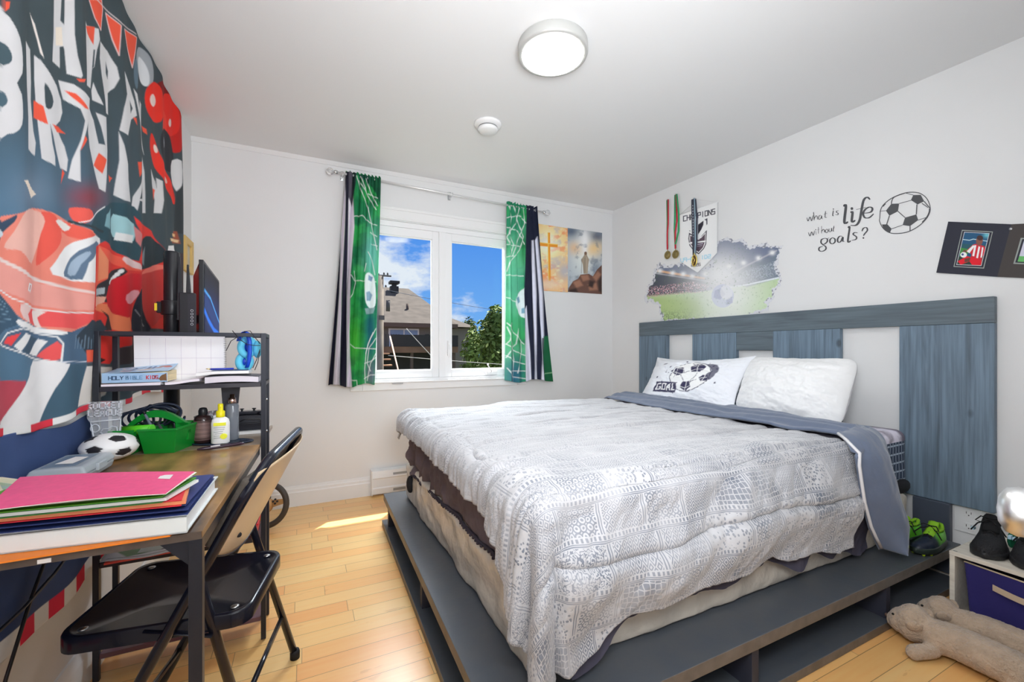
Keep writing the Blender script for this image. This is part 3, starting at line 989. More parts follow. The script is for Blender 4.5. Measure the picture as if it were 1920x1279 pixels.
# second half of the car, past the fold
P_([(480, 230), (470, 330), (440, 690), (425, 830), (590, 830), (700, 650), (865, 660), (865, 280), (800, 150), (690, 60), (600, 160)], (206, 56, 50))
P_([(372, 30), (440, 30), (462, 70), (420, 105), (382, 90)], (226, 90, 80), 3)
P_([(440, 120), (530, 20), (600, 0), (690, 20), (742, 130), (735, 230), (715, 305), (620, 265), (560, 215), (500, 180)], (48, 74, 84), 2)
P_([(600, 60), (690, 110), (690, 200), (600, 180), (580, 120)], (150, 190, 196), 2); P_([(612, 155), (690, 170), (685, 210), (605, 195)], (222, 230, 232)); P_([(540, 60), (580, 30), (570, 140), (530, 120)], (120, 160, 170)); p.line([(380, 110), (440, 90), (530, 20)], 5, (220, 220, 220)); p.line([(370, 100), (480, 130), (520, 150)], 12, (50, 60, 64))
P_([(690, 70), (745, 130), (740, 300), (715, 300), (738, 200), (700, 110)], (226, 60, 52)); P_([(690, 120), (735, 170), (720, 230), (700, 200)], (200, 120, 120))
P_([(735, 330), (745, 220), (775, 175), (810, 190), (850, 250), (840, 310), (790, 340), (745, 350)], (42, 52, 58), 2); P_([(745, 300), (770, 230), (765, 330)], (120, 130, 136))
P_([(748, 372), (800, 330), (845, 325), (855, 345), (840, 370), (780, 392)], (236, 110, 98), 2); P_([(830, 400), (845, 340), (862, 330), (860, 380), (845, 405)], (60, 40, 40))
P_([(500, 220), (600, 270), (720, 320), (740, 360), (660, 350), (560, 300), (555, 400), (470, 440)], (236, 88, 70)); P_([(505, 225), (555, 300), (555, 390), (500, 410)], (244, 132, 98))
P_([(640, 280), (720, 318), (730, 350), (650, 320)], (250, 190, 190), 2)
P_([(640, 338), (655, 360), (600, 420), (560, 435), (558, 520), (470, 505), (478, 440), (555, 395), (560, 370)], (52, 50, 54), 0)
for i, q in enumerate([(575, 415), (592, 402), (608, 390), (620, 375), (632, 358)]): P_(ell(q[0], q[1], 9, 12, 30), (226, 232, 236))
P_([(475, 450), (540, 442), (540, 475), (475, 485)], (170, 180, 184)); P_([(470, 488), (550, 490), (540, 520), (480, 545), (465, 540)], (226, 160, 140))
P_([(465, 548), (530, 525), (600, 545), (665, 600), (672, 668), (600, 660), (560, 580), (470, 560)], (240, 120, 84), 2); P_([(530, 560), (560, 600), (545, 668), (600, 668), (570, 590)], (52, 44, 46))
P_([(720, 370), (745, 420), (700, 480), (680, 560), (655, 600), (560, 540), (560, 440), (640, 380)], (196, 36, 46), 2); P_([(650, 480), (700, 455), (720, 470), (690, 520), (655, 525)], (230, 150, 160), 2)
P_([(680, 660), (690, 560), (730, 450), (750, 470), (768, 560), (790, 655), (760, 690)], (34, 38, 52), 2)
for i in range(12): P_(ell(705 + (i * 37) % 70, 560 + (i * 53) % 100, 3, 3, n=8), (150, 150, 160))
P_([(740, 380), (860, 340), (866, 560), (790, 650), (760, 560)], (186, 58, 56))
P_([(440, 610), (480, 620), (530, 610), (560, 660), (520, 700), (490, 800), (425, 800), (380, 700)], (52, 62, 72))
for i in range(9): p.line([(380 + i * 12, 690 + (i % 3) * 12), (370 + i * 14, 760)], 3, (110, 132, 150))
P_([(420, 770), (500, 765), (500, 830), (424, 835)], (232, 90, 66)); P_([(520, 700), (600, 700), (595, 820), (580, 840), (525, 840)], (222, 52, 44)); P_([(525, 800), (560, 820), (535, 840), (500, 840)], (40, 34, 36))
P_([(600, 690), (690, 670), (690, 740), (600, 760)], (200, 46, 42)); P_([(600, 760), (700, 745), (700, 830), (600, 850)], (58, 50, 54))
P_([(425, 850), (500, 855), (600, 850), (560, 1000), (515, 1050), (385, 1075)], (214, 208, 202)); P_([(424, 838), (600, 840), (600, 856), (424, 856)], (70, 80, 86))
# cake at the far end of the print
P_([(900, 150), (890, 210), (935, 215), (925, 150)], (150, 80, 60)); P_([(875, 225), (905, 222), (920, 262), (865, 262)], (226, 226, 230)); P_([(884, 185), (930, 195), (928, 210), (886, 200)], (226, 190, 150)); P_([(892, 160), (918, 165), (918, 180), (894, 175)], (222, 180, 130))
P_([(865, 262), (945, 262), (945, 660), (865, 660)], (70, 60, 64))
# hem stripe
zz = ZZ
for k in range(-2, 22):
    ya = 1.0 + k * .105
    sel = (zz < .905) & (YY >= ya) & (YY < ya + .105)
    p.c[sel] = C(208, 54, 70) if k % 2 else C(232, 230, 236)
p.s = 1; p.org = (0, 0)
p.noise(.06, .02, 3)
bt = grid('birthday_tapestry', np.stack([Xb, YY, ZZ + .01 * np.sin(YY * 11) * sstep(1.1, .88, ZZ)], -1), cloth_m, colors=p.c, loc=(-.62, 2.0, .89),
          label='dark birthday tapestry with white lettering, balloons and a red sports car', cat='tapestry')
bt.modifiers.new('thick', 'SOLIDIFY').thickness = .0015

# navy tapestry underneath it, behind the desk
ys = np.linspace(1.0, 2.02, 220); zs2 = np.linspace(.345, .876, 150)
Y2, Z2 = np.meshgrid(ys, zs2, indexing='ij')
c2 = np.zeros(Y2.shape + (3,)); c2[:] = C(58, 76, 118)
c2 = c2 * (1 + .25 * (fbm(Y2 * 6, Z2 * 6, 4)[..., None] - .5))
st_ = Z2 < .395
idx = np.floor((Y2 + .02) / .075).astype(int) % 2
c2[st_ & (idx == 0)] = C(206, 46, 76); c2[st_ & (idx == 1)] = C(214, 216, 238)
X2 = -.6385 + .004 * np.sin(Y2 * 22 + Z2 * 2) + .002 * np.sin(Y2 * 9)
grid('navy_tapestry', np.stack([X2, Y2, Z2 + .012 * np.sin(Y2 * 10)], -1), cloth_m, colors=c2, solid=.0012, loc=(-.63, 1.5, .345),
     label='navy cloth with red and white hem hanging low on the wall behind the desk', cat='tapestry')

# ------------------------------------------------------------------ curtains and rod
rod_z = lambda x: 2.338 - (x - .145) * .0255
ry_ = BACK - .085
steel = M('satin_steel', (.72, .73, .74), .25, 1.0)
cr_ = thing('curtain_rod', 'thin silver curtain rod with clear faceted knobs above the window', 'curtain rod', (1.05, ry_, 2.3))
MB().tube([(.19, ry_, rod_z(.19)), (1.06, ry_, rod_z(1.06)), (1.90, ry_, rod_z(1.90))], .0085, 14).build('rod', M('rod_white', (.75, .75, .75), .3, .4), cr_)
crys = M('clear_acrylic', (.93, .94, .95), .08, trans=.75, ior=1.45)
for x, s in ((.175, -1), (1.915, 1)):
    MB().tube([(x - s * .035, ry_, rod_z(x)), (x - s * .02, ry_, rod_z(x)), (x - s * .01, ry_, rod_z(x))], [.012, .015, .009], 14).build('collar', steel, cr_)
    f_ = MB(); vs = []; fs = []
    nseg = 8
    prof = [(0, .0), (.016, .004), (.027, .020), (.024, .036), (.010, .048), (0, .050)]
    for r, d in prof:
        for k in range(nseg):
            q = 2 * pi * k / nseg
            vs.append((x + s * (d - .012), ry_ + r * cos(q), rod_z(x) + r * sin(q)))
    for i in range(len(prof) - 1):
        for k in range(nseg):
            l = (k + 1) % nseg
            fs.append((i * nseg + k, i * nseg + l, (i + 1) * nseg + l, (i + 1) * nseg + k))
    f_.add(vs, fs); f_.build('finial', crys, cr_, label='clear faceted finial')
for x in (.245, 1.052, 1.80):
    MB().box((x - .012, BACK - .004, rod_z(x) - .02), (x + .012, BACK, rod_z(x) + .045)).box((x - .004, ry_ - .004, rod_z(x) - .014), (x + .004, BACK - .004, rod_z(x) - .008)).tube([(x, ry_ - .012, rod_z(x) + .01), (x, ry_ - .012, rod_z(x) - .011), (x, ry_ + .012, rod_z(x) - .011)], .003, 8).tube([(x, BACK - .03, rod_z(x) - .01), (x, BACK - .03, rod_z(x) + .035)], .009, 10).build('bracket', steel, cr_, bevel=.001)


def curtain(name, top, bot, zt, zb, folds, seed, painter, label):
    """top/bot: (x0,x1) extents at rod and hem"""
    nu, nv = 330, 300
    u = np.linspace(0, 1, nu); v = np.linspace(0, 1, nv)
    U, V = np.meshgrid(u, v, indexing='ij')
    sv = V ** 1.15
    x0 = top[0] + (bot[0] - top[0]) * sv; x1 = top[1] + (bot[1] - top[1]) * sv
    ph = U * folds * 2 * pi + seed + .35 * np.sin(V * 4 + U * 6)
    amp = (.010 + .020 * V) * (.75 + .4 * np.sin(U * 5 + seed))
    X = x0 + (x1 - x0) * (U + .014 * np.sin(2 * ph) * (1 - .4 * V))
    Yc = ry_ - .012 - .01 * V + amp * np.sin(ph) + .006 * np.sin(U * folds * 4 * pi) * (1 - V)
    Z = zt - (zt - zb) * V
    hem = .012 * np.sin(U * 9 + seed) * V
    # ruffle above rod
    Z = Z + hem + np.where(V < .02, .006 * np.sin(U * 60), 0)
    Z = Z - (X - (top[0] + top[1]) / 2) * .0255 * (1 - V)
    Yc = np.minimum(Yc, BACK - .04)
    px, py = project(X, np.full(X.shape, ry_ - .012), Z)
    c = painter(px, py, U, V)
    o = grid(name, np.stack([X, Yc, Z], -1), cloth_m, colors=c, label=label, cat='curtain', loc=((top[0] + top[1]) / 2, ry_, zb))
    md = o.modifiers.new('thick', 'SOLIDIFY'); md.thickness = .002
    return o


def green_field(p, seed):
    p.noise(.8, .025, seed, (44, 150, 74), .45); p.noise(.6, .012, seed + 3, (110, 185, 140), .55); p.noise(.55, .05, seed + 9, (18, 66, 52), .55)


def paint_left(px, py, U, V):
    p = Paint(px, py, (24, 108, 66), soft=.8, org=(600, 300), sc_=2.78)
    green_field(p, 2)
    p.glow(270, 500, 40, 160, (110, 190, 176), .85, 1.2); p.glow(180, 940, 40, 130, (70, 170, 50), .8, 1.2); p.glow(262, 900, 26, 160, (30, 92, 110), .9, 1.0); p.glow(265, 1120, 30, 70, (92, 98, 118), .9, 1.0)
    p.poly([(180, 70), (320, 90), (312, 230), (285, 160), (240, 110)], (14, 52, 46), a=.8)
    wh = (226, 236, 232)
    for q in ([(190, 85), (215, 160), (250, 250), (270, 350), (296, 470)], [(215, 90), (250, 190), (292, 260)], [(175, 296), (220, 290), (262, 330), (296, 342)], [(205, 110), (245, 175), (300, 200)], [(240, 100), (268, 180), (300, 240)], [(160, 600), (178, 628), (290, 636)], [(178, 580), (186, 640), (170, 700), (156, 720)],
              [(158, 960), (180, 980), (290, 985)], [(290, 880), (262, 930), (240, 1000), (232, 1090), (236, 1170)], [(275, 900), (250, 960), (238, 1010)], [(290, 930), (255, 980), (246, 1060), (262, 1100)], [(290, 1010), (262, 1060), (246, 1150)], [(232, 1060), (262, 1050), (290, 1030)], [(230, 1140), (262, 1120), (288, 1120)], [(164, 1148), (192, 1150), (194, 1178)],
              [(250, 480), (270, 520), (285, 600)], [(240, 540), (232, 580)], [(262, 380), (296, 400)], [(268, 440), (298, 450)]):
        p.line(q, 3.2, wh, .9)
    p.poly([(236, 600), (262, 590), (282, 620), (290, 700), (286, 760), (262, 775), (238, 745), (232, 680)], (206, 220, 226), 3)
    p.poly([(240, 690), (258, 684), (272, 705), (262, 735), (242, 735)], (130, 160, 180)); p.poly([(252, 600), (275, 612), (268, 632), (250, 628)], (120, 150, 175)); p.poly([(232, 775), (286, 770), (276, 800), (240, 805)], (120, 150, 150))
    # striped reverse on the left
    bk = (30, 30, 46); wt = (200, 194, 204)
    def band(a, b, col):
        p.poly(a + b[::-1], col, soft=1.0)
    L0 = [(120, 60), (100, 350), (85, 700), (60, 950), (36, 1200)]
    L1 = [(136, 60), (112, 350), (100, 700), (86, 900), (66, 1200)]
    L2 = [(140, 60), (130, 350), (112, 700), (108, 900), (104, 1200)]
    L3 = [(150, 60), (146, 350), (140, 700), (138, 900), (138, 1200)]
    L4 = [(168, 60), (178, 350), (158, 600), (152, 900), (166, 1200)]
    band([(60, 60), (50, 350), (20, 1200)], L1, bk)
    band(L1, L2, wt); band(L2, L3, bk); band(L3, L4, wt)
    p.poly([(130, 60), (190, 60), (184, 130), (166, 240), (150, 200), (136, 240)], bk, a=.9)
    return p.c


def paint_right(px, py, U, V):
    p = Paint(px, py, (30, 120, 84), soft=.8, org=(600, 300), sc_=2.78)
    green_field(p, 5)
    p.glow(1010, 640, 50, 260, (96, 184, 150), .8, 1.0); p.glow(1010, 1130, 60, 100, (48, 96, 124), .9, 1.0); p.glow(1060, 440, 20, 120, (20, 110, 56), .8)
    wh = (228, 238, 236)
    for q in ([(985, 240), (1000, 300), (985, 380), (1010, 440), (990, 520), (975, 580)], [(1010, 240), (1030, 320), (1060, 400), (1040, 470), (985, 540)], [(975, 300), (1040, 290), (1075, 330)], [(1040, 250), (1020, 330), (975, 400), (1000, 470)], [(1060, 250), (1068, 330), (1030, 420), (1005, 500)], [(975, 350), (1030, 370), (1066, 440)], [(975, 440), (1040, 450)], [(975, 505), (1010, 500)],
              [(972, 600), (1060, 606)], [(972, 716), (1020, 740)], [(975, 850), (1010, 900), (1060, 960)], [(1000, 850), (985, 940), (972, 960)], [(975, 870), (1000, 960), (1012, 1040), (1008, 1100), (1006, 1165)], [(1030, 880), (1020, 960), (985, 1000), (972, 1030)], [(972, 960), (1020, 1000), (1068, 1020)], [(972, 1020), (1010, 1050), (1064, 1064)], [(1046, 940), (1050, 1000), (1036, 1060), (1026, 1110)], [(975, 1085), (1000, 1130), (1068, 1140)], [(990, 1100), (1068, 1100)]):
        p.line(q, 3.2, wh, .9)
    p.poly([(1058, 672), (1080, 668), (1080, 812), (1050, 818), (1028, 790), (1018, 740), (1030, 700)], (206, 222, 226), 3); p.poly([(1020, 720), (1036, 712), (1042, 740), (1026, 752)], (110, 150, 170)); p.poly([(1050, 775), (1062, 770), (1064, 800), (1050, 800)], (110, 150, 170))
    bk = (28, 32, 50); wt = (202, 204, 218)
    def band(a, b, col):
        p.poly(a + b[::-1], col, soft=1.0)
    A = [(1074, 230), (1072, 500), (1062, 700), (1066, 900), (1070, 1200)]
    B = [(1078, 230), (1076, 500), (1070, 760), (1094, 1000), (1100, 1200)]
    Cc = [(1098, 230), (1108, 500), (1106, 700), (1116, 900), (1118, 1200)]
    D = [(1102, 230), (1116, 500), (1120, 700), (1124, 900), (1126, 1200)]
    E_ = [(1116, 230), (1130, 430), (1140, 700), (1148, 900), (1156, 1200)]
    Fq = [(1122, 230), (1146, 430), (1156, 700), (1166, 950), (1174, 1200)]
    band(A, [(1078, 230), (1200, 230), (1240, 1300)], bk)
    band([(1066, 780), (1066, 900), (1070, 1200)], [(1076, 760), (1094, 1000), (1102, 1200)], wt)
    band([(1104, 420), (1108, 700), (1114, 900), (1114, 1200)], [(1110, 420), (1124, 700), (1128, 900), (1132, 1200)], wt)
    band([(1122, 420), (1144, 700), (1152, 900), (1150, 1200)], [(1132, 400), (1156, 700), (1168, 950), (1170, 1200)], wt)
    p.poly([(1166, 920), (1260, 900), (1260, 1300), (1166, 1300)], (26, 88, 56), soft=1.0); p.line([(1166, 1118), (1215, 1102)], 3, (150, 190, 150)); p.line([(1164, 930), (1168, 1110)], 5, (30, 34, 44)); p.noise(.1, .1)
    return p.c


curtain('curtain', (.262, .502), (.150, .458), 2.352, .832, 5.0, .6, paint_left, 'green soccer-print curtain with dark striped edge left of the window')
curtain('curtain', (1.532, 1.812), (1.515, 1.958), 2.325, .820, 5.5, 2.2, paint_right, 'green soccer-print curtain with netting between the window and the posters')

# ------------------------------------------------------------------ two posters
def flat_grid_back(px0, px1, py0, py1, n, m):
    a = on_plane(px0, (py0 + py1) / 2, 'y', BACK - .002); b = on_plane(px1, (py0 + py1) / 2, 'y', BACK - .002)
    xs = np.linspace(a[0], b[0], n)
    return xs


def poster(name, xa, xb, za, zb, painter, label, n=150, m=210):
    X, Z = np.meshgrid(np.linspace(xa, xb, n), np.linspace(za, zb, m), indexing='ij')
    px, py = project(X, np.full(X.shape, BACK - .002), Z)
    c = painter(px, py)
    Yp = BACK - .003 - .002 * (1 + np.sin(X * 9) * np.cos(Z * 7))
    return grid(name, np.stack([X, Yp, Z], -1), paper_m, colors=c, solid=.0006, label=label, cat='poster', loc=((xa + xb) / 2, BACK - .003, za))


def paint_cross(px, py):
    p = Paint(px, py, (232, 176, 120), soft=.5, org=(980, 340), sc_=3.198)
    p.glow(150, 390, 110, 130, (252, 226, 160), .95, 1.2); p.noise(.9, .09, 2, (226, 140, 92), .52); p.noise(.7, .07, 8, (180, 170, 170), .56)
    p.glow(150, 380, 60, 70, (255, 246, 205), .9, 1.3); p.glow(250, 540, 50, 60, (160, 166, 180), .8, 1.2); p.glow(120, 620, 120, 40, (216, 178, 150), .8); p.noise(.6, .15, 12, (244, 214, 180), .6)
    g = (214, 138, 40)
    p.poly([(148, 308), (163, 308), (168, 598), (154, 598)], g); p.poly([(102, 366), (210, 378), (208, 398), (102, 388)], g); p.line([(150, 310), (156, 596)], 3, (246, 196, 96)); p.line([(103, 368), (209, 380)], 3, (250, 206, 110))
    p.glow(150, 620, 90, 26, (226, 190, 160), .9, 1.0)
    return p.c


def paint_figure(px, py):
    p = Paint(px, py, (150, 160, 170), soft=.5, org=(980, 340), sc_=3.198)
    p.glow(370, 440, 90, 150, (214, 220, 214), .9, 1.0); p.glow(420, 400, 60, 50, (226, 184, 120), .9, 1.0); p.glow(310, 400, 40, 40, (210, 170, 120), .8, 1.0)
    p.glow(290, 300, 60, 40, (70, 84, 104), .9, 1.0); p.glow(440, 330, 60, 36, (72, 78, 92), .9, 1.0); p.glow(372, 380, 14, 90, (250, 252, 244), .95, .8); p.glow(372, 350, 40, 50, (236, 240, 238), .8, 1.0)
    p.noise(.6, .1, 5, (96, 106, 122), .56); p.glow(440, 520, 40, 60, (90, 104, 124), .7)
    rk = (96, 68, 58)
    p.poly([(268, 665), (275, 640), (300, 600), (330, 585), (345, 560), (395, 555), (420, 570), (445, 530), (475, 500), (480, 680), (268, 680)], rk)
    p.noise(.0, .1)
    for q in ([(300, 605), (340, 590), (360, 625), (320, 640)], [(345, 565), (390, 562), (400, 590), (360, 600)], [(420, 575), (450, 540), (470, 560), (440, 600)], [(390, 620), (440, 610), (450, 650), (400, 655)]):
        p.poly(q, (146, 104, 84), soft=2)
    for q in ([(280, 650), (320, 640), (330, 665), (270, 670)], [(400, 595), (430, 600), (420, 640), (390, 630)], [(450, 600), (475, 560), (475, 670), (455, 660)]): p.poly(q, (50, 36, 34), soft=2)
    rb = (150, 136, 118)
    p.poly([(370, 425), (382, 425), (385, 445), (397, 470), (392, 500), (388, 555), (364, 555), (358, 500), (350, 470), (366, 445)], rb); p.poly(ell(376, 432, 8, 10), (110, 84, 66)); p.line([(352, 465), (350, 552)], 2, (90, 70, 56)); p.line([(372, 460), (368, 550)], 2, (108, 96, 84)); p.line([(382, 455), (384, 550)], 2, (182, 168, 150))
    return p.c


poster('cross_poster', 1.868, 2.192, 1.617, 2.211, paint_cross, 'poster of a golden cross above clouds beside the curtain')
poster('figure_poster', 2.192, 2.584, 1.622, 2.214, paint_figure, 'poster of a robed figure standing on rocks, nearest the room corner')

# ------------------------------------------------------------------ picture frame on the left wall near the corner
pf = thing('picture_frame', 'narrow golden wooden frame high on the wall behind the monitors', 'picture frame', (-.64, 3.18, 1.56))
gold = M('gold_wood', C(196, 164, 96), .5)
MB().box((-.646, 3.08, 1.555), (-.625, 3.13, 1.76)).box((-.646, 3.24, 1.555), (-.625, 3.29, 1.76)).box((-.646, 3.13, 1.72), (-.625, 3.24, 1.76)).box((-.646, 3.13, 1.555), (-.625, 3.24, 1.59)).build('frame', gold, pf, bevel=.003)
MB().box((-.645, 3.13, 1.59), (-.636, 3.24, 1.72)).build('glass', M('frame_glass', C(170, 172, 168), .1), pf)

# ================================================================== RIGHT WALL
def rw(px, py, off=.003):
    return on_plane(px, py, 'r', off)


def rw_polys(polys, org, s, off=.0016, th=.0010):
    """flat outlines on the right-hand wall, given a small real thickness"""
    mb_ = MB()
    for q in polys:
        a = [rw(org[0] + x / s, org[1] + y / s, off) for x, y in q]
        b = [rw(org[0] + x / s, org[1] + y / s, off - th) for x, y in q]
        n = len(q)
        mb_.add([tuple(v) for v in a] + [tuple(v) for v in b], [list(range(n)), [n + i for i in range(n)][::-1]] + [(i, n + i, n + (i + 1) % n, (i + 1) % n) for i in range(n)])
    return mb_


def ribbon(pts, w, taper=True):
    pts = [np.array(q, float) for q in pts]
    if len(pts) > 2:
        out = []
        e = [pts[0]] + pts + [pts[-1]]
        for i in range(1, len(e) - 2):
            for k in range(6):
                t = k / 6; p0, p1, p2, p3 = e[i - 1:i + 3]
                out.append(.5 * ((2 * p1) + (-p0 + p2) * t + (2 * p0 - 5 * p1 + 4 * p2 - p3) * t * t + (-p0 + 3 * p1 - 3 * p2 + p3) * t ** 3))
        out.append(pts[-1]); pts = out
    quads = []
    n = len(pts)
    A = []; B = []
    for i in range(n):
        t = pts[min(i + 1, n - 1)] - pts[max(i - 1, 0)]
        t = t / (np.linalg.norm(t) + 1e-9)
        # broad-nib pen: strokes thick when they go down, thin sideways
        ww = w * (.45 + .75 * abs(t[1]))
        if taper: ww *= .55 + .45 * min(1, min(i, n - 1 - i) / max(1, n * .12))
        nn = np.array([-t[1], t[0]])
        A.append(pts[i] + nn * ww / 2); B.append(pts[i] - nn * ww / 2)
    for i in range(n - 1):
        quads.append([A[i], A[i + 1], B[i + 1], B[i]])
    return quads


ink = M('vinyl_charcoal', C(70, 71, 74), .5)
S = 4.2636; O7 = (1480, 340)
strokes = [(4, [(140, 290), (150, 318), (165, 285), (178, 316), (190, 272)]), (4, [(193, 245), (196, 280), (199, 312)]), (4, [(199, 300), (212, 276), (222, 282), (226, 306)]), (4, [(257, 275), (243, 272), (234, 288), (238, 306), (252, 296), (258, 276), (260, 296), (268, 300)]),
           (4, [(290, 238), (285, 286), (300, 288)]), (4, [(274, 264), (302, 256)]), (5, [(352, 232), (347, 272), (356, 276)]), (5, [(395, 235), (380, 238), (376, 247), (390, 256), (386, 268), (368, 266)]),
           (14, [(432, 200), (452, 196), (440, 328), (470, 324)]), (13, [(488, 250), (505, 248), (500, 322), (528, 312)]), (13, [(646, 146), (622, 128), (594, 152), (577, 230), (562, 310), (534, 350), (488, 352)]), (8, [(534, 226), (612, 208)]),
           (11, [(592, 256), (650, 246), (664, 218), (642, 206), (608, 224), (590, 258), (604, 290), (640, 290), (674, 260)]),
           (4, [(152, 408), (165, 438), (178, 404), (191, 432), (202, 394)]), (4, [(211, 398), (214, 426)]), (4, [(232, 366), (231, 418)]), (3, [(221, 389), (243, 382)]), (4, [(257, 358), (258, 416)]), (4, [(258, 402), (270, 384), (279, 390), (281, 410)]),
           (4, [(298, 382), (288, 396), (296, 412), (309, 400), (304, 384), (298, 382)]), (4, [(318, 378), (317, 398), (328, 404), (336, 392), (337, 374), (341, 400)]), (4, [(357, 356), (350, 396), (358, 398)]), (3, [(344, 376), (364, 370)]),
           (8, [(286, 455), (258, 466), (254, 492), (274, 504), (300, 486), (304, 464), (286, 455)]), (8, [(262, 506), (290, 522), (290, 545), (262, 560), (238, 552), (240, 530), (268, 520)]), (6, [(298, 462), (318, 452)]),
           (8, [(346, 450), (326, 466), (326, 490), (344, 500), (364, 486), (364, 462), (346, 450)]), (8, [(425, 440), (402, 440), (386, 462), (390, 486), (410, 482), (428, 446), (428, 478), (442, 480)]), (10, [(468, 372), (482, 368), (468, 480), (492, 476)]),
           (8, [(546, 412), (522, 410), (510, 424), (536, 444), (532, 464), (498, 472)]), (8, [(580, 400), (592, 376), (616, 370), (624, 392), (602, 420), (592, 436)])]
wl_ = thing('wall_lettering', 'charcoal wall lettering reading what is life without goals?', 'wall decal', tuple(rw(1575, 425)))
dts = {'is': [((352, 222), 5)], 'life': [((500, 218), 11)], 'without': [((211, 387), 4)], 'question_mark': [((592, 453), 7)]}
for nm_, i0, i1 in (('what', 0, 6), ('is', 6, 8), ('life', 8, 13), ('without', 13, 23), ('goals', 23, 30), ('question_mark', 30, 31)):
    q = []
    for w, s_ in strokes[i0:i1]:
        q += ribbon(s_, w * 1.3)
    for c, r in dts.get(nm_, []):
        q.append(ell(c[0], c[1], r, r, n=14))
    rw_polys(q, O7, S).build('word_' + nm_ if nm_ != 'question_mark' else nm_, ink, wl_)
ball_out = [(720, 290), (727, 225), (760, 175), (830, 125), (925, 90), (1000, 84), (1060, 100), (1108, 145), (1130, 215), (1115, 275), (1070, 332), (1010, 378), (940, 410), (860, 421), (795, 412), (745, 375), (718, 320)]
q = []
so = smoothpoly(ball_out, 4); cx_, cy_ = 925, 252
for i in range(len(so)):
    a = np.array(so[i]); b = np.array(so[(i + 1) % len(so)])
    w = 7 + 7 * (1 if (a[0] > 1080 and a[1] > 200) or (a[0] < 760 and a[1] < 200) else 0)
    ia = a + (np.array([cx_, cy_]) - a) * w / np.linalg.norm(a - (cx_, cy_)); ib = b + (np.array([cx_, cy_]) - b) * w / np.linalg.norm(b - (cx_, cy_))
    q.append([a, b, ib, ia])
q += [[(772, 235), (815, 180), (878, 178), (868, 240), (800, 275)], [(972, 150), (990, 110), (1050, 108), (1078, 160), (1025, 185)], [(905, 350), (925, 290), (1015, 265), (1030, 310), (965, 358)], [(740, 345), (785, 345), (818, 380), (805, 410), (755, 385)]]
for l in ([(878, 178), (972, 152)], [(868, 240), (925, 290)], [(1020, 185), (1015, 265)], [(772, 235), (722, 240)], [(800, 275), (778, 345)], [(905, 350), (818, 380)], [(1030, 310), (1108, 285)], [(965, 358), (965, 398)], [(815, 180), (835, 130), (925, 95)], [(990, 110), (925, 92)], [(1078, 160), (1122, 212)], [(1060, 176), (1110, 210)], [(778, 345), (745, 350)]):
    q += ribbon(l, 7, False)
rw_polys(q, O7, S).build('soccer_ball_decal', ink, label='charcoal soccer ball decal right of the wall lettering', cat='wall decal')

# stadium breaking through the wall
out_px = [(1208, 556), (1214, 536), (1222, 531), (1226, 506), (1236, 492), (1244, 496), (1262, 496), (1280, 490), (1300, 500), (1330, 500), (1338, 455), (1352, 448), (1366, 444), (1380, 450), (1392, 446), (1398, 452), (1402, 462), (1422, 458), (1440, 454), (1446, 462), (1470, 460), (1462, 476), (1458, 500), (1466, 520), (1464, 536), (1452, 545), (1452, 560), (1440, 568), (1444, 582), (1420, 588), (1390, 600), (1240, 604), (1238, 590), (1232, 572), (1222, 566), (1210, 568)]
yy = np.linspace(2.93, 1.67, 400); zz_ = np.linspace(1.30, 1.93, 210)
Yg, Zg = np.meshgrid(yy, zz_, indexing='ij'); Xg = 2.815 - .0315 * Yg - .0020
px, py = project(Xg, Yg, Zg)
p = Paint(px, py, (92, 102, 128), soft=.6)
jit = fbm(px * .25, py * .25, 3)
p.c = p.c * (1 - .0)
p.glow(1300, 470, 90, 40, (106, 114, 138), .8)
p.poly([(1200, 540), (1240, 542), (1300, 548), (1370, 540), (1470, 518), (1470, 620), (1200, 620)], (170, 192, 148))
p.poly([(1200, 560), (1240, 556), (1310, 560), (1330, 610), (1200, 620)], (158, 180, 120), soft=6)
p.poly([(1215, 505), (1225, 508), (1300, 522), (1340, 525), (1320, 545), (1250, 552), (1205, 556)], (66, 72, 84), soft=2); p.line([(1228, 507), (1270, 514), (1320, 522)], 4, (196, 150, 110)); p.line([(1225, 512), (1330, 528)], 2, (150, 150, 160))
p.noise(.0, 1)
sel_, mm_ = p.mask([(1206, 540), (1300, 528), (1330, 536), (1320, 548), (1208, 558)], 1)
rr = vnoise(px * 1.1, py * 1.1, 9)
seln = np.zeros(px.shape); seln[sel_] = mm_
for thr, col in ((.62, (200, 120, 130)), (.75, (220, 214, 226))): 
    k_ = ((rr > thr) * seln * .8)[..., None]; p.c = p.c * (1 - k_) + np.array(C(*col)) * k_
p.poly([(1370, 520), (1400, 500), (1455, 478), (1462, 500), (1465, 520), (1400, 538)], (96, 108, 124), soft=2); p.line([(1360, 520), (1400, 498), (1456, 470)], 3, (150, 150, 160)); p.line([(1345, 542), (1400, 534), (1464, 520)], 3, (206, 214, 222))
rr2 = vnoise(px * .9, py * .9, 19); sel_, mm_ = p.mask([(1370, 528), (1400, 506), (1458, 488), (1464, 514), (1400, 532)], 1); seln = np.zeros(px.shape); seln[sel_] = mm_
k_ = ((rr2 > .6) * seln * .6)[..., None]; p.c = p.c * (1 - k_) + np.array(C(170, 180, 190)) * k_
p.glow(1352, 515, 62, 50, (226, 232, 242), .95, 1.0); p.glow(1365, 560, 60, 45, (226, 236, 236), .75, 1.0)
for a in ((1237, 508), (1261, 512), (1281, 514), (1298, 518), (1323, 514), (1394, 493), (1422, 484), (1448, 474), (1367, 500)):
    p.glow(a[0], a[1], 6, 5, (250, 250, 255), .95, 1.2); p.glow(a[0], a[1], 2.2, 2.2, (255, 255, 255), 1, 1)
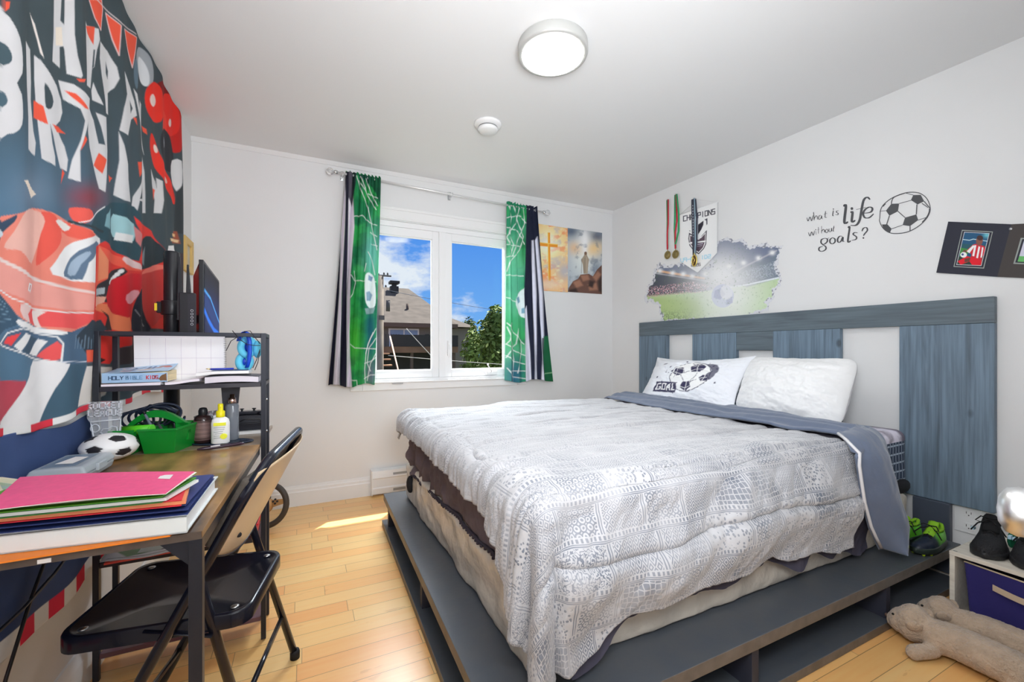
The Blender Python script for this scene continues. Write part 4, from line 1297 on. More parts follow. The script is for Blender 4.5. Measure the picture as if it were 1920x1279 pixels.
p.poly(ell(1355, 555, 21, 22), (192, 196, 210), a=.75); p.poly([(1340, 545), (1352, 540), (1360, 552), (1350, 562), (1338, 558)], (168, 172, 190), a=.7); p.poly([(1362, 560), (1372, 556), (1374, 568), (1362, 572)], (170, 174, 190), a=.7); p.poly(ell(1362, 548, 12, 14), (226, 226, 236), a=.6)
p.noise(.5, .35, 11, (96, 130, 84), .68)
gd = sstep(575, 600, py) * sstep(1330, 1240, px); k_ = (gd * (vnoise(px * .8, py * .5, 4) > .5) * .8)[..., None]; p.c = p.c * (1 - k_) + np.array(C(90, 108, 84)) * k_
p.glow(1370, 600, 60, 16, (222, 226, 230), .8, 1.0)
# torn plaster rim
P0 = np.array(out_px, float); d = np.full(px.shape, 1e9); ins = np.zeros(px.shape, bool)
wx = px + (fbm(px * .22, py * .22, 31) - .5) * 9; wy = py + (fbm(px * .22, py * .22, 57) - .5) * 9
for i in range(len(P0)):
    x1, y1 = P0[i]; x2, y2 = P0[(i + 1) % len(P0)]
    if y1 != y2: ins ^= ((y1 > wy) != (y2 > wy)) & (wx < (x2 - x1) * (wy - y1) / (y2 - y1) + x1)
    dx, dy = x2 - x1, y2 - y1; t = np.clip(((wx - x1) * dx + (wy - y1) * dy) / (dx * dx + dy * dy), 0, 1)
    d = np.minimum(d, np.hypot(wx - x1 - t * dx, wy - y1 - t * dy))
rim = ins & (d < 3.5 + 3.5 * (vnoise(px * .15, py * .15, 8)))
p.c[rim] = C(198, 199, 204); rk2 = rim & (vnoise(px * .35, py * .35, 77) > .74); p.c[rk2] = C(130, 132, 142); rk3 = ins & (d < .8); p.c[rk3] = C(176, 178, 184)
grid('stadium_decal', np.stack([Xg, Yg, Zg], -1), paper_m, colors=p.c, keep=ins, smooth=False, label='torn-hole wall decal showing a floodlit soccer stadium above the headboard', cat='wall decal')

# ------------------------------------------------------------------ pennant and medals hanging on nails
nail = M('nail_steel', (.5, .5, .52), .3, 1)


def rwp(y, z, off):
    return (right_x(y) - off, y, z)


pn = thing('champions_pennant', 'white champions pennant with dark shield hanging above the stadium decal', 'pennant', rwp(2.33, 1.72, .02))
ypa, ypb = 2.50, 2.165
n_, m_ = 220, 280
Yg, Zg = np.meshgrid(np.linspace(ypa, ypb, n_), np.linspace(2.172, 1.685, m_), indexing='ij')
fr_ = (ypa - Yg) / (ypa - ypb)
Zg = Zg + .0 * fr_
Xg = 2.815 - .0315 * Yg - .014 - .004 * np.sin(fr_ * 6)
px, py = project(Xg, Yg, Zg)
lo = np.where(fr_ < .5, 1.80 - .12 * (fr_ / .5), 1.68 + .12 * ((fr_ - .5) / .5))
p = Paint(px, py, (222, 224, 228), soft=.35, org=(1240, 360), sc_=7.992)
ik = (66, 64, 74)
# block letters CHAMPIONS
lets = {'C': [[(1, 0), (0, 0), (0, 1), (1, 1)]], 'H': [[(0, 0), (0, 1)], [(1, 0), (1, 1)], [(0, .5), (1, .5)]], 'A': [[(0, 1), (0, .2), (.3, 0), (1, 0), (1, 1)], [(0, .6), (1, .6)]], 'M': [[(0, 1), (0, 0), (.5, .5), (1, 0), (1, 1)]], 'P': [[(0, 1), (0, 0), (1, 0), (1, .55), (0, .55)]],
        'I': [[(.5, 0), (.5, 1)]], 'O': [[(0, 0), (1, 0), (1, 1), (0, 1), (0, 0)]], 'N': [[(0, 1), (0, 0), (1, 1), (1, 0)]], 'S': [[(1, 0), (0, 0), (0, .5), (1, .5), (1, 1), (0, 1)]],
        'U': [[(0, 0), (0, 1), (1, 1), (1, 0)]], '9': [[(1, 1), (1, 0), (0, 0), (0, .5), (1, .5)]], '-': [[(0, .5), (1, .5)]], '0': [[(0, 0), (1, 0), (1, 1), (0, 1), (0, 0)]], '1': [[(.5, 0), (.5, 1)]], 'D': [[(0, 0), (.7, 0), (1, .3), (1, .7), (.7, 1), (0, 1), (0, 0)]], '2': [[(0, 0), (1, 0), (1, .5), (0, .5), (0, 1), (1, 1)]], '5': [[(1, 0), (0, 0), (0, .5), (1, .5), (1, 1), (0, 1)]], '6': [[(1, 0), (0, 0), (0, 1), (1, 1), (1, .5), (0, .5)]]}


def write(p, txt, a, b, h, w, col, lw):
    """letters between points a and b (top-left corners run a->b), height h"""
    n = len(txt); dx = (b[0] - a[0]) / n; dy = (b[1] - a[1]) / n
    for i, ch in enumerate(txt):
        for st in lets.get(ch, []):
            p.line([(a[0] + dx * (i + .12 + q[0] * .72), a[1] + dy * (i + q[0] * .72) + q[1] * h) for q in st], lw, col)


write(p, 'CHAMPIONS', (325, 365), (810, 250), 74, 0, ik, 14)
p.poly([(415, 610), (490, 655), (545, 700), (600, 660), (682, 570), (672, 780), (640, 850), (560, 935), (480, 880), (420, 800), (405, 700)], ik)
p.poly([(425, 640), (500, 668), (548, 700), (600, 672), (665, 600), (660, 770), (630, 840), (560, 915), (488, 870), (432, 790), (418, 700)], (226, 226, 230)); p.poly([(432, 655), (500, 682), (548, 715), (600, 686), (655, 625), (652, 735), (432, 752)], (86, 70, 82)); p.poly([(436, 775), (650, 752), (622, 832), (560, 900), (494, 858)], (86, 70, 82))
p.poly([(415, 760), (665, 725), (668, 745), (415, 780)], (226, 226, 230)); p.line([(470, 800), (620, 775)], 10, (190, 185, 195)); p.line([(470, 826), (610, 803)], 8, (170, 165, 178))
p.poly([(550, 490), (632, 430), (630, 490), (600, 560), (550, 640)], (46, 44, 54)); p.poly([(645, 415), (690, 392), (690, 480), (676, 500), (672, 430)], (70, 68, 80)); p.poly([(415, 575), (435, 580), (430, 596)], ik); p.poly([(540, 700), (610, 655), (560, 720)], (230, 230, 234))
write(p, 'U9-0M 1D2', (285, 1000), (745, 935), 52, 0, (160, 200, 216), 13)
write(p, '2026', (445, 1078), (590, 1066), 38, 0, (110, 102, 108), 10)
grid('cloth', np.stack([Xg, Yg, Zg], -1), paper_m, pn, colors=p.c, keep=Zg > lo, smooth=True)
MB().tube([rwp(ypa + .01, 2.175, .012), rwp(ypb - .012, 2.175, .012)], .004, 8).build('hanging_bar', M('clear_rod', (.8, .8, .8), .3), pn)
MB().tube([rwp(ypa, 2.175, .012), rwp(2.345, 2.25, .006), rwp(ypb, 2.175, .012)], .0012, 6).build('string', M('string_white', (.75, .75, .75), .8), pn)
green = M('ribbon_green', C(46, 150, 96), .6); redm = M('ribbon_red', C(190, 40, 62), .6); brass = M('antique_brass', (.42, .33, .14), .35, 1.0, bump=.4, bscale=220); rib_bk = M('lanyard_charcoal', C(62, 66, 80), .6); rib_gr = M('lanyard_blue', C(140, 165, 180), .6)


def strap(pts, w, th=.0015):
    """flat ribbon hanging in the wall plane: pts (y, z, off)"""
    mb_ = MB(); vs = []
    for (y, z, o), ww in zip(pts, w if isinstance(w, list) else [w] * len(pts)):
        vs += [rwp(y + ww / 2, z, o), rwp(y - ww / 2, z, o), rwp(y - ww / 2, z, o + th), rwp(y + ww / 2, z, o + th)]
    fs = []
    for i in range(len(pts) - 1):
        a = i * 4
        for k in range(4):
            fs.append((a + k, a + (k + 1) % 4, a + 4 + (k + 1) % 4, a + 4 + k))
    fs.append((0, 3, 2, 1)); e = len(vs) - 4; fs.append((e, e + 1, e + 2, e + 3))
    return mb_.add(vs, fs, 0, True)


def medal(name, y, zt, zb, spread, label, seed):
    t = thing(name, label, 'medal', rwp(y, zb - .07, .01), 'medals hanging above the stadium decal')
    strap([(y + .004, zt, .012), (y + spread * .35, (zt + zb) / 2 + .03, .010), (y + spread * .5, zb + .16, .010), (y + .002, zb, .010)], .017).build('ribbon', green, t)
    strap([(y - .010, zt - .002, .016), (y - .006 - spread * .4, (zt + zb) / 2, .014), (y + .0, zb + .13, .015), (y, zb - .004, .014)], .015).build('ribbon', redm, t)
    if spread > .02:
        strap([(y - .016, zt - .002, .018), (y - .012 - spread, (zt + zb) / 2 + .05, .017), (y - .016 - spread * .8, zb + .13, .016), (y - .002, zb + .03, .0165)], .016).build('ribbon', green, t)
    MB().tube([rwp(y, zb, .012), rwp(y, zb - .018, .012)], .003, 8).build('ring', brass, t)
    c = rwp(y, zb - .050, .012); xf = Matrix.Translation(c) @ Matrix.Rotation(radians(-90), 4, 'Y')
    d_ = MB(); d_.lathe([(.0, -.0015), (.031, -.0015), (.034, .0), (.034, .003), (.029, .0035), (.027, .002), (.018, .002), (.016, .0045), (.0, .005)], (0, 0, 0), 36, xf=xf)
    for k in range(12):
        q = 2 * pi * k / 12
        d_.ball((c[0] - .003, c[1] + .0225 * cos(q), c[2] + .0225 * sin(q)), .0028, 6)
    d_.build('disc', brass, t)
    MB().tube([rwp(y, zt + .004, 0), rwp(y, zt + .004, .02)], .002, 8).build('nail', nail, t)


medal('medal', 2.628, 2.335, 1.925, .006, 'brass medal on narrow green-red ribbon, nearest the room corner', 1)
medal('medal', 2.545, 2.352, 1.915, .024, 'brass medal on looped green-red ribbon beside the pennant', 2)
t = thing('lanyard_medal', 'gold medal on a dark patterned lanyard hanging over the pennant', 'medal', rwp(2.345, 1.74, .03), 'medals hanging above the stadium decal')
strap([(2.372, 2.258, .022), (2.366, 2.1, .026), (2.356, 1.9, .03), (2.352, 1.82, .03)], .022).build('ribbon', rib_bk, t)
strap([(2.352, 2.262, .026), (2.342, 2.1, .03), (2.338, 1.9, .032), (2.344, 1.82, .032)], .010).build('ribbon', rib_gr, t)
strap([(2.346, 2.25, .023), (2.330, 2.1, .024), (2.330, 1.9, .028), (2.346, 1.82, .028)], .016).build('ribbon', rib_bk, t)
dm = MB()
for k in range(16):
    z0 = 2.2 - k * .022
    dm.box((right_x(2.36) - .0305, 2.362 - k * .0006, z0), (right_x(2.36) - .0275, 2.368 - k * .0006, z0 + .010))
dm.build('lanyard_print', M('lanyard_dots', C(150, 155, 168), .6), t)
c = rwp(2.346, 1.775, .034); g_ = M('bright_gold', (.85, .65, .18), .25, 1.0)
MB().tube([(c[0], c[1] + .022 * cos(a), c[2] + .042 * sin(a)) for a in [2 * pi * k / 24 for k in range(24)]], .005, 8, closed=True).tube([(c[0] - .003, c[1] + .012, c[2] + .03), (c[0] - .003, c[1] - .006, c[2] + .005), (c[0] - .003, c[1] + .008, c[2] - .03)], .004, 8).tube([(c[0], c[1], c[2] + .042), (c[0], c[1], c[2] + .06)], .003, 8).build('gold_emblem', g_, t)
MB().prism([(c[1] + .019 * cos(a), c[2] + .038 * sin(a)) for a in [2 * pi * k / 24 for k in range(24)]], 0, c[0] + .001, c[0] + .004).build('backing', M('medal_brown', C(70, 50, 44), .4), t)
MB().tube([rwp(2.36, 2.262, 0), rwp(2.36, 2.262, .03)], .002, 8).build('nail', nail, t)

# ------------------------------------------------------------------ black photo folder
fo = thing('photo_folder', 'opened black cardboard photo folder pinned beside the wall lettering', 'photo folder', rwp(.80, 1.41, .01))
blkcard = M('black_card', C(30, 32, 46), .55); brncard = M('brown_black_card', C(56, 50, 48), .55)


def rquad(px4, off, th, mats, name, parent, mi=0):
    a = [rw(x, y, off) for x, y in px4]; b = [rw(x, y, off + th) for x, y in px4]
    n = len(px4)
    return MB().add([tuple(v) for v in b] + [tuple(v) for v in a], [list(range(n)), [n + i for i in range(n)][::-1]] + [(i, n + i, n + (i + 1) % n, (i + 1) % n) for i in range(n)]).build(name, mats, parent)


def o7(*pts):
    return [(1480 + x / S, 340 + y / S) for x, y in pts]


rquad(o7((1270, 322), (1775, 343), (1662, 764), (1174, 731)), .004, .003, blkcard, 'left_cover', fo)
rquad(o7((1775, 343), (2230, 322), (2200, 790), (1662, 764)), .004, .003, brncard, 'right_cover', fo)
rquad(o7((1380, 388), (1628, 402), (1556, 698), (1312, 684)), .0074, .001, M('silver_line', C(140, 145, 140), .4), 'silver_border', fo)
rquad(o7((1385, 396), (1620, 408), (1550, 690), (1320, 678)), .0078, .001, blkcard, 'mat', fo)
yy = np.linspace(.95, .80, 120); zz_ = np.linspace(1.45, 1.69, 150)
# photograph of a young player: bilinear patch
q4 = np.array([rw(x, y, .0094) for x, y in o7((1398, 405), (1600, 415), (1535, 676), (1335, 668))])
A_, B_ = np.meshgrid(np.linspace(0, 1, 110), np.linspace(0, 1, 140), indexing='ij')
Pp = ((1 - A_) * (1 - B_))[..., None] * q4[0] + (A_ * (1 - B_))[..., None] * q4[1] + (A_ * B_)[..., None] * q4[2] + ((1 - A_) * B_)[..., None] * q4[3]
px, py = project(Pp[..., 0], Pp[..., 1], Pp[..., 2])
p = Paint(px, py, (30, 78, 112), soft=.35, org=O7, sc_=S)
p.glow(1580, 430, 40, 30, (110, 190, 200), .8); p.line([(1390, 465), (1440, 472), (1470, 462), (1590, 480)], 5, (190, 215, 220)); p.poly([(1380, 500), (1600, 510), (1590, 560), (1370, 560)], (36, 80, 90)); p.poly([(1370, 530), (1440, 545), (1420, 590), (1360, 600)], (60, 130, 60)); p.poly([(1330, 600), (1600, 620), (1590, 700), (1320, 690)], (40, 60, 50))
p.poly([(1470, 505), (1500, 500), (1560, 520), (1575, 560), (1555, 640), (1450, 635), (1455, 580), (1410, 560)], (190, 34, 50)); 
for q in ([(1480, 510), (1495, 512), (1478, 600), (1462, 596)], [(1512, 520), (1526, 524), (1508, 615), (1494, 612)], [(1540, 525), (1552, 530), (1540, 610), (1528, 610)]): p.poly(q, (232, 230, 236))
p.poly([(1418, 560), (1470, 510), (1480, 520), (1440, 575)], (226, 226, 236)); p.poly([(1368, 580), (1400, 545), (1420, 560), (1390, 590)], (100, 60, 50)); p.poly([(1345, 640), (1420, 598), (1500, 620), (1540, 640), (1530, 672), (1460, 668), (1440, 640), (1370, 668)], (206, 24, 40)); p.poly([(1400, 618), (1450, 610), (1440, 640), (1400, 650)], (96, 60, 50))
p.poly(ell(1393, 588, 26, 22), (220, 226, 236)); p.poly(ell(1385, 585, 10, 9), (60, 80, 130)); p.poly(ell(1520, 475, 27, 40, 8), (120, 76, 66)); p.poly(ell(1524, 452, 25, 20, 8), (60, 40, 40)); p.poly([(1540, 600), (1560, 590), (1550, 660), (1535, 650)], (110, 70, 60))
p.line([(1398, 405), (1600, 415), (1535, 676), (1335, 668)], 6, (216, 214, 218), closed=True)
grid('player_photo', Pp, paper_m, fo, colors=p.c, label='photo of a person in red and white striped jersey kneeling with a ball')
rquad(o7((1850, 452), (2060, 460), (2010, 670), (1790, 660)), .0074, .001, M('silver_line', C(140, 145, 140), .4), 'silver_border', fo)
rquad(o7((1862, 462), (2050, 470), (2000, 660), (1805, 650)), .0080, .001, blkcard, 'mat', fo)
rquad(o7((1876, 474), (2040, 480), (2010, 606), (1838, 598)), .0088, .001, M('photo_sky', C(190, 190, 206), .4), 'photo_sky', fo)
rquad(o7((1838, 598), (2010, 606), (1995, 650), (1824, 642)), .0088, .001, M('photo_grass', C(90, 165, 90), .4), 'photo_grass', fo)
c = rw(*o7((1770, 381))[0], .009)
MB().ball(tuple(c), (.003, .006, .006), 12).build('pin', nail, fo)
# ================================================================== BED
def wood_mat(name, c1, c2, axis, rough=.5, scale=1.0, knots=True):
    """stained board, grain running along axis (0 x, 1 y, 2 z)"""
    if name in MATS: return MATS[name]
    m = bpy.data.materials.new(name); m.use_nodes = True; nt = m.node_tree; N = nt.nodes.new; L = nt.links.new
    b = nt.nodes['Principled BSDF']; b.inputs['Roughness'].default_value = rough
    g = N('ShaderNodeNewGeometry'); mp = N('ShaderNodeMapping'); L(g.outputs['Position'], mp.inputs['Vector'])
    s = [16 * scale] * 3; s[axis] = 1.1 * scale; mp.inputs['Scale'].default_value = s
    nz = N('ShaderNodeTexNoise'); nz.inputs['Scale'].default_value = 1.4; nz.inputs['Detail'].default_value = 6; nz.inputs['Distortion'].default_value = 1.2; L(mp.outputs[0], nz.inputs['Vector'])
    s2 = [60 * scale] * 3; s2[axis] = 2.2 * scale
    mp2 = N('ShaderNodeMapping'); L(g.outputs['Position'], mp2.inputs['Vector']); mp2.inputs['Scale'].default_value = s2
    n2 = N('ShaderNodeTexNoise'); n2.inputs['Scale'].default_value = 1.5; n2.inputs['Detail'].default_value = 4; L(mp2.outputs[0], n2.inputs['Vector'])
    ad = N('ShaderNodeMath'); ad.operation = 'MULTIPLY_ADD'; ad.inputs[1].default_value = .5; L(n2.outputs['Fac'], ad.inputs[0])
    hf = N('ShaderNodeMath'); hf.operation = 'MULTIPLY'; hf.inputs[1].default_value = .6; L(nz.outputs['Fac'], hf.inputs[0]); L(hf.outputs[0], ad.inputs[2])
    rp = N('ShaderNodeValToRGB'); rp.color_ramp.elements[0].position = .36; rp.color_ramp.elements[1].position = .70
    rp.color_ramp.elements[0].color = (*c1, 1); rp.color_ramp.elements[1].color = (*c2, 1); L(ad.outputs[0], rp.inputs['Fac'])
    last = rp.outputs['Color']
    if knots:
        mp3 = N('ShaderNodeMapping'); L(g.outputs['Position'], mp3.inputs['Vector']); s3 = [7.0] * 3; s3[axis] = 4.0; mp3.inputs['Scale'].default_value = s3
        vo = N('ShaderNodeTexVoronoi'); vo.inputs['Scale'].default_value = .9; L(mp3.outputs[0], vo.inputs['Vector'])
        lt = N('ShaderNodeMapRange'); lt.inputs['From Min'].default_value = .05; lt.inputs['From Max'].default_value = .11; lt.inputs['To Min'].default_value = .7; lt.inputs['To Max'].default_value = 0
        L(vo.outputs['Distance'], lt.inputs['Value'])
        mx = N('ShaderNodeMix'); mx.data_type = 'RGBA'; L(lt.outputs[0], mx.inputs['Factor']); L(last, mx.inputs['A']); mx.inputs['B'].default_value = (*[v * .35 for v in c1], 1); last = mx.outputs['Result']
    L(last, b.inputs['Base Color'])
    bp = N('ShaderNodeBump'); bp.inputs['Strength'].default_value = .15; bp.inputs['Distance'].default_value = .004; L(n2.outputs['Fac'], bp.inputs['Height']); L(bp.outputs[0], b.inputs['Normal'])
    MATS[name] = m
    return m


blue_v = wood_mat('blue_stain_upright', C(76, 90, 102, 1.15), C(110, 130, 148, 1.2), 2)
blue_h = wood_mat('blue_stain_rail', C(76, 86, 94, 1.1), C(100, 114, 122, 1.1), 1, knots=False)
hb = thing('headboard', 'wide blue-grey stained wooden headboard with gaps against the wall', 'headboard', (right_x(1.85) - .03, 1.85, 0))


def hboard(name, ya, yb, za, zb, mat, off=(.008, .040)):
    a = [(right_x(ya) - off[0], ya), (right_x(yb) - off[0], yb), (right_x(yb) - off[1], yb), (right_x(ya) - off[1], ya)]
    return MB().prism(a, 2, za, zb).build(name, mat, hb, bevel=.003)


hboard('top_rail', .765, 2.925, 1.208, 1.326, blue_h)
hboard('upright_board', 2.612, 2.925, .36, 1.2075, blue_v)
hboard('upright_board', 1.996, 2.36, .36, 1.2075, blue_v)
hboard('centre_rail', 1.7415, 1.9955, 1.083, 1.2075, blue_h, (.008, .038))
hboard('upright_board', 1.362, 1.741, .36, 1.2075, blue_v)
hboard('upright_board', .765, 1.098, .36, 1.2075, blue_v)
post_m = M('post_paint', C(62, 68, 80), .45)
hboard('leg', .905, 1.04, .03, .3595, post_m, (.022, .055))
hboard('leg', 2.62, 2.75, .03, .3595, post_m, (.022, .055))

# platform
pf_m = M('platform_paint', C(70, 75, 82), .34, mottle=.22, mscale=14, bump=.06, bscale=40, mcol=C(88, 86, 82))
pe_m = M('platform_edge', C(104, 98, 92), .5, mottle=.3, mscale=20)
pin_m = M('platform_inner', C(44, 46, 58), .6)
bp_ = thing('bed_platform', 'low dark grey wooden bed platform with open shelf space underneath', 'bed frame', (1.55, 1.8, 0))


def pslab(za, zb, ins, name, mats):
    o = [(.396 + ins, .855 + ins), (2.705, .858 + ins), (2.66, 2.72 - ins), (.440 + ins, 2.72 - ins)]
    i_ = .62
    mb_ = MB()
    n = 4
    inner = [(.396 + i_, .855 + i_), (2.72 - .15, .858 + i_), (2.68 - .15, 2.72 - i_), (.44 + i_, 2.72 - i_)]
    vs = [(x, y, z) for z in (za, zb) for x, y in o] + [(x, y, z) for z in (za, zb) for x, y in inner]
    fs = []; 
    for k in range(4):
        l = (k + 1) % 4
        fs.append((k, l, 4 + l, 4 + k)); fs.append((8 + l, 8 + k, 12 + k, 12 + l))
        fs.append((4 + k, 4 + l, 12 + l, 12 + k)); fs.append((l, k, 8 + k, 8 + l))
    mb_.add(vs, fs)
    mb_.m = [1 if i % 4 == 0 else 0 for i in range(len(fs))]
    return mb_.build(name, mats, bp_, bevel=.002)


pslab(.157, .197, 0, 'top_deck', [pf_m, pe_m])
pslab(.0005, .033, -.008, 'bottom_deck', [pf_m, pe_m])
for (a, b) in (((.405, .86, .033), (.435, 1.10, .157)), ((1.245, .862, .033), (1.278, 1.46, .157)), ((2.05, .862, .033), (2.083, 1.46, .157)), ((.43, 1.72, .033), (1.02, 1.75, .157)), ((.45, 2.60, .033), (1.02, 2.63, .157))):
    MB().box(a, b).build('divider', [pin_m, pe_m], bp_, bevel=.001)
MB().box((.96, 1.42, .033), (2.6, 1.45, .157)).box((.96, 1.45, .033), (.99, 2.6, .157)).build('inner_wall', pin_m, bp_)

# box spring in torn plastic
plas = M('yellowed_plastic', C(196, 188, 176), .25, bump=1.0, bscale=14, mottle=.25, mscale=5, spec=.7)


def rounded_slab(name, x0, x1, y0, y1, z0, z1, r, mat, amp=0, seed=0, nscale=6, label=None, cat=None, side_mat=None, nz=16, nxy=240, crown=0, parent=None):
    """soft box skin: rounded corners and rim, with wrinkles"""
    per = []
    W_ = x1 - x0; D_ = y1 - y0
    n = nxy
    tot = 2 * (W_ + D_)
    cx, cy = (x0 + x1) / 2, (y0 + y1) / 2
    def outline(t):
        d = t * tot
        if d < W_: return (x0 + d, y0)
        d -= W_
        if d < D_: return (x1, y0 + d)
        d -= D_
        if d < W_: return (x1 - d, y1)
        return (x0, y1 - (d - W_))
    base = np.array([outline(i / n) for i in range(n)])
    q = np.stack([np.clip(base[:, 0], x0 + r, x1 - r), np.clip(base[:, 1], y0 + r, y1 - r)], 1)
    dv = base - q; ln = np.maximum(np.linalg.norm(dv, axis=1, keepdims=True), 1e-6); dirn = dv / ln
    rows = []
    prof = [(a, r * sin(a), r * (1 - cos(a))) for a in np.linspace(pi / 2, 0, 6)]
    zl = []
    for a, o, d in reversed([(a, r * sin(a), z0 + r * (1 - cos(a)) * .5) for a in np.linspace(pi / 2, 0, 5)]):
        zl.append((o, d))
    for z in np.linspace(z0 + r * .5, z1 - r, nz)[1:-1]: zl.append((r, z))
    for a in np.linspace(pi / 2, 0, 7): zl.append((r * sin(a), z1 - r + r * cos(a)))
    P = []
    for o, z in zl:
        xy = q + dirn * o
        P.append(np.concatenate([xy, np.full((n, 1), z)], 1))
    for f in np.linspace(1, 0, 9)[1:]:
        xy = np.array([cx, cy]) + (q - [cx, cy]) * f
        P.append(np.concatenate([xy, np.full((n, 1), z1 + crown * (1 - f))], 1))
    P = np.array(P)
    if amp:
        nx = fbm((P[..., 0] + P[..., 1]) * nscale + 7, P[..., 2] * nscale * 1.3 + (P[..., 0] - P[..., 1]) * 2, seed) - .5
        zz = len(zl)
        dd_ = np.zeros_like(P); dd_[:zz, :, 0] = dirn[:, 0]; dd_[:zz, :, 1] = dirn[:, 1]
        P = P + dd_ * (nx * 2 * amp)[..., None]
    return grid(name, P, mat, parent=parent, wrap=True, label=label, cat=cat, loc=(cx, cy, z0) if parent is None else None)


rounded_slab('box_spring', .552, 2.60, 1.005, 2.625, .199, .405, .03, plas, .014, 4, 12, 'box spring wrapped in yellowed crinkled plastic on the platform', 'box spring')


def lattice_mat():
    m = bpy.data.materials.new('navy_lattice'); m.use_nodes = True; nt = m.node_tree; N = nt.nodes.new; L = nt.links.new
    b = nt.nodes['Principled BSDF']; b.inputs['Roughness'].default_value = .8
    g = N('ShaderNodeNewGeometry'); sp = N('ShaderNodeSeparateXYZ'); L(g.outputs['Position'], sp.inputs[0])
    def mth(op, a, bb=None):
        n = N('ShaderNodeMath'); n.operation = op
        for i, v in enumerate((a, bb)):
            if v is None: continue
            if isinstance(v, (int, float)): n.inputs[i].default_value = v
            else: L(v, n.inputs[i])
        return n.outputs[0]
    u = mth('MULTIPLY', mth('ADD', sp.outputs['X'], sp.outputs['Y']), 1 / .030); v = mth('MULTIPLY', sp.outputs['Z'], 1 / .042)
    fu = mth('ABSOLUTE', mth('SUBTRACT', mth('FRACT', u), .5)); fv = mth('ABSOLUTE', mth('SUBTRACT', mth('FRACT', v), .5))
    l1 = mth('GREATER_THAN', fu, .43); l2 = mth('GREATER_THAN', mth('ADD', mth('MULTIPLY', fv, 1.0), mth('MULTIPLY', fu, -.25)), .37)
    k = mth('MAXIMUM', l1, l2)
    top = mth('GREATER_THAN', sp.outputs['Z'], .645)
    mx = N('ShaderNodeMix'); mx.data_type = 'RGBA'; L(k, mx.inputs['Factor']); mx.inputs['A'].default_value = (*C(48, 60, 80), 1); mx.inputs['B'].default_value = (*C(160, 172, 186), 1)
    nz = N('ShaderNodeTexNoise'); nz.inputs['Scale'].default_value = 9; nz.inputs['Detail'].default_value = 5; L(g.outputs['Position'], nz.inputs['Vector'])
    rp = N('ShaderNodeValToRGB'); rp.color_ramp.elements[0].color = (*C(112, 104, 118), 1); rp.color_ramp.elements[1].color = (*C(205, 200, 212), 1); rp.color_ramp.elements[0].position = .45; rp.color_ramp.elements[1].position = .6
    L(nz.outputs['Fac'], rp.inputs['Fac'])
    m2 = N('ShaderNodeMix'); m2.data_type = 'RGBA'; L(top, m2.inputs['Factor']); L(mx.outputs['Result'], m2.inputs['A']); L(rp.outputs['Color'], m2.inputs['B'])
    L(m2.outputs['Result'], b.inputs['Base Color'])
    return m


mt = thing('mattress', 'thick mattress with navy lattice side under the comforter', 'mattress', (1.6, 1.8, .408))
rounded_slab('body', .60, 2.66, 1.03, 2.62, .408, .695, .04, lattice_mat(), .004, 2, 6, parent=mt)
# bunched brown sheet wrapped round the foot end
br = M('brown_sheet', C(100, 88, 94), .85, bump=.5, bscale=30, mottle=.3, mscale=12)
yy = np.linspace(1.06, 2.66, 200); vv = np.linspace(0, 1, 30)
Yg, Vg = np.meshgrid(yy, vv, indexing='ij')
cr = sstep(1.4, 2.5, Yg)
Xg = .565 + (fbm(Yg * 13, Vg * 3, 6) - .5) * (.03 + .05 * cr) - .012 * np.sin(Yg * 55 + Vg * 2) * cr
zb_ = .415 - .035 * sstep(1.5, 2.4, Yg) + .006 * np.sin(Yg * 17)
Xg = np.where(Yg > 2.58, Xg + (Yg - 2.58) * .5, Xg)
grid('fitted_sheet', np.stack([Xg, Yg, zb_ + (.66 - zb_) * Vg], -1), br, mt, solid=.004, label='bunched dark brown fitted sheet')
pts = [(.558 + (fbm(np.array(y * 13.), np.array(0.), 6) - .5) * .03, y, .412 - .035 * sstep(1.5, 2.4, y)) for y in np.linspace(1.06, 2.5, 60)]
tr_ = MB(); tr_.tube([(float(a), float(b), float(c)) for a, b, c in pts], .006, 8)
for k, q in enumerate(pts[::1]):
    tr_.ball((float(q[0]) - .005, float(q[1]), float(q[2]) - .004), .0065, 6)
tr_.build('lace_trim', M('lace_dark', C(52, 46, 56), .8), mt)
MB().ball((.545, 2.45, .318), (.022, .03, .050), 14).build('black_foot_corner', M('black_cloth', C(24, 24, 28), .8), mt)  # dark lower corner of the mattress, shaped as a small black ball
MB().ball((2.58, 1.030, .43), (.08, .026, .035), 14).build('black_side_corner', MATS['black_cloth'], mt)  # black bottom corner of the mattress, shaped as a flattened ball

# ------------------------------------------------------------------ comforter
ZT = .708


def drape(s, t, R=.085, flare=.06, top=ZT, xf=.60, yn=1.02, depth=1.60):
    ds = np.maximum(0, -s); dt = np.maximum(0, -t); df = np.maximum(0, t - depth)
    x = xf + np.maximum(s, 0); y = yn + np.clip(t, 0, depth)
    dtt = np.where(df > 0, df, dt); sg = np.where(df > 0, 1.0, -1.0)
    Lh = np.sqrt(ds ** 2 + dtt ** 2) + 1e-9
    a = np.minimum(Lh / R, pi / 2)
    extra = np.maximum(0, Lh - R * pi / 2)
    out = R * np.sin(a) + extra * flare
    dn = R * (1 - np.cos(a)) + extra * sqrt(1 - flare ** 2)
    x = x - out * ds / Lh; y = y + sg * out * dtt / Lh
    nx = -ds / Lh * np.sin(a); ny = sg * dtt / Lh * np.sin(a); nz = np.cos(a)
    z0_ = np.broadcast_to(np.asarray(top, float), x.shape)
    return np.stack([x, y, z0_ - dn], -1), np.stack([nx, ny, nz], -1)


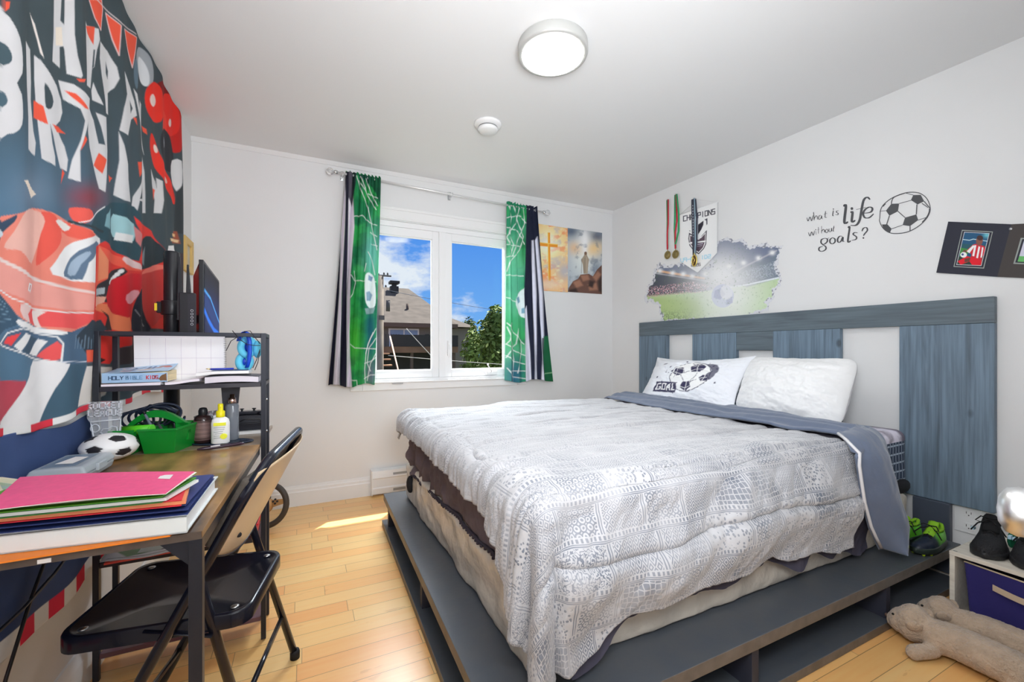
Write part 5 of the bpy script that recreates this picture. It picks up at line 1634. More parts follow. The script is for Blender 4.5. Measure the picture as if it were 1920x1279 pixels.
def comforter_mat():
    m = bpy.data.materials.new('patchwork_print'); m.use_nodes = True; nt = m.node_tree; N = nt.nodes.new; L = nt.links.new
    b = nt.nodes['Principled BSDF']; b.inputs['Roughness'].default_value = .75; b.inputs['Sheen Weight'].default_value = .35; b.inputs['Specular IOR Level'].default_value = .25
    uvn = N('ShaderNodeUVMap'); uvn.uv_map = 'UVMap'
    sp = N('ShaderNodeSeparateXYZ'); L(uvn.outputs[0], sp.inputs[0])
    def mth(op, a, bb=None, c=None):
        n = N('ShaderNodeMath'); n.operation = op
        for i, v in enumerate((a, bb, c)):
            if v is None: continue
            if isinstance(v, (int, float)): n.inputs[i].default_value = v
            else: L(v, n.inputs[i])
        return n.outputs[0]
    U = sp.outputs['X']; V = sp.outputs['Y']
    H = .115
    r = mth('DIVIDE', mth('ADD', V, 1.0), H); row = mth('FLOOR', r); fv = mth('FRACT', r)
    wn = N('ShaderNodeTexWhiteNoise'); wn.noise_dimensions = '1D'; L(row, wn.inputs['W'])
    wd = mth('ADD', mth('MULTIPLY', wn.outputs['Value'], .09), .10)
    cc = mth('ADD', mth('DIVIDE', U, wd), mth('MULTIPLY', wn.outputs['Value'], 9.0)); col = mth('FLOOR', cc); fu = mth('FRACT', cc)
    idv = N('ShaderNodeCombineXYZ'); L(row, idv.inputs[0]); L(col, idv.inputs[1])
    w2 = N('ShaderNodeTexWhiteNoise'); w2.noise_dimensions = '2D'; L(idv.outputs[0], w2.inputs['Vector'])
    rnd = w2.outputs['Value']
    # motif 1: rosettes
    vo = N('ShaderNodeTexVoronoi'); vo.inputs['Scale'].default_value = 52; vo.inputs['Randomness'].default_value = .12; L(uvn.outputs[0], vo.inputs['Vector'])
    ros = mth('GREATER_THAN', mth('SINE', mth('MULTIPLY', vo.outputs['Distance'], 16)), .1)
    # motif 2: fine scroll work
    n1 = N('ShaderNodeTexNoise'); n1.inputs['Scale'].default_value = 80; n1.inputs['Detail'].default_value = 1; L(uvn.outputs[0], n1.inputs['Vector'])
    scr = mth('LESS_THAN', mth('ABSOLUTE', mth('SUBTRACT', mth('FRACT', mth('MULTIPLY', n1.outputs['Fac'], 5.0)), .5)), .2)
    # motif 3: chevrons and diamonds
    cu = mth('ABSOLUTE', mth('SUBTRACT', mth('FRACT', mth('MULTIPLY', U, 42)), .5)); cv = mth('ABSOLUTE', mth('SUBTRACT', mth('FRACT', mth('MULTIPLY', V, 34)), .5))
    che = mth('GREATER_THAN', mth('FRACT', mth('MULTIPLY', mth('ADD', cu, cv), 3.0)), .5)
    # motif 4: scattered stars
    v4 = N('ShaderNodeTexVoronoi'); v4.inputs['Scale'].default_value = 105; L(uvn.outputs[0], v4.inputs['Vector'])
    sta = mth('LESS_THAN', v4.outputs['Distance'], .38)
    # motif 5: lace net
    v5 = N('ShaderNodeTexVoronoi'); v5.feature = 'DISTANCE_TO_EDGE'; v5.inputs['Scale'].default_value = 64; v5.inputs['Randomness'].default_value = .4; L(uvn.outputs[0], v5.inputs['Vector'])
    lac = mth('GREATER_THAN', v5.outputs['Distance'], .09)
    def sel(a, bb, k):
        n = N('ShaderNodeMix'); n.data_type = 'FLOAT'; L(k, n.inputs['Factor']); L(a, n.inputs['A']); L(bb, n.inputs['B']); return n.outputs['Result']
    q = sel(ros, scr, mth('GREATER_THAN', rnd, .24)); q = sel(q, che, mth('GREATER_THAN', rnd, .45)); q = sel(q, sta, mth('GREATER_THAN', rnd, .62)); q = sel(q, lac, mth('GREATER_THAN', rnd, .82))
    # borders
    rowb = mth('LESS_THAN', fv, .20)
    tick = mth('GREATER_THAN', mth('FRACT', mth('MULTIPLY', U, 75)), .5)
    hat = mth('MULTIPLY', tick, mth('MULTIPLY', mth('GREATER_THAN', fv, .09), mth('LESS_THAN', fv, .17)))
    l1 = mth('MULTIPLY', mth('GREATER_THAN', fv, .015), mth('LESS_THAN', fv, .04)); l2 = mth('MULTIPLY', mth('GREATER_THAN', fv, .055), mth('LESS_THAN', fv, .075))
    bord = mth('MAXIMUM', hat, mth('MAXIMUM', l1, l2))
    q = sel(q, bord, rowb)
    colb = mth('MULTIPLY', mth('LESS_THAN', fu, .14), mth('GREATER_THAN', fv, .2))
    c1 = mth('MULTIPLY', mth('GREATER_THAN', fu, .03), mth('LESS_THAN', fu, .055)); c2 = mth('MULTIPLY', mth('GREATER_THAN', fu, .08), mth('LESS_THAN', fu, .10))
    q = sel(q, mth('MAXIMUM', c1, c2), colb)
    # random worn, faded patches, then the washed-out bed top
    n3 = N('ShaderNodeTexNoise'); n3.inputs['Scale'].default_value = 7; n3.inputs['Detail'].default_value = 4; L(uvn.outputs[0], n3.inputs['Vector'])
    fd = N('ShaderNodeMapRange'); fd.inputs['From Min'].default_value = .35; fd.inputs['From Max'].default_value = .68; fd.inputs['To Min'].default_value = .95; fd.inputs['To Max'].default_value = .30; L(n3.outputs['Fac'], fd.inputs['Value'])
    tp = N('ShaderNodeMapRange'); tp.inputs['From Min'].default_value = -.02; tp.inputs['From Max'].default_value = .30; tp.inputs['To Min'].default_value = 1; tp.inputs['To Max'].default_value = .45; L(V, tp.inputs['Value'])  # bright light on the bed top put into the colour as fainter print
    f = mth('MULTIPLY', mth('MULTIPLY', q, fd.outputs[0]), tp.outputs[0])
    mx = N('ShaderNodeMix'); mx.data_type = 'RGBA'; L(f, mx.inputs['Factor']); mx.inputs['A'].default_value = (*C(204, 203, 206, .82), 1); mx.inputs['B'].default_value = (*C(120, 128, 144, .70), 1)
    L(mx.outputs['Result'], b.inputs['Base Color'])
    n4 = N('ShaderNodeTexNoise'); n4.inputs['Scale'].default_value = 26; n4.inputs['Detail'].default_value = 4; n4.inputs['Distortion'].default_value = .6; L(uvn.outputs[0], n4.inputs['Vector'])
    bp = N('ShaderNodeBump'); bp.inputs['Strength'].default_value = .35; bp.inputs['Distance'].default_value = .012; L(n4.outputs['Fac'], bp.inputs['Height']); L(bp.outputs[0], b.inputs['Normal'])
    return m


def footdrop(t):
    return np.interp(t, [-.5, -.03, .04, .12, .2, .35, .6, 1.0, 1.4, 1.65], [.43, .42, .34, .24, .20, .185, .165, .15, .15, .16])


def neardrop(s):
    return np.interp(s, [-.45, 0, .12, .22, .5, .9, 1.25, 1.4, 1.6], [.50, .50, .47, .415, .405, .41, .45, .47, .47]) + .008 * np.sin(s * 21) - .018 * np.exp(-((s - .86) / .03) ** 2)


cf = thing('comforter', 'grey patchwork-print comforter spread over the bed, dark underside turned down', 'comforter', (1.4, 1.8, .7))
NA, NB = 420, 460
a_ = np.linspace(0, 1, NA) ** .9; b_ = np.linspace(0, 1, NB)
Aa, Bb = np.meshgrid(a_, b_, indexing='ij')
S1 = 1.44
tt0 = 1.60 + .16
s0 = np.linspace(-.45, S1, NA)
# two fixed-point passes so that both hems follow their own drop curves
T = -neardrop(Aa * (S1 + .3) - .3) + Bb * (tt0 + neardrop(Aa * (S1 + .3) - .3))
for _ in range(3):
    Sg = -footdrop(T) + Aa * (S1 - .06 * sstep(.1, -.3, T) + footdrop(T))
    T = -neardrop(Sg) + Bb * (tt0 + neardrop(Sg))
P, Nn = drape(Sg, T)
x, y, z = P[..., 0], P[..., 1], P[..., 2]
# puffy channels, stitched grooves
gro = np.zeros_like(Sg)
for yc_, x_s in ((.31, .08), (.58, .08), (.86, .16), (1.08, .12), (1.34, .10)):
    wob = .03 * np.sin(Sg * 3 + yc_ * 5)
    gro += np.exp(-((T - yc_ - wob) / .016) ** 2) * sstep(x_s - .02, x_s + .06, Sg)
gro += np.exp(-((np.hypot((Sg - .11) * .9, T - .445) - .135) / .012) ** 2) * (Sg < .11)
gro += np.exp(-((T + .03 + .02 * np.sin(Sg * 4)) / .012) ** 2) * .7
gro += np.exp(-((T + .235 + .015 * np.sin(Sg * 6)) / .012) ** 2) * .8
gro += np.exp(-((Sg + .0) / .012) ** 2) * .3 * (T > .2)
puff = fbm(Sg * 5, T * 7, 3) - .5
wr = fbm(Sg * 4 + T * 2, T * 22 + Sg * 3, 8) - .5            # creases running along the bed
wf = fbm(Sg * 3, T * 26, 12) - .5                             # foot end: folds running down
sidem = sstep(.0, -.08, T) * sstep(-.05, .05, Sg)
footm = sstep(.12, -.05, Sg) * sstep(-.1, .1, T)
diag = fbm((Sg - T * .8) * 7, (Sg + T) * 2.4, 21) - .5
disp = .022 * puff + .020 * wr * (1 - sidem) + .045 * wf * footm + .050 * diag * sidem * sstep(0, -.15, T) - .020 * gro
corner = sstep(.10, -.12, Sg) * sstep(.05, -.12, T)
ang = np.arctan2(np.maximum(-T, 0), np.maximum(-Sg, 1e-3))
disp = disp + corner * .028 * np.sin(ang * 7.5 + 1.0) * sstep(.05, .4, np.hypot(np.minimum(Sg, 0), np.minimum(T, 0)))
# hanging side rolls outward in soft billows
disp = disp + sidem * .020 * np.sin((T + .02) * 19 + .6 * np.sin(Sg * 5))
P = P + Nn * disp[..., None]
P[..., 2] = np.maximum(P[..., 2], .205)
P[..., 1] = np.maximum(P[..., 1], .87)
P[..., 2] += .012 * np.sin(Sg * 2.2) * (T > 0) * (T < 1.6)
uv = np.stack([Sg, T], -1)
o = grid('quilted_top', P, comforter_mat(), cf, uv=uv)
md = o.modifiers.new('thick', 'SOLIDIFY'); md.thickness = .008; md.offset = -1
# dark lining that peeps out below the hem
lin_m = M('slate_lining', C(82, 90, 112), .7, sheen=.2, bump=.1, bscale=60)
Al, Bl = np.meshgrid(np.linspace(.02, 1, 260), np.linspace(0, .25, 60), indexing='ij')
ss = Al * (S1 + .1) - .02
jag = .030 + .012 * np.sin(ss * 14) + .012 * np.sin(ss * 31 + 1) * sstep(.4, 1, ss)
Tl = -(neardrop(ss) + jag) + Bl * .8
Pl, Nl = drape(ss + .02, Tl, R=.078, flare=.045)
k_ = (Tl > -.02)[..., None]
Pl = Pl - Nl * .012
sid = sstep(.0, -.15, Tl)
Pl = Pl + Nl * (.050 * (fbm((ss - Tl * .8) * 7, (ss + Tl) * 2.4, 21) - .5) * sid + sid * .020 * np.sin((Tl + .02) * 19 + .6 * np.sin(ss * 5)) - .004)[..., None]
Pl[..., 2] = np.maximum(Pl[..., 2], .20)
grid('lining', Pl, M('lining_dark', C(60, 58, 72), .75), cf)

# turned-down head edge (slate underside), falling over the near side of the bed
nu, nv = 60, 260
u = np.linspace(0, 1, nu); v = np.linspace(0, 1, nv)
Ug, Vg = np.meshgrid(u, v, indexing='ij')
tg = 1.68 - Vg * (1.68 + .52)
xl = np.interp(-tg[0], [-1.68, -1.4, -.95, -.45, -.15, 0, .12, .3, .42, .52], [2.10, 2.07, 2.03, 2.00, 2.03, 2.03, 1.94, 1.985, 2.04, 2.12])
xr = np.interp(-tg[0], [-1.68, -1.4, -.95, -.45, -.15, 0, .12, .3, .42, .52], [2.42, 2.46, 2.46, 2.42, 2.37, 2.30, 2.235, 2.25, 2.27, 2.16])
Pd, Nd = drape(np.full(Ug.shape, .5), tg, R=.11, flare=.10, top=ZT + .016)
Pd[..., 0] = xl[None, :] + (xr - xl)[None, :] * Ug
fold = fbm(Ug * 3 + 2, tg * 5, 15) - .5
dd_ = .018 * np.sin(Ug * pi) + .035 * fold * (1 - .3 * (tg > 0)) + .03 * np.sin(Ug * 5 + tg * 3) * (tg < 0) * np.minimum(1, -tg * 3) + .008 * np.sin((Ug * 26 + tg * 4)) * (tg > 0)
Pd = Pd + Nd * dd_[..., None]
Pd[..., 2] += .006
Pd[..., 1] = np.where(tg < -.1, np.minimum(Pd[..., 1], .905 + .04 * Ug), Pd[..., 1])
Pd[..., 2] = np.maximum(Pd[..., 2], np.where(Pd[..., 1] > .845, .206, .12))
fo_ = grid('turned_down_edge', Pd, M('slate_underside', C(86, 96, 116), .55, sheen=.3, bump=.12, bscale=50), cf, label='slate-blue underside turned down towards the pillows')
fo_.modifiers.new('thick', 'SOLIDIFY').thickness = .012
# pale hem along the turned edge
hem = MB()
hp = [tuple(Pd[0, k] + np.array([-.004, -.002, 0])) for k in range(0, nv, 6) if tg[0, k] < .02]
hem.tube(hp, .006, 8).build('piping', M('pale_piping', C(196, 194, 196), .7), cf)


# ------------------------------------------------------------------ pillows
def pillow(parent, name, c, U_, V_, w, h, th, mat, seed, amp=.012, colf=None, n=110, m=80, edge=.06, rc=0):
    U_ = np.array(Vector(U_).normalized()); V_ = np.array(Vector(V_).normalized()); Nv = np.cross(U_, V_)
    out = []
    for side in (1, -1):
        uu, vv_ = np.meshgrid(np.linspace(-1, 1, n), np.linspace(-1, 1, m), indexing='ij')
        bu = np.sign(uu) * (1 - (1 - np.abs(uu)) ** 1.35); bv = np.sign(vv_) * (1 - (1 - np.abs(vv_)) ** 1.35)
        prof = np.maximum(0, 1 - np.abs(bu) ** 2.4) ** .62 * np.maximum(0, 1 - np.abs(bv) ** 2.4) ** .62
        wr_ = (fbm(bu * 4 + bv * 3 + seed, bv * 5 - bu + side * 9, seed) - .5) + .5 * (fbm(bu * 13, bv * 6 + 3, seed + 5) - .5)
        d = side * (prof * th / 2 + prof ** .5 * wr_ * amp * 2)
        rr_ = 1 - rc * np.abs(bu) ** 5 * np.abs(bv) ** 5; X_ = bu * w / 2 * (1 - edge * (1 - bv ** 2)) * rr_; Y_ = bv * h / 2 * (1 - edge * (1 - bu ** 2)) * rr_
        sag_ = -.05 * h * (1 - bu ** 2) * (bv > 0) * bv
        Pt = np.array(c) + X_[..., None] * U_ + (Y_ + sag_)[..., None] * V_ + d[..., None] * Nv
        out.append((Pt, bu, bv))
    A, B = out
    # one closed mesh: front and back share the rim
    P = np.concatenate([A[0], B[0][::-1]], 0)
    cols = None
    if colf is not None:
        cols = np.concatenate([colf(A[1], A[2], 1), colf(B[1], B[2], -1)[::-1]], 0)
    return grid(name, P, mat, parent, colors=cols)


def lw(*a):
    return a


pm = Mcol('pillow_print', .75, .2, bump=.08, bscale=120, sheen=.3)
p1 = thing('soccer_pillow', 'white pillow printed with a soccer ball and the word GOAL', 'pillow', (2.50, 2.2, .72))
# pillow plane: width along -y (seen left to right), height leaning on the headboard
U1 = Vector((-.01, -1, .03)); V1 = Vector((.52, 0, .85)).normalized()
c1 = Vector((2.495, 2.20, .858))


def paint_pillow(bu, bv, side):
    X_ = bu * 100; Y_ = -bv * 60
    p = Paint(X_, Y_, (212, 214, 228), soft=.6)
    if side < 0: return p.c
    nv_ = (48, 46, 74)
    # splashes
    rg = random.Random(4)
    for i in range(46):
        a = rg.uniform(0, 6.28); r = rg.uniform(18, 66)
        p.poly(ell(8 + r * cos(a) * 1.0, -4 + r * sin(a) * .75, rg.uniform(.6, 2.6), rg.uniform(.5, 1.6), rg.uniform(0, 90), 10), nv_)
    for q in ((-58, -36, 5, 2.2), (-38, -26, 3.4, 2), (-66, 2, 3, 1.6), (-30, -14, 3, 2.4)): p.poly(ell(q[0], q[1], q[2], q[3], -20, 14), nv_)
    # ball
    bx, by, br = 12, -4, 42
    p.poly(ell(bx, by, br, br * .95), nv_); p.poly(ell(bx, by, br - 1.6, br * .95 - 1.6), (222, 222, 232))
    for (cx2, cy2, r2, a0) in ((bx - 24, by - 8, 14, .3), (bx + 12, by - 20, 15, .9), (bx + 2, by + 27, 12, .2), (bx + 32, by + 6, 9, .5), (bx - 8, by + 4, 0.1, 0)):
        p.poly([(cx2 + r2 * cos(a0 + 2 * pi * k / 5), cy2 + r2 * sin(a0 + 2 * pi * k / 5)) for k in range(5)], nv_)
    for l in ([(bx - 12, by - 4), (bx + 4, by - 12)], [(bx - 16, by + 2), (bx - 4, by + 18)], [(bx + 16, by - 6), (bx + 10, by + 18)], [(bx - 28, by + 0), (bx - 30, by + 10)], [(bx + 6, by - 27), (bx - 2, by - 32)], [(bx + 20, by + 10), (bx + 10, by + 20)]):
        p.line(l, 1.3, nv_)
    for k in range(-2, 3):
        p.line([(bx - 38, by + k * 14 - 6), (bx, by + k * 14 + 4), (bx + 42, by + k * 13 - 12)], 1.1, (236, 232, 226)); p.line([(bx + k * 14 - 6, by - 38), (bx + k * 15 + 3, by), (bx + k * 14 + 2, by + 38)], 1.1, (236, 232, 226))
    p.poly([(bx + 20, by - 34), (bx + 44, by - 30), (bx + 52, by - 12), (bx + 44, by + 8), (bx + 34, by - 2), (bx + 40, by - 14), (bx + 32, by - 24)], nv_, 2, a=.85)
    # word GOAL
    p.poly([(-62, 14), (-6, 16), (-5, 40), (-62, 38)], nv_)
    wt = (222, 222, 234)
    for q in ([(-46, 20), (-56, 20), (-56, 33), (-46, 33), (-46, 27), (-50, 27)], [(-41, 20), (-33, 20), (-33, 33), (-41, 33), (-41, 20)], [(-28, 34), (-24, 20), (-20, 34)], [(-26.5, 29), (-21.5, 29)], [(-15, 20), (-15, 34), (-9, 34)]):
        p.line(q, 2.6, wt)
    return p.c


pillow(p1, 'pillowcase', c1, U1, V1, .86, .42, .17, pm, 3, .016, paint_pillow, 220, 150, .08)
p2 = thing('white_pillow', 'plain white rumpled pillow standing against the headboard', 'pillow', (2.47, 1.48, .72))
wpil = M('white_cotton', (.86, .86, .86), .8, sheen=.4, bump=.15, bscale=30)
pillow(p2, 'pillowcase', Vector((2.465, 1.475, .872)), Vector((-.04, -1, .0)), Vector((.45, 0, .89)), .62, .41, .24, wpil, 8, .015, None, 150, 110, .03, .13)
# ================================================================== DESK WITH SHELF TOWER
def rot_xf(c, ang, tilt=0, axis='X'):
    return Matrix.Translation(c) @ Matrix.Rotation(ang, 4, 'Z') @ Matrix.Rotation(tilt, 4, axis)


def zp(px, py, z):
    return tuple(on_plane(px, py, 'z', z))


rust = M('rustic_brown', C(168, 128, 80, 1.25), .32, mottle=1.0, mscale=6, mcol=C(70, 50, 34, 1.0), stretch=(1.9, .7, 1), detail=9, coat=.25)
edge_w = M('desk_edge', C(86, 74, 66), .5, mottle=.3, mscale=30, stretch=(1, 1, 1))
steel_b = M('black_steel', C(40, 42, 50), .4, .3)
dsk = thing('desk', 'rustic brown desk with black steel frame and shelf tower at its far end', 'desk', (-.39, 1.6, 0))
MB().prism([(-.618, 1.0), (-.177, 1.0), (-.1475, 1.816), (-.618, 1.816)], 2, .7255, .740).build('desktop', [rust], dsk, bevel=.0012)
MB().prism([(-.618, 1.819), (-.1474, 1.819), (-.132, 2.25), (-.618, 2.25)], 2, .7255, .740).build('rear_desktop', M('greyed_brown', C(140, 122, 104, 1.2), .3, mottle=.6, mscale=7, mcol=C(100, 84, 70, 1.1), stretch=(1.9, .7, 1), detail=9), dsk, bevel=.0012)
MB().box((-.618, .9985, .7257), (-.178, .9998, .7398)).build('edge_band', edge_w, dsk)
MB().box((-.405, .9968, .7275), (-.388, .9984, .7345)).build('sticker_remnant', M('sticker_white', C(214, 212, 210), .6), dsk)


def leg(x, y, z0, z1, name='leg', w=.020):
    return MB().box((x - w / 2, y - w / 2, z0 + .004), (x + w / 2, y + w / 2, z1)).build(name, steel_b, dsk, bevel=.001)


leg(-.188, 1.012, 0, .7252, w=.022); leg(-.606, 1.012, 0, .7252)
MB().prism([(-.178, 1.024), (-.198, 1.024), (-.168, 1.838), (-.149, 1.838)], 2, .700, .7252).build('side_rail', steel_b, dsk)
MB().box((-.616, 1.024, .700), (-.600, 1.838, .7252)).build('side_rail', steel_b, dsk)
MB().prism([(-.199, .7252), (-.245, .7252), (-.199, .676)], 1, 1.006, 1.010).build('corner_bracket', steel_b, dsk)
TX0, TX1, TY0, TY1 = -.612, -.138, 1.852, 2.012
for x in (TX0, TX1):
    for y in (TY0, TY1):
        leg(x, y, 0, 1.150, 'post', .0165)
tp = MB()
for y in (TY0, TY1): tp.box((TX0 + .009, y - .008, 1.136), (TX1 - .009, y + .008, 1.150))
tp.build('top_bar', steel_b, dsk, bevel=.001)
for x in (TX0, TX1):
    MB().box((x - .008, TY0 + .0085, 1.136), (x + .008, TY1 - .0085, 1.150)).build('end_bar', steel_b, dsk, bevel=.001)
for z, nm in ((.950, 'upper_shelf'), (.372, 'lower_shelf'), (.075, 'bottom_shelf')):
    sh = MB().box((TX0 + .009, TY0 - .007, z), (TX1 - .009, TY1 + .007, z + .016)).build(nm, M('black_board', C(38, 36, 44), .3, coat=.2) if z > .1 else M('maroon_board', C(96, 66, 76), .18), dsk, bevel=.001)
for x in (TX0, TX1):
    MB().box((x - .008, TY0 + .009, .955), (x + .008, TY1 - .009, .968)).build('shelf_rail', steel_b, dsk)
# foot of the tower reaching into the room corner: bolts
bl = MB()
for z in (.20, .55, .78, .90):
    bl.ball((TX1 + .0085, TY0 + .02, z), .004, 8)
bl.build('bolts', steel, dsk)

# ------------------------------------------------------------------ folders on the near corner
def sheet(name, pts, z0, z1, mat, label=None, cat=None, parent=None, lift=None, n=14, group=None):
    """thin board with outline pts (x,y), bottom z0, top z1; lift(x,y) raises it"""
    mb_ = MB()
    (a, b, c, d) = [np.array(p_, float) for p_ in pts]
    vs = []
    for zz_ in (z0, z1):
        for i in range(n + 1):
            for j in range(n + 1):
                u, v = i / n, j / n
                q_ = (1 - u) * (1 - v) * a + u * (1 - v) * b + u * v * c + (1 - u) * v * d
                vs.append((q_[0], q_[1], zz_ + (lift(u, v) if lift else 0)))
    N_ = (n + 1) ** 2
    I = lambda i, j: i * (n + 1) + j
    fs = []
    for i in range(n):
        for j in range(n):
            fs.append((I(i, j), I(i, j + 1), I(i + 1, j + 1), I(i + 1, j)))
            fs.append((N_ + I(i, j), N_ + I(i + 1, j), N_ + I(i + 1, j + 1), N_ + I(i, j + 1)))
    for i in range(n):
        fs += [(I(i, 0), I(i + 1, 0), N_ + I(i + 1, 0), N_ + I(i, 0)), (I(i + 1, n), I(i, n), N_ + I(i, n), N_ + I(i + 1, n))]
        fs += [(I(0, i + 1), I(0, i), N_ + I(0, i), N_ + I(0, i + 1)), (I(n, i), I(n, i + 1), N_ + I(n, i + 1), N_ + I(n, i))]
    mb_.add(vs, fs)
    return mb_.build(name, mat, parent, label=label, cat=cat, group=group)


def card(name, r, g, b, ro=.5):
    return M(name, C(r, g, b), ro)


G_ = 'folders and binder stacked on the desk corner'
sheet('orange_folder', [(-.225, .994), (-.60, .986), (-.58, 1.22), (-.21, 1.19)], .7405, .7435, card('card_orange', 240, 120, 30), 'orange folder at the very bottom of the folder stack', 'folder', group=G_)
bd = thing('white_binder', 'thick white binder under the navy folders', 'binder', (-.35, 1.1, .744), G_)
wv = M('white_vinyl', C(214, 220, 230), .3)
A_, B_ = zp(350, 968, .7755), zp(409, 893, .7755)
bx = [(A_[0], A_[1]), (B_[0], B_[1])]
nl = (-.52, A_[1] + .040); fl = (-.50, B_[1] + .04)
sheet('spine', [bx[0], nl, (nl[0], nl[1] + .004), (bx[0][0] + .001, bx[0][1] + .004)], .744, .7755, wv, parent=bd, n=2)
sheet('bottom_cover', [bx[0], nl, fl, bx[1]], .744, .7465, wv, parent=bd, n=2)
sheet('top_cover', [bx[0], nl, fl, bx[1]], .7733, .7755, wv, parent=bd, n=2)
ins = lambda p_, dx, dy: (p_[0] + dx, p_[1] + dy)
sheet('pages', [ins(bx[0], -.004, .012), ins(nl, .0, .012), ins(fl, 0, -.006), ins(bx[1], -.006, -.006)], .7466, .7731, M('paper_white', C(226, 224, 220), .7), parent=bd, n=2)


def folder(name, nr, fr_, z0, z1, mat, label, dl=.05, lift=None, nlx=-.53, gap=None, inner=None):
    """two boards opening a little towards the camera"""
    a = (nr[0], nr[1]); d = (fr_[0], fr_[1])
    b = (nlx, a[1] - (nlx - a[0]) * .14 * 0 + dl); c = (nlx + .02, d[1] + dl)
    t = thing(name, label, 'folder', ((a[0] + c[0]) / 2, (a[1] + c[1]) / 2, z0), G_)
    sheet('lower_cover', [a, b, c, d], z0, z0 + .0012, mat, parent=t, lift=lift)
    if inner is not None:
        sheet('papers', [ins(a, .006, .004), ins(b, 0, .004), ins(c, 0, -.004), ins(d, .005, -.004)], z0 + .0018, z1 - .0022, inner, parent=t, lift=lift)
    sheet('upper_cover', [ins(a, 0, .003), ins(b, 0, .003), c, d], z1 - .0014, z1, mat, parent=t, lift=lift)
    return t


navy = card('card_navy', 44, 58, 112)
n1 = zp(352, 960, .781); n2 = zp(402, 890, .786)
folder('navy_folder', n1, n2, .7760, .7845, navy, 'navy folder lying directly on the white binder', .045)
n1 = zp(348, 951, .790)
folder('navy_folder', n1, zp(400, 889, .794), .7850, .7935, navy, 'navy folder under the orange-lined red folder', .042)
r1 = zp(340, 942, .801); r2 = zp(352, 903, .806)
folder('red_folder', r1, r2, .7940, .8045, card('card_red', 206, 44, 60), 'red folder with orange lining between navy and green folders', .04, inner=card('card_salmon', 246, 138, 96))
g1 = zp(303, 937, .811)
gcard = card('card_green', 84, 150, 40); gdark = card('card_green_deep', 40, 116, 44)
folder('green_folder', g1, (g1[0] + .03, g1[1] + .12), .8050, .8145, gdark, 'dark green folder beneath the lighter green one', .032, inner=M('paper_white', C(226, 224, 220), .7))
g2 = zp(304, 926, .821)
folder('green_folder', g2, (g2[0] + .03, g2[1] + .12), .8150, .8245, gcard, 'light green folder just under the pink one', .028)
pk = M('card_pink', C(250, 88, 138, 1.1), .55, mottle=.08, mscale=90)
k1 = zp(310, 916, .836); k2 = zp(364, 881, .836)
t = thing('pink_folder', 'bright pink folder with a small label, on top of the folder stack', 'folder', (-.36, 1.1, .825), G_)
lf = lambda u, v: .004 * sin(u * 3) + .004 * v
a = (k1[0], k1[1]); b = (-.47, k1[1] + .022); c = (-.515, k2[1] + .105); d = (k2[0], k2[1] + .002)
sheet('cover', [a, b, c, d], .8265, .828, pk, parent=t, lift=lf)
sheet('lining', [ins(a, .001, -.001), ins(b, 0, -.001), c, ins(d, .004, 0)], .8252, .8262, M('card_cream', C(226, 214, 204), .7), parent=t, lift=lf)
sheet('papers', [ins(a, -.01, .01), ins(b, 0, .01), c, ins(d, .0, -.01)], .8248, .8251, M('paper_white', C(226, 224, 220), .7), parent=t)
s1 = [zp(*q_, .833) for q_ in ((296, 897), (302, 891), (325, 890), (318, 898))]
sheet('label_sticker', [(q_[0], q_[1]) for q_ in (s1[0], s1[3], s1[2], s1[1])], .8284, .8289, M('sticker_white', C(214, 212, 210), .6), parent=t, n=3, lift=lambda u, v: lf(.25, .35))

# ------------------------------------------------------------------ clear plastic case, soccer ball, plaque
cs = thing('plastic_case', 'translucent plastic storage case with paper label by the wall', 'storage case', (-.57, 1.575, .742))
clr = M('frosted_plastic', (.70, .78, .85), .22, alpha=.55, spec=.6)


def frustum(x0, x1, y0, y1, z0, z1, d0, r=.01, xf=None, mat=None, name='', parent=None, open_top=False, bev=.006):
    v = [(x0 + d0, y0 + d0, z0), (x1 - d0, y0 + d0, z0), (x1 - d0, y1 - d0, z0), (x0 + d0, y1 - d0, z0), (x0, y0, z1), (x1, y0, z1), (x1, y1, z1), (x0, y1, z1)]
    f = [(0, 3, 2, 1), (0, 1, 5, 4), (1, 2, 6, 5), (2, 3, 7, 6), (3, 0, 4, 7)]
    if not open_top: f.append((4, 5, 6, 7))
    o = MB().add(v, f, xf=xf).build(name, mat, parent)
    if open_top:
        md = o.modifiers.new('t', 'SOLIDIFY'); md.thickness = .003; md.offset = 1
    if bev:
        md = o.modifiers.new('b', 'BEVEL'); md.width = bev; md.segments = 3; md.limit_method = 'ANGLE'; md.angle_limit = radians(35)
    return o


frustum(-.624, -.510, 1.475, 1.672, .742, .764, .005, name='tray', mat=clr, parent=cs)
frustum(-.626, -.508, 1.473, 1.674, .786, .765, .009, name='lid', mat=clr, parent=cs)
MB().box((-.604, 1.50, .7862), (-.538, 1.645, .7872)).build('lid_panel', M('frosted_dark', C(120, 140, 160), .3, alpha=.6), cs, bevel=.004)
MB().prism([(-.590, 1.535), (-.552, 1.525), (-.546, 1.60), (-.578, 1.615)], 2, .7876, .7880).build('paper_label', M('sticker_white', C(214, 212, 210), .6), cs)
MB().box((-.513, 1.545, .758), (-.505, 1.60, .778)).build('latch', clr, cs, bevel=.002)
ct = MB(); rg = random.Random(2)
for i in range(7):
    ct.box((-.62 + .012 * i, 1.49 + .02 * rg.random(), .746), (-.612 + .012 * i, 1.64 + .02 * rg.random(), .750 + .008 * rg.random()))
ct.build('contents', M('case_contents', C(70, 78, 90), .5), cs)

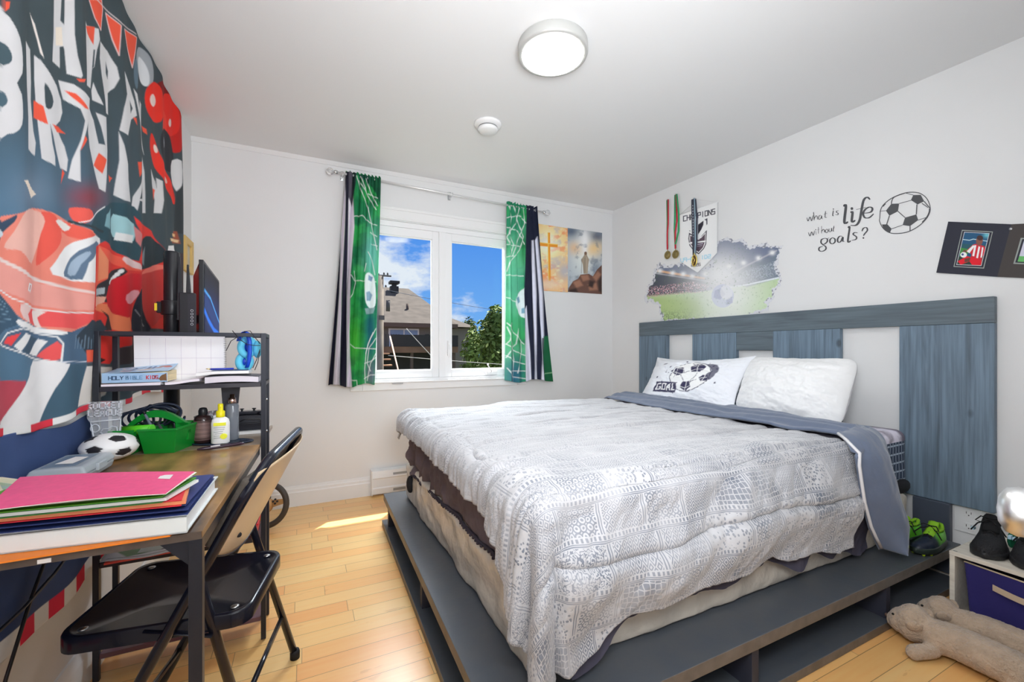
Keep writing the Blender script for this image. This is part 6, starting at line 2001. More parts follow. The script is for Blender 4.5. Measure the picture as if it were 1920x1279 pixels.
bc = Vector((-.548, 1.752, .785))
n_, m_ = 120, 90
th, ph = np.meshgrid(np.linspace(0, 2 * pi, n_ + 1)[:-1], np.linspace(0, pi, m_), indexing='ij')
D = np.stack([np.sin(ph) * np.cos(th), np.sin(ph) * np.sin(th), np.cos(ph)], -1)
gr_ = (1 + 5 ** .5) / 2
ico = []
for s1_ in (1, -1):
    for s2_ in (1, -1):
        ico += [(0, s1_, s2_ * gr_), (s1_, s2_ * gr_, 0), (s2_ * gr_, 0, s1_)]
ico = np.array(ico, float); ico /= np.linalg.norm(ico, axis=1, keepdims=True)
Rm = np.array(Matrix.Rotation(.35, 3, 'Y') @ Matrix.Rotation(.3, 3, 'Z')); ico = ico @ Rm.T
dots = np.max(D @ ico.T, -1)
# pentagon patches: angle to the nearest icosahedron vertex, squared off towards its neighbours
near = np.argmax(D @ ico.T, -1)
V0 = ico[near]; tang = D - V0 * np.sum(D * V0, -1, keepdims=True)
oth = ico[None] @ np.swapaxes(ico[None], 1, 2)
nb = [[j for j in range(12) if j != i and ico[i] @ ico[j] > .4] for i in range(12)]
nbv = np.array([[ico[j] for j in nb[i]] for i in range(12)])
mx_ = np.max(np.einsum('abk,abjk->abj', tang, nbv[near]), -1)
pent = mx_ < .235
cc_ = np.zeros(D.shape); cc_[:] = C(226, 226, 224); cc_[pent] = C(38, 36, 40)
rad = 1 - .05 * (np.abs(mx_ - .235) < .012) + .03 * (fbm(D[..., 0] * 3 + 9, D[..., 2] * 3 + 4, 3) - .5)
Pb = np.array(bc) + D * rad[..., None] * np.array([.071, .071, .042])
grid('soccer_ball', np.swapaxes(Pb, 0, 1), Mcol('ball_vinyl', .3, .5), colors=np.swapaxes(cc_, 0, 1), wrap=True, label='slightly squashed black and white soccer ball on the desk', cat='ball', loc=tuple(bc - Vector((0, 0, .043))))

pq = thing('acrylic_plaque', 'clear acrylic plaque engraved Rocket League behind the soccer ball', 'plaque', (-.595, 1.835, .742))
ac = M('acrylic_clear', (.86, .90, .95), .05, alpha=.28, spec=.6)
fr2 = M('frosted_engraving', C(190, 194, 202), .6)
py_ = 1.830
R_ = lambda x, z: (-.630 + x * .090, .742 + z * .178)
MB().prism([R_(*q_) for q_ in ((.0, 1.0), (1.0, 1.0), (.99, .80), (.96, .70), (.96, .35), (.80, .08), (.30, .0), (.18, .20), (.10, .62), (.02, .70))], 1, py_, py_ + .006).build('panel', ac, pq, bevel=.001)
L2 = {'R': [[(0, 1), (0, 0), (1, 0), (1, .5), (0, .5)], [(.4, .5), (1, 1)]], 'O': [[(0, 0), (1, 0), (1, 1), (0, 1), (0, 0)]], 'C': [[(1, 0), (0, 0), (0, 1), (1, 1)]], 'K': [[(0, 0), (0, 1)], [(1, 0), (.1, .5), (1, 1)]], 'E': [[(1, 0), (0, 0), (0, 1), (1, 1)], [(0, .5), (.8, .5)]], 'T': [[(0, 0), (1, 0)], [(.5, 0), (.5, 1)]],
      'L': [[(0, 0), (0, 1), (1, 1)]], 'A': [[(0, 1), (.2, 0), (.8, 0), (1, 1)], [(0, .6), (1, .6)]], 'G': [[(1, 0), (0, 0), (0, 1), (1, 1), (1, .5), (.6, .5)]], 'U': [[(0, 0), (0, 1), (1, 1), (1, 0)]]}
L2.update({k: v for k, v in lets.items() if k not in L2})
L2.update({'Y': [[(0, 0), (.5, .5), (1, 0)], [(.5, .5), (.5, 1)]], 'B': [[(0, 0), (.8, 0), (.8, .45), (0, .5), (1, .55), (1, 1), (0, 1), (0, 0)]], 'F': [[(1, 0), (0, 0), (0, 1)], [(0, .5), (.8, .5)]]})


def letters3d(txt, org, ux, uz, w, h, sp_, th, depth, nrm):
    """block letters made of small bars. org = top-left, ux,uz unit vectors (right, up)"""
    mb_ = MB(); org = Vector(org); ux = Vector(ux); uz = Vector(uz); nrm = Vector(nrm)
    for i, ch in enumerate(txt):
        for st in L2.get(ch, []):
            for q0, q1 in zip(st[:-1], st[1:]):
                a = Vector((q0[0] * w, -q0[1] * h)); b = Vector((q1[0] * w, -q1[1] * h))
                d = (b - a).normalized(); n = Vector((-d.y, d.x)) * th / 2; a = a - d * th / 2; b = b + d * th / 2
                c4 = [a + n, b + n, b - n, a - n]
                f = [org + ux * (i * sp_ + v.x) + uz * v.y for v in c4]
                mb_.add(f + [v + nrm * depth for v in f], [(0, 1, 2, 3), (7, 6, 5, 4), (0, 4, 5, 1), (1, 5, 6, 2), (2, 6, 7, 3), (3, 7, 4, 0)])
    return mb_


letters3d('ROCKET', (-.627, py_ - .0002, .742 + .174), (1, 0, 0), (0, 0, 1), .0100, .018, .0146, .0030, .0008, (0, -1, 0)).build('rocket_lettering', fr2, pq)
letters3d('LEAGUE', (-.624, py_ - .0002, .742 + .149), (1, 0, 0), (0, 0, 1), .0100, .018, .0143, .0030, .0008, (0, -1, 0)).build('league_lettering', fr2, pq)
e_ = MB()
sh = [R_(*q_) for q_ in ((.12, .64), (.95, .66), (.92, .40), (.78, .14), (.36, .06), (.24, .22), (.14, .58))]
e_.tube([(x, py_ - .001, z) for x, z in sh], .0022, 6, closed=True)
e_.tube([(-.630 + .090 * (.24 + .12 * cos(a)), py_ - .001, .742 + .178 * (.52 + .07 * sin(a))) for a in [2 * pi * k / 16 for k in range(16)]], .0016, 6, closed=True)
e_.tube([(x, py_ - .001, z) for x, z in [R_(*q_) for q_ in ((.38, .44), (.46, .50), (.62, .50), (.70, .54), (.84, .52), (.86, .42), (.74, .38), (.50, .38), (.38, .44))]], .0016, 6)
for q_ in ((.48, .37), (.76, .37)):
    e_.tube([(-.630 + .090 * (q_[0] + .06 * cos(a)), py_ - .001, .742 + .178 * (q_[1] + .035 * sin(a))) for a in [2 * pi * k / 12 for k in range(12)]], .0014, 6, closed=True)
e_.tube([(x, py_ - .001, z) for x, z in [R_(*q_) for q_ in ((.20, .30), (.50, .24), (.90, .34))]], .0020, 6)
e_.build('shield_engraving', fr2, pq)

# small framed picture lying by the wall at the near end
fp = thing('small_picture', 'small pale wooden picture frame lying beside the folders by the wall', 'picture frame', (-.58, 1.36, .742))
xf = Matrix.Translation((-.575, 1.345, .775)) @ Matrix.Rotation(radians(28), 4, 'Z') @ Matrix.Rotation(radians(24), 4, 'Y')
MB().box((-.05, -.09, -.006), (.05, .09, -.002), xf=xf).build('picture', M('picture_green', C(150, 170, 140), .5, mottle=.6, mscale=20, mcol=C(120, 160, 210)), fp)
MB().box((.035, -.09, -.004), (.05, .09, .008), xf=xf).box((-.05, -.09, -.004), (-.035, .09, .008), xf=xf).box((-.035, -.09, -.004), (.035, -.075, .008), xf=xf).box((-.035, .075, -.004), (.035, .09, .008), xf=xf).build('frame', M('pale_frame', C(206, 198, 176), .6), fp, bevel=.001)

# ------------------------------------------------------------------ green caddy
cd = thing('green_caddy', 'green plastic carry caddy with handle, filled with pens, under the shelf', 'caddy', (-.47, 1.88, .742))
gp = M('green_plastic', C(16, 132, 44, 1.15), .3, spec=.5)
xf = Matrix.Translation((-.462, 1.885, .742)) @ Matrix.Rotation(radians(-15), 4, 'Z')
frustum(-.095, -.030, -.075, .090, .0, .074, .010, xf=xf, mat=gp, name='bin', parent=cd, open_top=True, bev=.004)
frustum(-.012, .098, -.080, .090, .0, .078, .012, xf=xf, mat=gp, name='bin', parent=cd, open_top=True, bev=.004)
rim = MB()
for a, b in (((-.100, -.080, .072), (-.028, -.073, .080)), ((-.014, -.086, .076), (.103, -.079, .083)), ((.096, -.079, .076), (.103, .095, .083)), ((-.100, .088, .074), (.103, .095, .083)), ((-.100, -.073, .072), (-.094, .088, .080))):
    rim.box(a, b, xf=xf)
rim.build('rim', gp, cd, bevel=.001)
hn = MB()
arc = [(-.09, .075)] + [(-.09 + .185 * k / 12, .085 + .050 * sin(pi * (k / 12) ** .9)) for k in range(13)] + [(.098, .070)]
inn = [(x, z - .018 - .006 * sin(pi * min(max((x + .09) / .185, 0), 1))) for x, z in arc]
for i in range(len(arc) - 1):
    vs = []
    for y in (-.004, .012):
        vs += [(arc[i][0], y, arc[i][1]), (arc[i + 1][0], y, arc[i + 1][1]), (inn[i + 1][0], y, inn[i + 1][1]), (inn[i][0], y, inn[i][1])]
    hn.add(vs, [(0, 1, 2, 3), (7, 6, 5, 4), (0, 4, 5, 1), (1, 5, 6, 2), (2, 6, 7, 3), (3, 7, 4, 0)], xf=xf)
hn.box((.058, -.004, .03), (.098, .012, .09), xf=xf)
hn.build('handle', gp, cd)
def incad(name, mb_, mat, label, cat):
    return mb_.build(name, mat, label=label, cat=cat, group='things standing in the green caddy')
lime = M('lime_tube', C(74, 180, 30), .35); blkp = M('black_plastic', C(24, 25, 30), .35)
tb = MB(); 
o = thing('lime_marker_tube', 'short bright green tube lying across the caddy front', 'tube', (-.50, 1.85, .81), 'things standing in the green caddy')
MB().tube([(-.545, 1.862, .815), (-.468, 1.838, .818)], .0165, 20).build('tube', lime, o)
MB().tube([(-.4675, 1.8378, .818), (-.464, 1.8367, .818)], .0168, 20).build('end_cap', M('lime_light', C(96, 206, 60), .4), o)
MB().tube([(-.575, 1.872, .812), (-.546, 1.8625, .815)], .0155, 20).build('cap', M('olive_black', C(56, 70, 36), .4), o)
pcols = [(40, 44, 60), (90, 96, 110), (28, 44, 96), (60, 60, 66), (30, 34, 40), (110, 116, 128)]
rg = random.Random(11)
for i, (dx, dy, lx_, ly_, hh) in enumerate(((-.02, .03, -.05, .0, .10), (.02, -.02, -.045, -.02, .125), (.04, .03, .02, .01, .095), (.06, -.03, -.05, .0, .085), (.03, .05, -.03, .02, .10), (.075, .02, .015, .0, .075))):
    p0 = xf @ Vector((dx + .005, dy, .012)); p1 = xf @ Vector((dx + .005 + lx_, dy + ly_, .012 + hh))
    nm = ('slate pen leaning highest out of the caddy', 'grey pen leaning across the caddy handle', 'navy pen in the right side of the caddy', 'dark pen in front of the caddy handle', 'black pen behind the caddy handle', 'silver pen at the right rim of the caddy')[i]
    pn_ = thing('pen', nm, 'pen', tuple(p0), 'things standing in the green caddy')
    m_ = M('pen_%d_colour' % i, C(*pcols[i]), .35)
    MB().tube([p0, p0.lerp(p1, .92)], .0042, 10).build('barrel', m_, pn_)
    MB().tube([p0.lerp(p1, .92), p1], [.0045, .003], 10).build('tip', blkp, pn_)
# bundle of dark cables behind the caddy
cb = MB(); rg = random.Random(5)
for k in range(5):
    c0 = Vector((-.545 + .02 * k, 1.955, .80 + .006 * k)); pts = []
    for i in range(26):
        a = 2 * pi * i / 25 + k
        pts.append((c0.x + .055 * cos(a), min(c0.y + .012 * sin(a * 2), 1.985), c0.z + .038 * sin(a) + .03))
    cb.tube(pts, .0045, 8, closed=True)
cb.tube([(-.53, 1.95, .86), (-.50, 1.955, .885), (-.455, 1.955, .88), (-.42, 1.95, .86)], .012, 8, flat=.6)
cb.build('coiled_cable', M('navy_black_cable', C(30, 38, 56), .4), label='coiled dark navy cable heaped behind the caddy', cat='cable')

# ------------------------------------------------------------------ bottles and small things right of the caddy
tr = thing('black_tray', 'flat oval black tray holding the bottles', 'tray', (-.28, 1.915, .7405))
MB().lathe([(.9, 0), (1.0, .003), (1.0, .006), (.95, .007), (.92, .0045), (.0, .0045)], (0, 0, 0), 48, xf=Matrix.Translation((-.275, 1.905, .7405)) @ Matrix.Rotation(radians(-14), 4, 'Z') @ Matrix.Diagonal((.105, .050, 1, 1))).build('dish', M('tray_black', C(34, 44, 62), .22), tr)
BZ = .7455
bt_ = thing('brown_bottle', 'dark brown bottle with black cap and striped label, beside the caddy', 'bottle', (-.335, 1.925, BZ))
c = (-.338, 1.925, BZ)
MB().lathe([(.026, 0), (.0285, .003), (.0285, .085), (.024, .096), (.014, .102)], c, 28).build('body', M('brown_glass', C(44, 30, 30), .15), bt_)
MB().lathe([(.0287, .010), (.0290, .012), (.0290, .080), (.0287, .082)], c, 28).build('label', M('bottle_stripes', C(70, 52, 50), .4, mottle=.8, mscale=14, mcol=C(150, 120, 116), stretch=(.5, .5, 6)), bt_)
MB().lathe([(.0135, .100), (.0145, .102), (.0145, .118), (.011, .127), (.004, .129)], c, 24).build('cap', blkp, bt_)
sb = thing('sunscreen_bottle', 'white spray bottle with yellow cap and yellow print', 'bottle', (-.275, 1.872, BZ))
c = (-.276, 1.872, BZ)
MB().lathe([(.026, 0), (.029, .004), (.029, .075), (.026, .088), (.016, .096), (.012, .098)], c, 28, sy=.62).build('body', M('white_bottle', C(226, 230, 224), .3), sb)
yl = M('yellow_cap', C(236, 206, 16), .35)
MB().lathe([(.0135, .097), (.0140, .099), (.0140, .118), (.0085, .121), (.0085, .140), (.0075, .145), (.0, .146)], c, 22).tube([(c[0], c[1] - .006, c[2] + .134), (c[0], c[1] - .013, c[2] + .134)], .003, 8).build('spray_cap', yl, sb)
ll = MB(); yb_ = c[1] - .0184
bars = MB()
for k, (w, x0) in enumerate(((.034, 0), (.030, .002), (.028, .0), (.024, .004), (.018, 0), (.022, .0))):
    bars.box((c[0] - .018 + x0, yb_ - .0008, c[2] + .060 - k * .0075), (c[0] - .018 + x0 + w, yb_ + .002, c[2] + .0615 - k * .0075))
bars.build('small_print', M('print_grey', C(150, 152, 150), .5), sb)
MB().box((c[0] - .019, yb_ - .001, c[2] + .067), (c[0] + .019, yb_ + .003, c[2] + .078)).prism([(c[0] + .012 + .011 * cos(a), c[2] + .028 + .010 * sin(a)) for a in [2 * pi * k / 20 for k in range(20)]], 1, yb_ - .0015, yb_ + .006).build('yellow_print', M('print_yellow', C(232, 222, 60), .5), sb, bevel=.0005)
pf_ = thing('perfume_bottle', 'tall clear glass spray bottle with rose gold cap', 'bottle', (-.245, 1.935, BZ))
c = (-.248, 1.936, BZ)
MB().lathe([(.021, 0), (.022, .003), (.022, .128), (.019, .136), (.009, .138)], c, 28).build('glass', M('smoky_glass', (.30, .33, .38), .05, alpha=.55, spec=.8), pf_)
MB().lathe([(.0195, .004), (.0195, .060), (.0, .060)], c, 24).build('liquid', M('bottle_liquid', C(96, 96, 104), .1, alpha=.7), pf_)
MB().lathe([(.011, .138), (.0125, .140), (.0125, .158), (.008, .160), (.008, .172), (.0, .173)], c, 24).build('cap', M('rose_gold', (.75, .50, .42), .25, 1.0), pf_)
tt_ = thing('black_tube', 'upright black squeeze tube widening to the top behind the glass bottle', 'tube', (-.262, 1.985, .7405))
MB().add([(-.287 + .010, 1.980, .7405), (-.237 - .010, 1.980, .7405), (-.237 - .010, 2.0, .7405), (-.287 + .010, 2.0, .7405), (-.292, 1.989, .944), (-.228, 1.989, .944), (-.228, 1.992, .944), (-.292, 1.992, .944)],
         [(0, 3, 2, 1), (4, 5, 6, 7), (0, 1, 5, 4), (1, 2, 6, 5), (2, 3, 7, 6), (3, 0, 4, 7)]).build('tube', M('tube_black', C(40, 38, 48), .35), tt_, bevel=.002)
MB().box((-.245, 1.984, .80), (-.243, 1.9845, .90)).build('side_print', M('print_grey', C(150, 152, 150), .5), tt_)
kn_ = thing('pocket_knife', 'closed dark plum pocket knife lying in front of the tray', 'pocket knife', (-.26, 1.79, .7405))
pl_m = M('plum_black', C(46, 30, 44), .2)
ka, kb = Vector((-.328, 1.772, .749)), Vector((-.196, 1.815, .750))
MB().tube([ka, ka.lerp(kb, .12), ka.lerp(kb, .5), ka.lerp(kb, .9), kb], [.004, .0075, .0085, .0085, .005], 16, flat=.75).build('body', pl_m, kn_)
MB().tube([ka.lerp(kb, .28) + Vector((0, -.006, .005)), ka.lerp(kb, .48) + Vector((0, -.006, .005))], .0025, 8).build('clip', M('knife_label', C(200, 196, 200), .4), kn_)
fl_ = MB(); rg = random.Random(8)
vs = []; n = 12
for i in range(n + 1):
    for j in range(18):
        a = 2 * pi * j / 18; t_h = pi * i / n
        r = .034 + .014 * rg.random()
        vs.append((-.335 + r * sin(t_h) * cos(a) * 1.5, 2.075 + r * sin(t_h) * sin(a) * .8, .788 - 1.1 * .042 * cos(t_h) + (.012 * rg.random() if 0 < i < n else 0)))
fs = [(i * 18 + j, i * 18 + (j + 1) % 18, (i + 1) * 18 + (j + 1) % 18, (i + 1) * 18 + j) for i in range(n) for j in range(18)]
fl_.add(vs, fs); fl_.build('crumpled_foil', M('foil', (.78, .80, .84), .22, .85), label='crumpled silvery foil wrap behind the bottles', cat='foil')
# console on papers
MB().box((-.285, 2.055, .7405), (-.142, 2.235, .752)).build('paper_stack', M('paper_white', C(226, 224, 220), .7), label='thin stack of white paper under the black console', cat='paper')
co = thing('game_console', 'slanted black game console on a paper stack behind the tower', 'game console', (-.21, 2.15, .7525))
bk2 = M('console_black', C(40, 41, 48), .3)
MB().prism([(2.075, .7525), (2.225, .7525), (2.232, .784), (2.068, .784)], 0, -.275, -.150).build('lower_body', bk2, co, bevel=.002)
MB().prism([(2.062, .7865), (2.236, .7865), (2.226, .812), (2.072, .812)], 0, -.279, -.146).build('upper_body', bk2, co, bevel=.002)
MB().box((-.270, 2.075, .784), (-.155, 2.225, .7865)).build('slot', blkp, co)
gpad = thing('game_controller', 'black game controller lying on top of the console', 'game controller', (-.215, 2.14, .8125))
MB().box((-.262, 2.115, .8125), (-.170, 2.165, .826)).tube([(-.258, 2.12, .819), (-.272, 2.09, .818)], .010, 10).tube([(-.174, 2.12, .819), (-.160, 2.09, .818)], .010, 10).build('body', bk2, gpad, bevel=.005)
for x in (-.238, -.194):
    MB().lathe([(.006, 0), (.004, .002), (.004, .008), (.008, .010), (.008, .013), (.0, .014)], (x, 2.13, .825), 14).build('thumbstick', blkp, gpad)
MB().tube([(-.28, 2.05, .77), (-.22, 2.045, .805), (-.165, 2.05, .80), (-.150, 2.045, .76), (-.152, 2.048, .742)], .002, 8).build('console_cable', blkp, label='thin black cable curving in front of the console', cat='cable')

# ------------------------------------------------------------------ things on the upper shelf
SZ = .9665
cal = thing('wall_planner', 'white spiral planner calendar standing on the upper shelf', 'calendar', (-.41, 1.96, SZ))
pw_ = M('planner_paper', C(226, 218, 226), .6)
xf = Matrix.Translation((0, 1.985, SZ)) @ Matrix.Rotation(radians(3), 4, 'X')
MB().box((-.552, -.004, 0), (-.277, .0, .188), xf=xf).build('page', pw_, cal, bevel=.0015)
gl = MB()
for k in range(1, 6): gl.box((-.552 + k * .046, -.0048, .01), (-.5513 + k * .046, -.004, .165), xf=xf)
for z in (.168, .09, .03): gl.box((-.55, -.0048, z), (-.281, -.004, z + .0008), xf=xf)
gl.build('grid_lines', M('grid_line', C(180, 172, 186), .6), cal)
sp_ = MB()
for k in range(26):
    z = .006 + k * .007
    sp_.tube([xf @ Vector((-.277 + .0045 * cos(a), -.002 + .0045 * sin(a), z)) for a in [2 * pi * q_ / 8 for q_ in range(8)]], .0006, 5, closed=True)
sp_.build('spiral', M('spiral_wire', C(80, 84, 100), .4, .5), cal)
# open notebook lying under the bible
nb_ = thing('open_notebook', 'open spiral notebook with curling pages beneath the bible', 'notebook', (-.40, 1.93, SZ))
pg = M('notebook_paper', C(214, 208, 216), .6)


def pages(name, x0, x1, y0, y1, zf, th_, mat, parent, n=26):
    xs_ = np.linspace(x0, x1, n); vs = []
    for x in xs_:
        u = (x - x0) / (x1 - x0); z = zf(u)
        vs += [(x, y0, z), (x, y1, z), (x, y1, z + th_(u)), (x, y0, z + th_(u))]
    fs = []
    for i in range(n - 1):
        a = i * 4
        for k in range(4): fs.append((a + k, a + (k + 1) % 4, a + 4 + (k + 1) % 4, a + 4 + k))
    fs.append((0, 3, 2, 1)); e_ = len(vs) - 4; fs.append((e_, e_ + 1, e_ + 2, e_ + 3))
    return MB().add(vs, fs).build(name, mat, parent)


pages('left_pages', -.600, -.445, 1.848, 1.975, lambda u: SZ + .0005, lambda u: .007 + .003 * u, pg, nb_)
pages('right_pages', -.432, -.335, 1.846, 1.970, lambda u: SZ + .0005 + .010 * sstep(.1, 1, u), lambda u: .008, pg, nb_)
s_ = MB()
for k in range(16):
    y = 1.85 + k * .0078
    s_.tube([(-.4385 + .0065 * cos(a), y, SZ + .008 + .0065 * sin(a)) for a in [2 * pi * q_ / 8 for q_ in range(8)]], .0007, 5, closed=True)
s_.build('spiral', M('spiral_pale', C(190, 190, 196), .3, .6), nb_)
bb = thing('kids_bible', 'light blue paperback children bible with curled cover on the shelf', 'book', (-.50, 1.92, SZ + .012))
bl_m = M('bible_blue', C(146, 176, 206), .4); cream = M('page_cream', C(226, 202, 160), .7, mottle=.25, mscale=6, stretch=(1, 1, 60))
z0 = SZ + .0115
MB().box((-.598, 1.846, z0), (-.426, 1.849, z0 + .032)).build('spine', bl_m, bb, bevel=.001)
pages('page_block', -.596, -.428, 1.8495, 1.975, lambda u: z0 + .001, lambda u: .029 + .006 * u * u, cream, bb)
n = 24; vs = []
Xc, Yc_ = np.meshgrid(np.linspace(-.600, -.424, n), np.linspace(1.846, 1.985, n), indexing='ij')
uu = (Xc + .600) / .176; vv_ = (Yc_ - 1.846) / .139
Zc = z0 + .0325 + .022 * vv_ ** 1.6 * (.5 + .5 * uu) + .006 * uu
pxc = Xc * 1000; pyc = -Yc_ * 1000
pb = Paint(pxc * 0 + uu * 100, 100 - vv_ * 100, (158, 188, 214), soft=1.0)
grid('front_cover', np.stack([Xc, Yc_, Zc], -1), Mcol('cover_print', .35, .5), bb, colors=pb.c, solid=.0012)
n = 110
Xc, Yc_ = np.meshgrid(np.linspace(-.585, -.432, n), np.linspace(1.870, 1.975, n), indexing='ij')
uu = (Xc + .600) / .176; vv_ = (Yc_ - 1.846) / .139
Zc = z0 + .0325 + .022 * vv_ ** 1.6 * (.5 + .5 * uu) + .006 * uu + .0009
pb = Paint(uu * 100, 100 - vv_ * 100, (158, 188, 214), soft=.8)
nvb = (52, 86, 140)
for st, co_ in (([(14, 20), (22, 38), (30, 20)], (240, 240, 244)), ([(34, 22), (40, 40), (36, 58)], nvb), ([(34, 58), (44, 36), (50, 22)], nvb), ([(58, 20), (58, 48)], nvb), ([(58, 34), (66, 34)], nvb), ([(66, 20), (66, 48)], nvb), ([(20, 60), (26, 76), (36, 66)], (240, 240, 244))): pb.line(st, 4.5, co_)
pb.poly(ell(82, 26, 10, 8), (150, 90, 66)); pb.poly(ell(90, 36, 8, 6), (190, 70, 70)); pb.poly(ell(56, 62, 12, 5), (220, 170, 110)); pb.poly(ell(30, 72, 8, 5), (196, 120, 110)); pb.poly(ell(74, 40, 6, 5), (150, 90, 66)); pb.poly(ell(60, 46, 7, 4), (110, 70, 50))
grid('cover_artwork', np.stack([Xc, Yc_, Zc], -1), Mcol('cover_print', .35, .5), bb, colors=pb.c)
letters3d('HOLY', (-.580, 1.8458, z0 + .022), (1, 0, 0), (0, 0, 1), .0075, .011, .0098, .0022, .0005, (0, -1, 0)).build('spine_word_holy', M('print_slate', C(60, 86, 120), .5), bb)
letters3d('BIBLE', (-.536, 1.8458, z0 + .022), (1, 0, 0), (0, 0, 1), .0065, .011, .0090, .0018, .0005, (0, -1, 0)).build('spine_word_bible', M('print_blue', C(96, 136, 176), .5), bb)
letters3d('KIDS', (-.482, 1.8458, z0 + .022), (1, 0, 0), (0, 0, 1), .0060, .011, .0082, .0024, .0005, (0, -1, 0)).build('spine_word_kids', M('print_crimson', C(190, 56, 70), .5), bb)
MB().prism([(-.450 + q_[0] * .001, z0 + q_[1] * .001) for q_ in ((0, 10), (5, 18), (10, 24), (16, 26), (22, 30), (23, 4), (14, 5), (6, 4), (3, 8))], 1, 1.8452, 1.8458).build('spine_picture', M('print_brown', C(110, 78, 50), .6), bb)
# two books to the right
b2 = thing('grey_book', 'thick book with curled white pages at the right of the shelf', 'book', (-.25, 1.92, SZ), 'books at the right of the upper shelf')
pages('page_block', -.320, -.155, 1.850, 1.985, lambda u: SZ + .001 + .004 * sin(u * pi), lambda u: .022 - .002 * u, M('page_white', C(206, 200, 208), .7, mottle=.12, mscale=6, stretch=(1, 1, 80)), b2)
pages('cover', -.325, -.150, 1.848, 1.987, lambda u: SZ + .0235 + .003 * sin(u * pi), lambda u: .0016, M('cover_charcoal', C(66, 68, 78), .4), b2)
b3 = thing('white_magazine', 'white paperback with navy top lying across the other books', 'book', (-.25, 1.92, SZ + .03), 'books at the right of the upper shelf')
pages('page_block', -.345, -.185, 1.846, 1.965, lambda u: SZ + .0285 - .0 * u + .006 * sstep(0, .4, u), lambda u: .010, M('page_bright', C(222, 222, 228), .6), b3)
pages('cover', -.300, -.190, 1.850, 1.965, lambda u: SZ + .0455, lambda u: .0016, M('cover_navy', C(48, 66, 104), .4), b3)
pn_ = thing('blue_pen', 'slim blue pen with brass tip lying on the magazine', 'pen', (-.28, 1.87, SZ + .047))
MB().tube([(-.305, 1.862, SZ + .0515), (-.235, 1.872, SZ + .0515)], .0035, 10).build('barrel', M('pen_blue', C(40, 60, 170), .3), pn_)
MB().tube([(-.318, 1.860, SZ + .0535), (-.305, 1.862, SZ + .0515)], [.0012, .003], 10).build('tip', M('pen_brass', (.7, .55, .25), .3, 1), pn_)
# headphones
hp = thing('headphones', 'blue over-ear headphones with turquoise cushions at the right end of the shelf', 'headphones', (-.19, 1.92, SZ + .047))
hb_m = M('headphone_blue', C(24, 72, 190), .3); cy = M('cushion_turquoise', C(92, 186, 214), .6)
hc = Vector((-.190, 1.915, 1.075))
band = [(-.226, 1.890, 1.120), (-.220, 1.886, 1.145), (-.206, 1.882, 1.156), (-.196, 1.880, 1.150), (-.190, 1.880, 1.118), (-.189, 1.880, 1.075), (-.192, 1.880, 1.045), (-.198, 1.880, 1.020)]
bm = MB()
vs = []
for (x, y, z), w in zip(band, [.012, .015, .017, .018, .018, .018, .016, .012]): vs += [(x - .003, y - w * .2, z), (x + .010, y - w * .6, z + .002), (x + .010, y + w, z + .002), (x - .003, y + w, z)]
bm.add(vs, [(i * 4 + k, i * 4 + (k + 1) % 4, i * 4 + 4 + (k + 1) % 4, i * 4 + 4 + k) for i in range(7) for k in range(4)] + [(3, 2, 1, 0), (28, 29, 30, 31)], 0, True)
bm.build('headband', hb_m, hp)
for (cx_, cz, r, tl) in ((-.196, 1.098, .030, .3), (-.206, 1.042, .026, -.6)):
    cu = MB()
    ring = [(cx_ + r * .72 * cos(a), 1.915 + .006 * sin(a + tl), cz + r * sin(a)) for a in [2 * pi * k / 28 for k in range(28)]]
    cu.tube(ring, .0125, 12, closed=True)
    cu.build('ear_cushion', cy, hp)
    MB().lathe([(.030, 0), (.031, .006), (.026, .016), (.0, .019)], (0, 0, 0), 24, xf=Matrix.Translation((cx_, 1.922, cz)) @ Matrix.Rotation(radians(-90), 4, 'X')).build('ear_cup', hb_m, hp)
MB().ball((-.163, 1.908, 1.09), (.016, .018, .034), 14).build('ear_cushion', cy, hp)
wr = MB()
for pts in ([(-.236, 1.846, 1.158), (-.215, 1.842, 1.128), (-.19, 1.840, 1.108), (-.165, 1.840, 1.104), (-.148, 1.842, 1.104)], [(-.255, 1.845, 1.085), (-.240, 1.843, 1.12), (-.22, 1.842, 1.135)], [(-.20, 1.843, 1.155), (-.18, 1.842, 1.158), (-.165, 1.842, 1.135), (-.148, 1.842, 1.11)], [(-.149, 1.842, 1.09), (-.160, 1.842, 1.05), (-.172, 1.843, 1.02)], [(-.149, 1.843, 1.085), (-.156, 1.843, 1.04), (-.166, 1.843, 1.012)]):
    wr.tube(pts, .0014, 6)
wr.build('headphone_cable', blkp, hp)

# ------------------------------------------------------------------ monitor pole, monitors, router
mp_ = thing('monitor_pole', 'thick black upright monitor pole with clamp behind the shelf tower', 'monitor stand', (-.468, 2.10, .7405))
MB().lathe([(.026, .006), (.026, .728), (.023, .734), (.0, .735)], (-.470, 2.10, .7405), 28).build('pole', blkp, mp_)
MB().box((-.53, 2.05, .7405), (-.41, 2.20, .7465)).build('foot', blkp, mp_, bevel=.002)
MB().lathe([(.034, 0), (.034, .055)], (-.470, 2.10, 1.225), 24).box((-.515, 2.085, 1.232), (-.495, 2.115, 1.275)).build('clamp', blkp, mp_, bevel=.002)
MB().box((-.520, 2.082, 1.240), (-.512, 2.112, 1.268)).build('yellow_lever', M('lever_yellow', C(210, 180, 40), .4), mp_)
MB().box((-.455, 2.12, 1.20), (-.425, 2.40, 1.235)).box((-.448, 2.085, 1.215), (-.425, 2.13, 1.300)).build('arm', M('arm_grey', C(52, 48, 56), .4), mp_, bevel=.003)
mo = thing('monitor', 'black monitor with dark red back seen from its edge, above the shelf', 'monitor', (-.42, 2.36, 1.08))
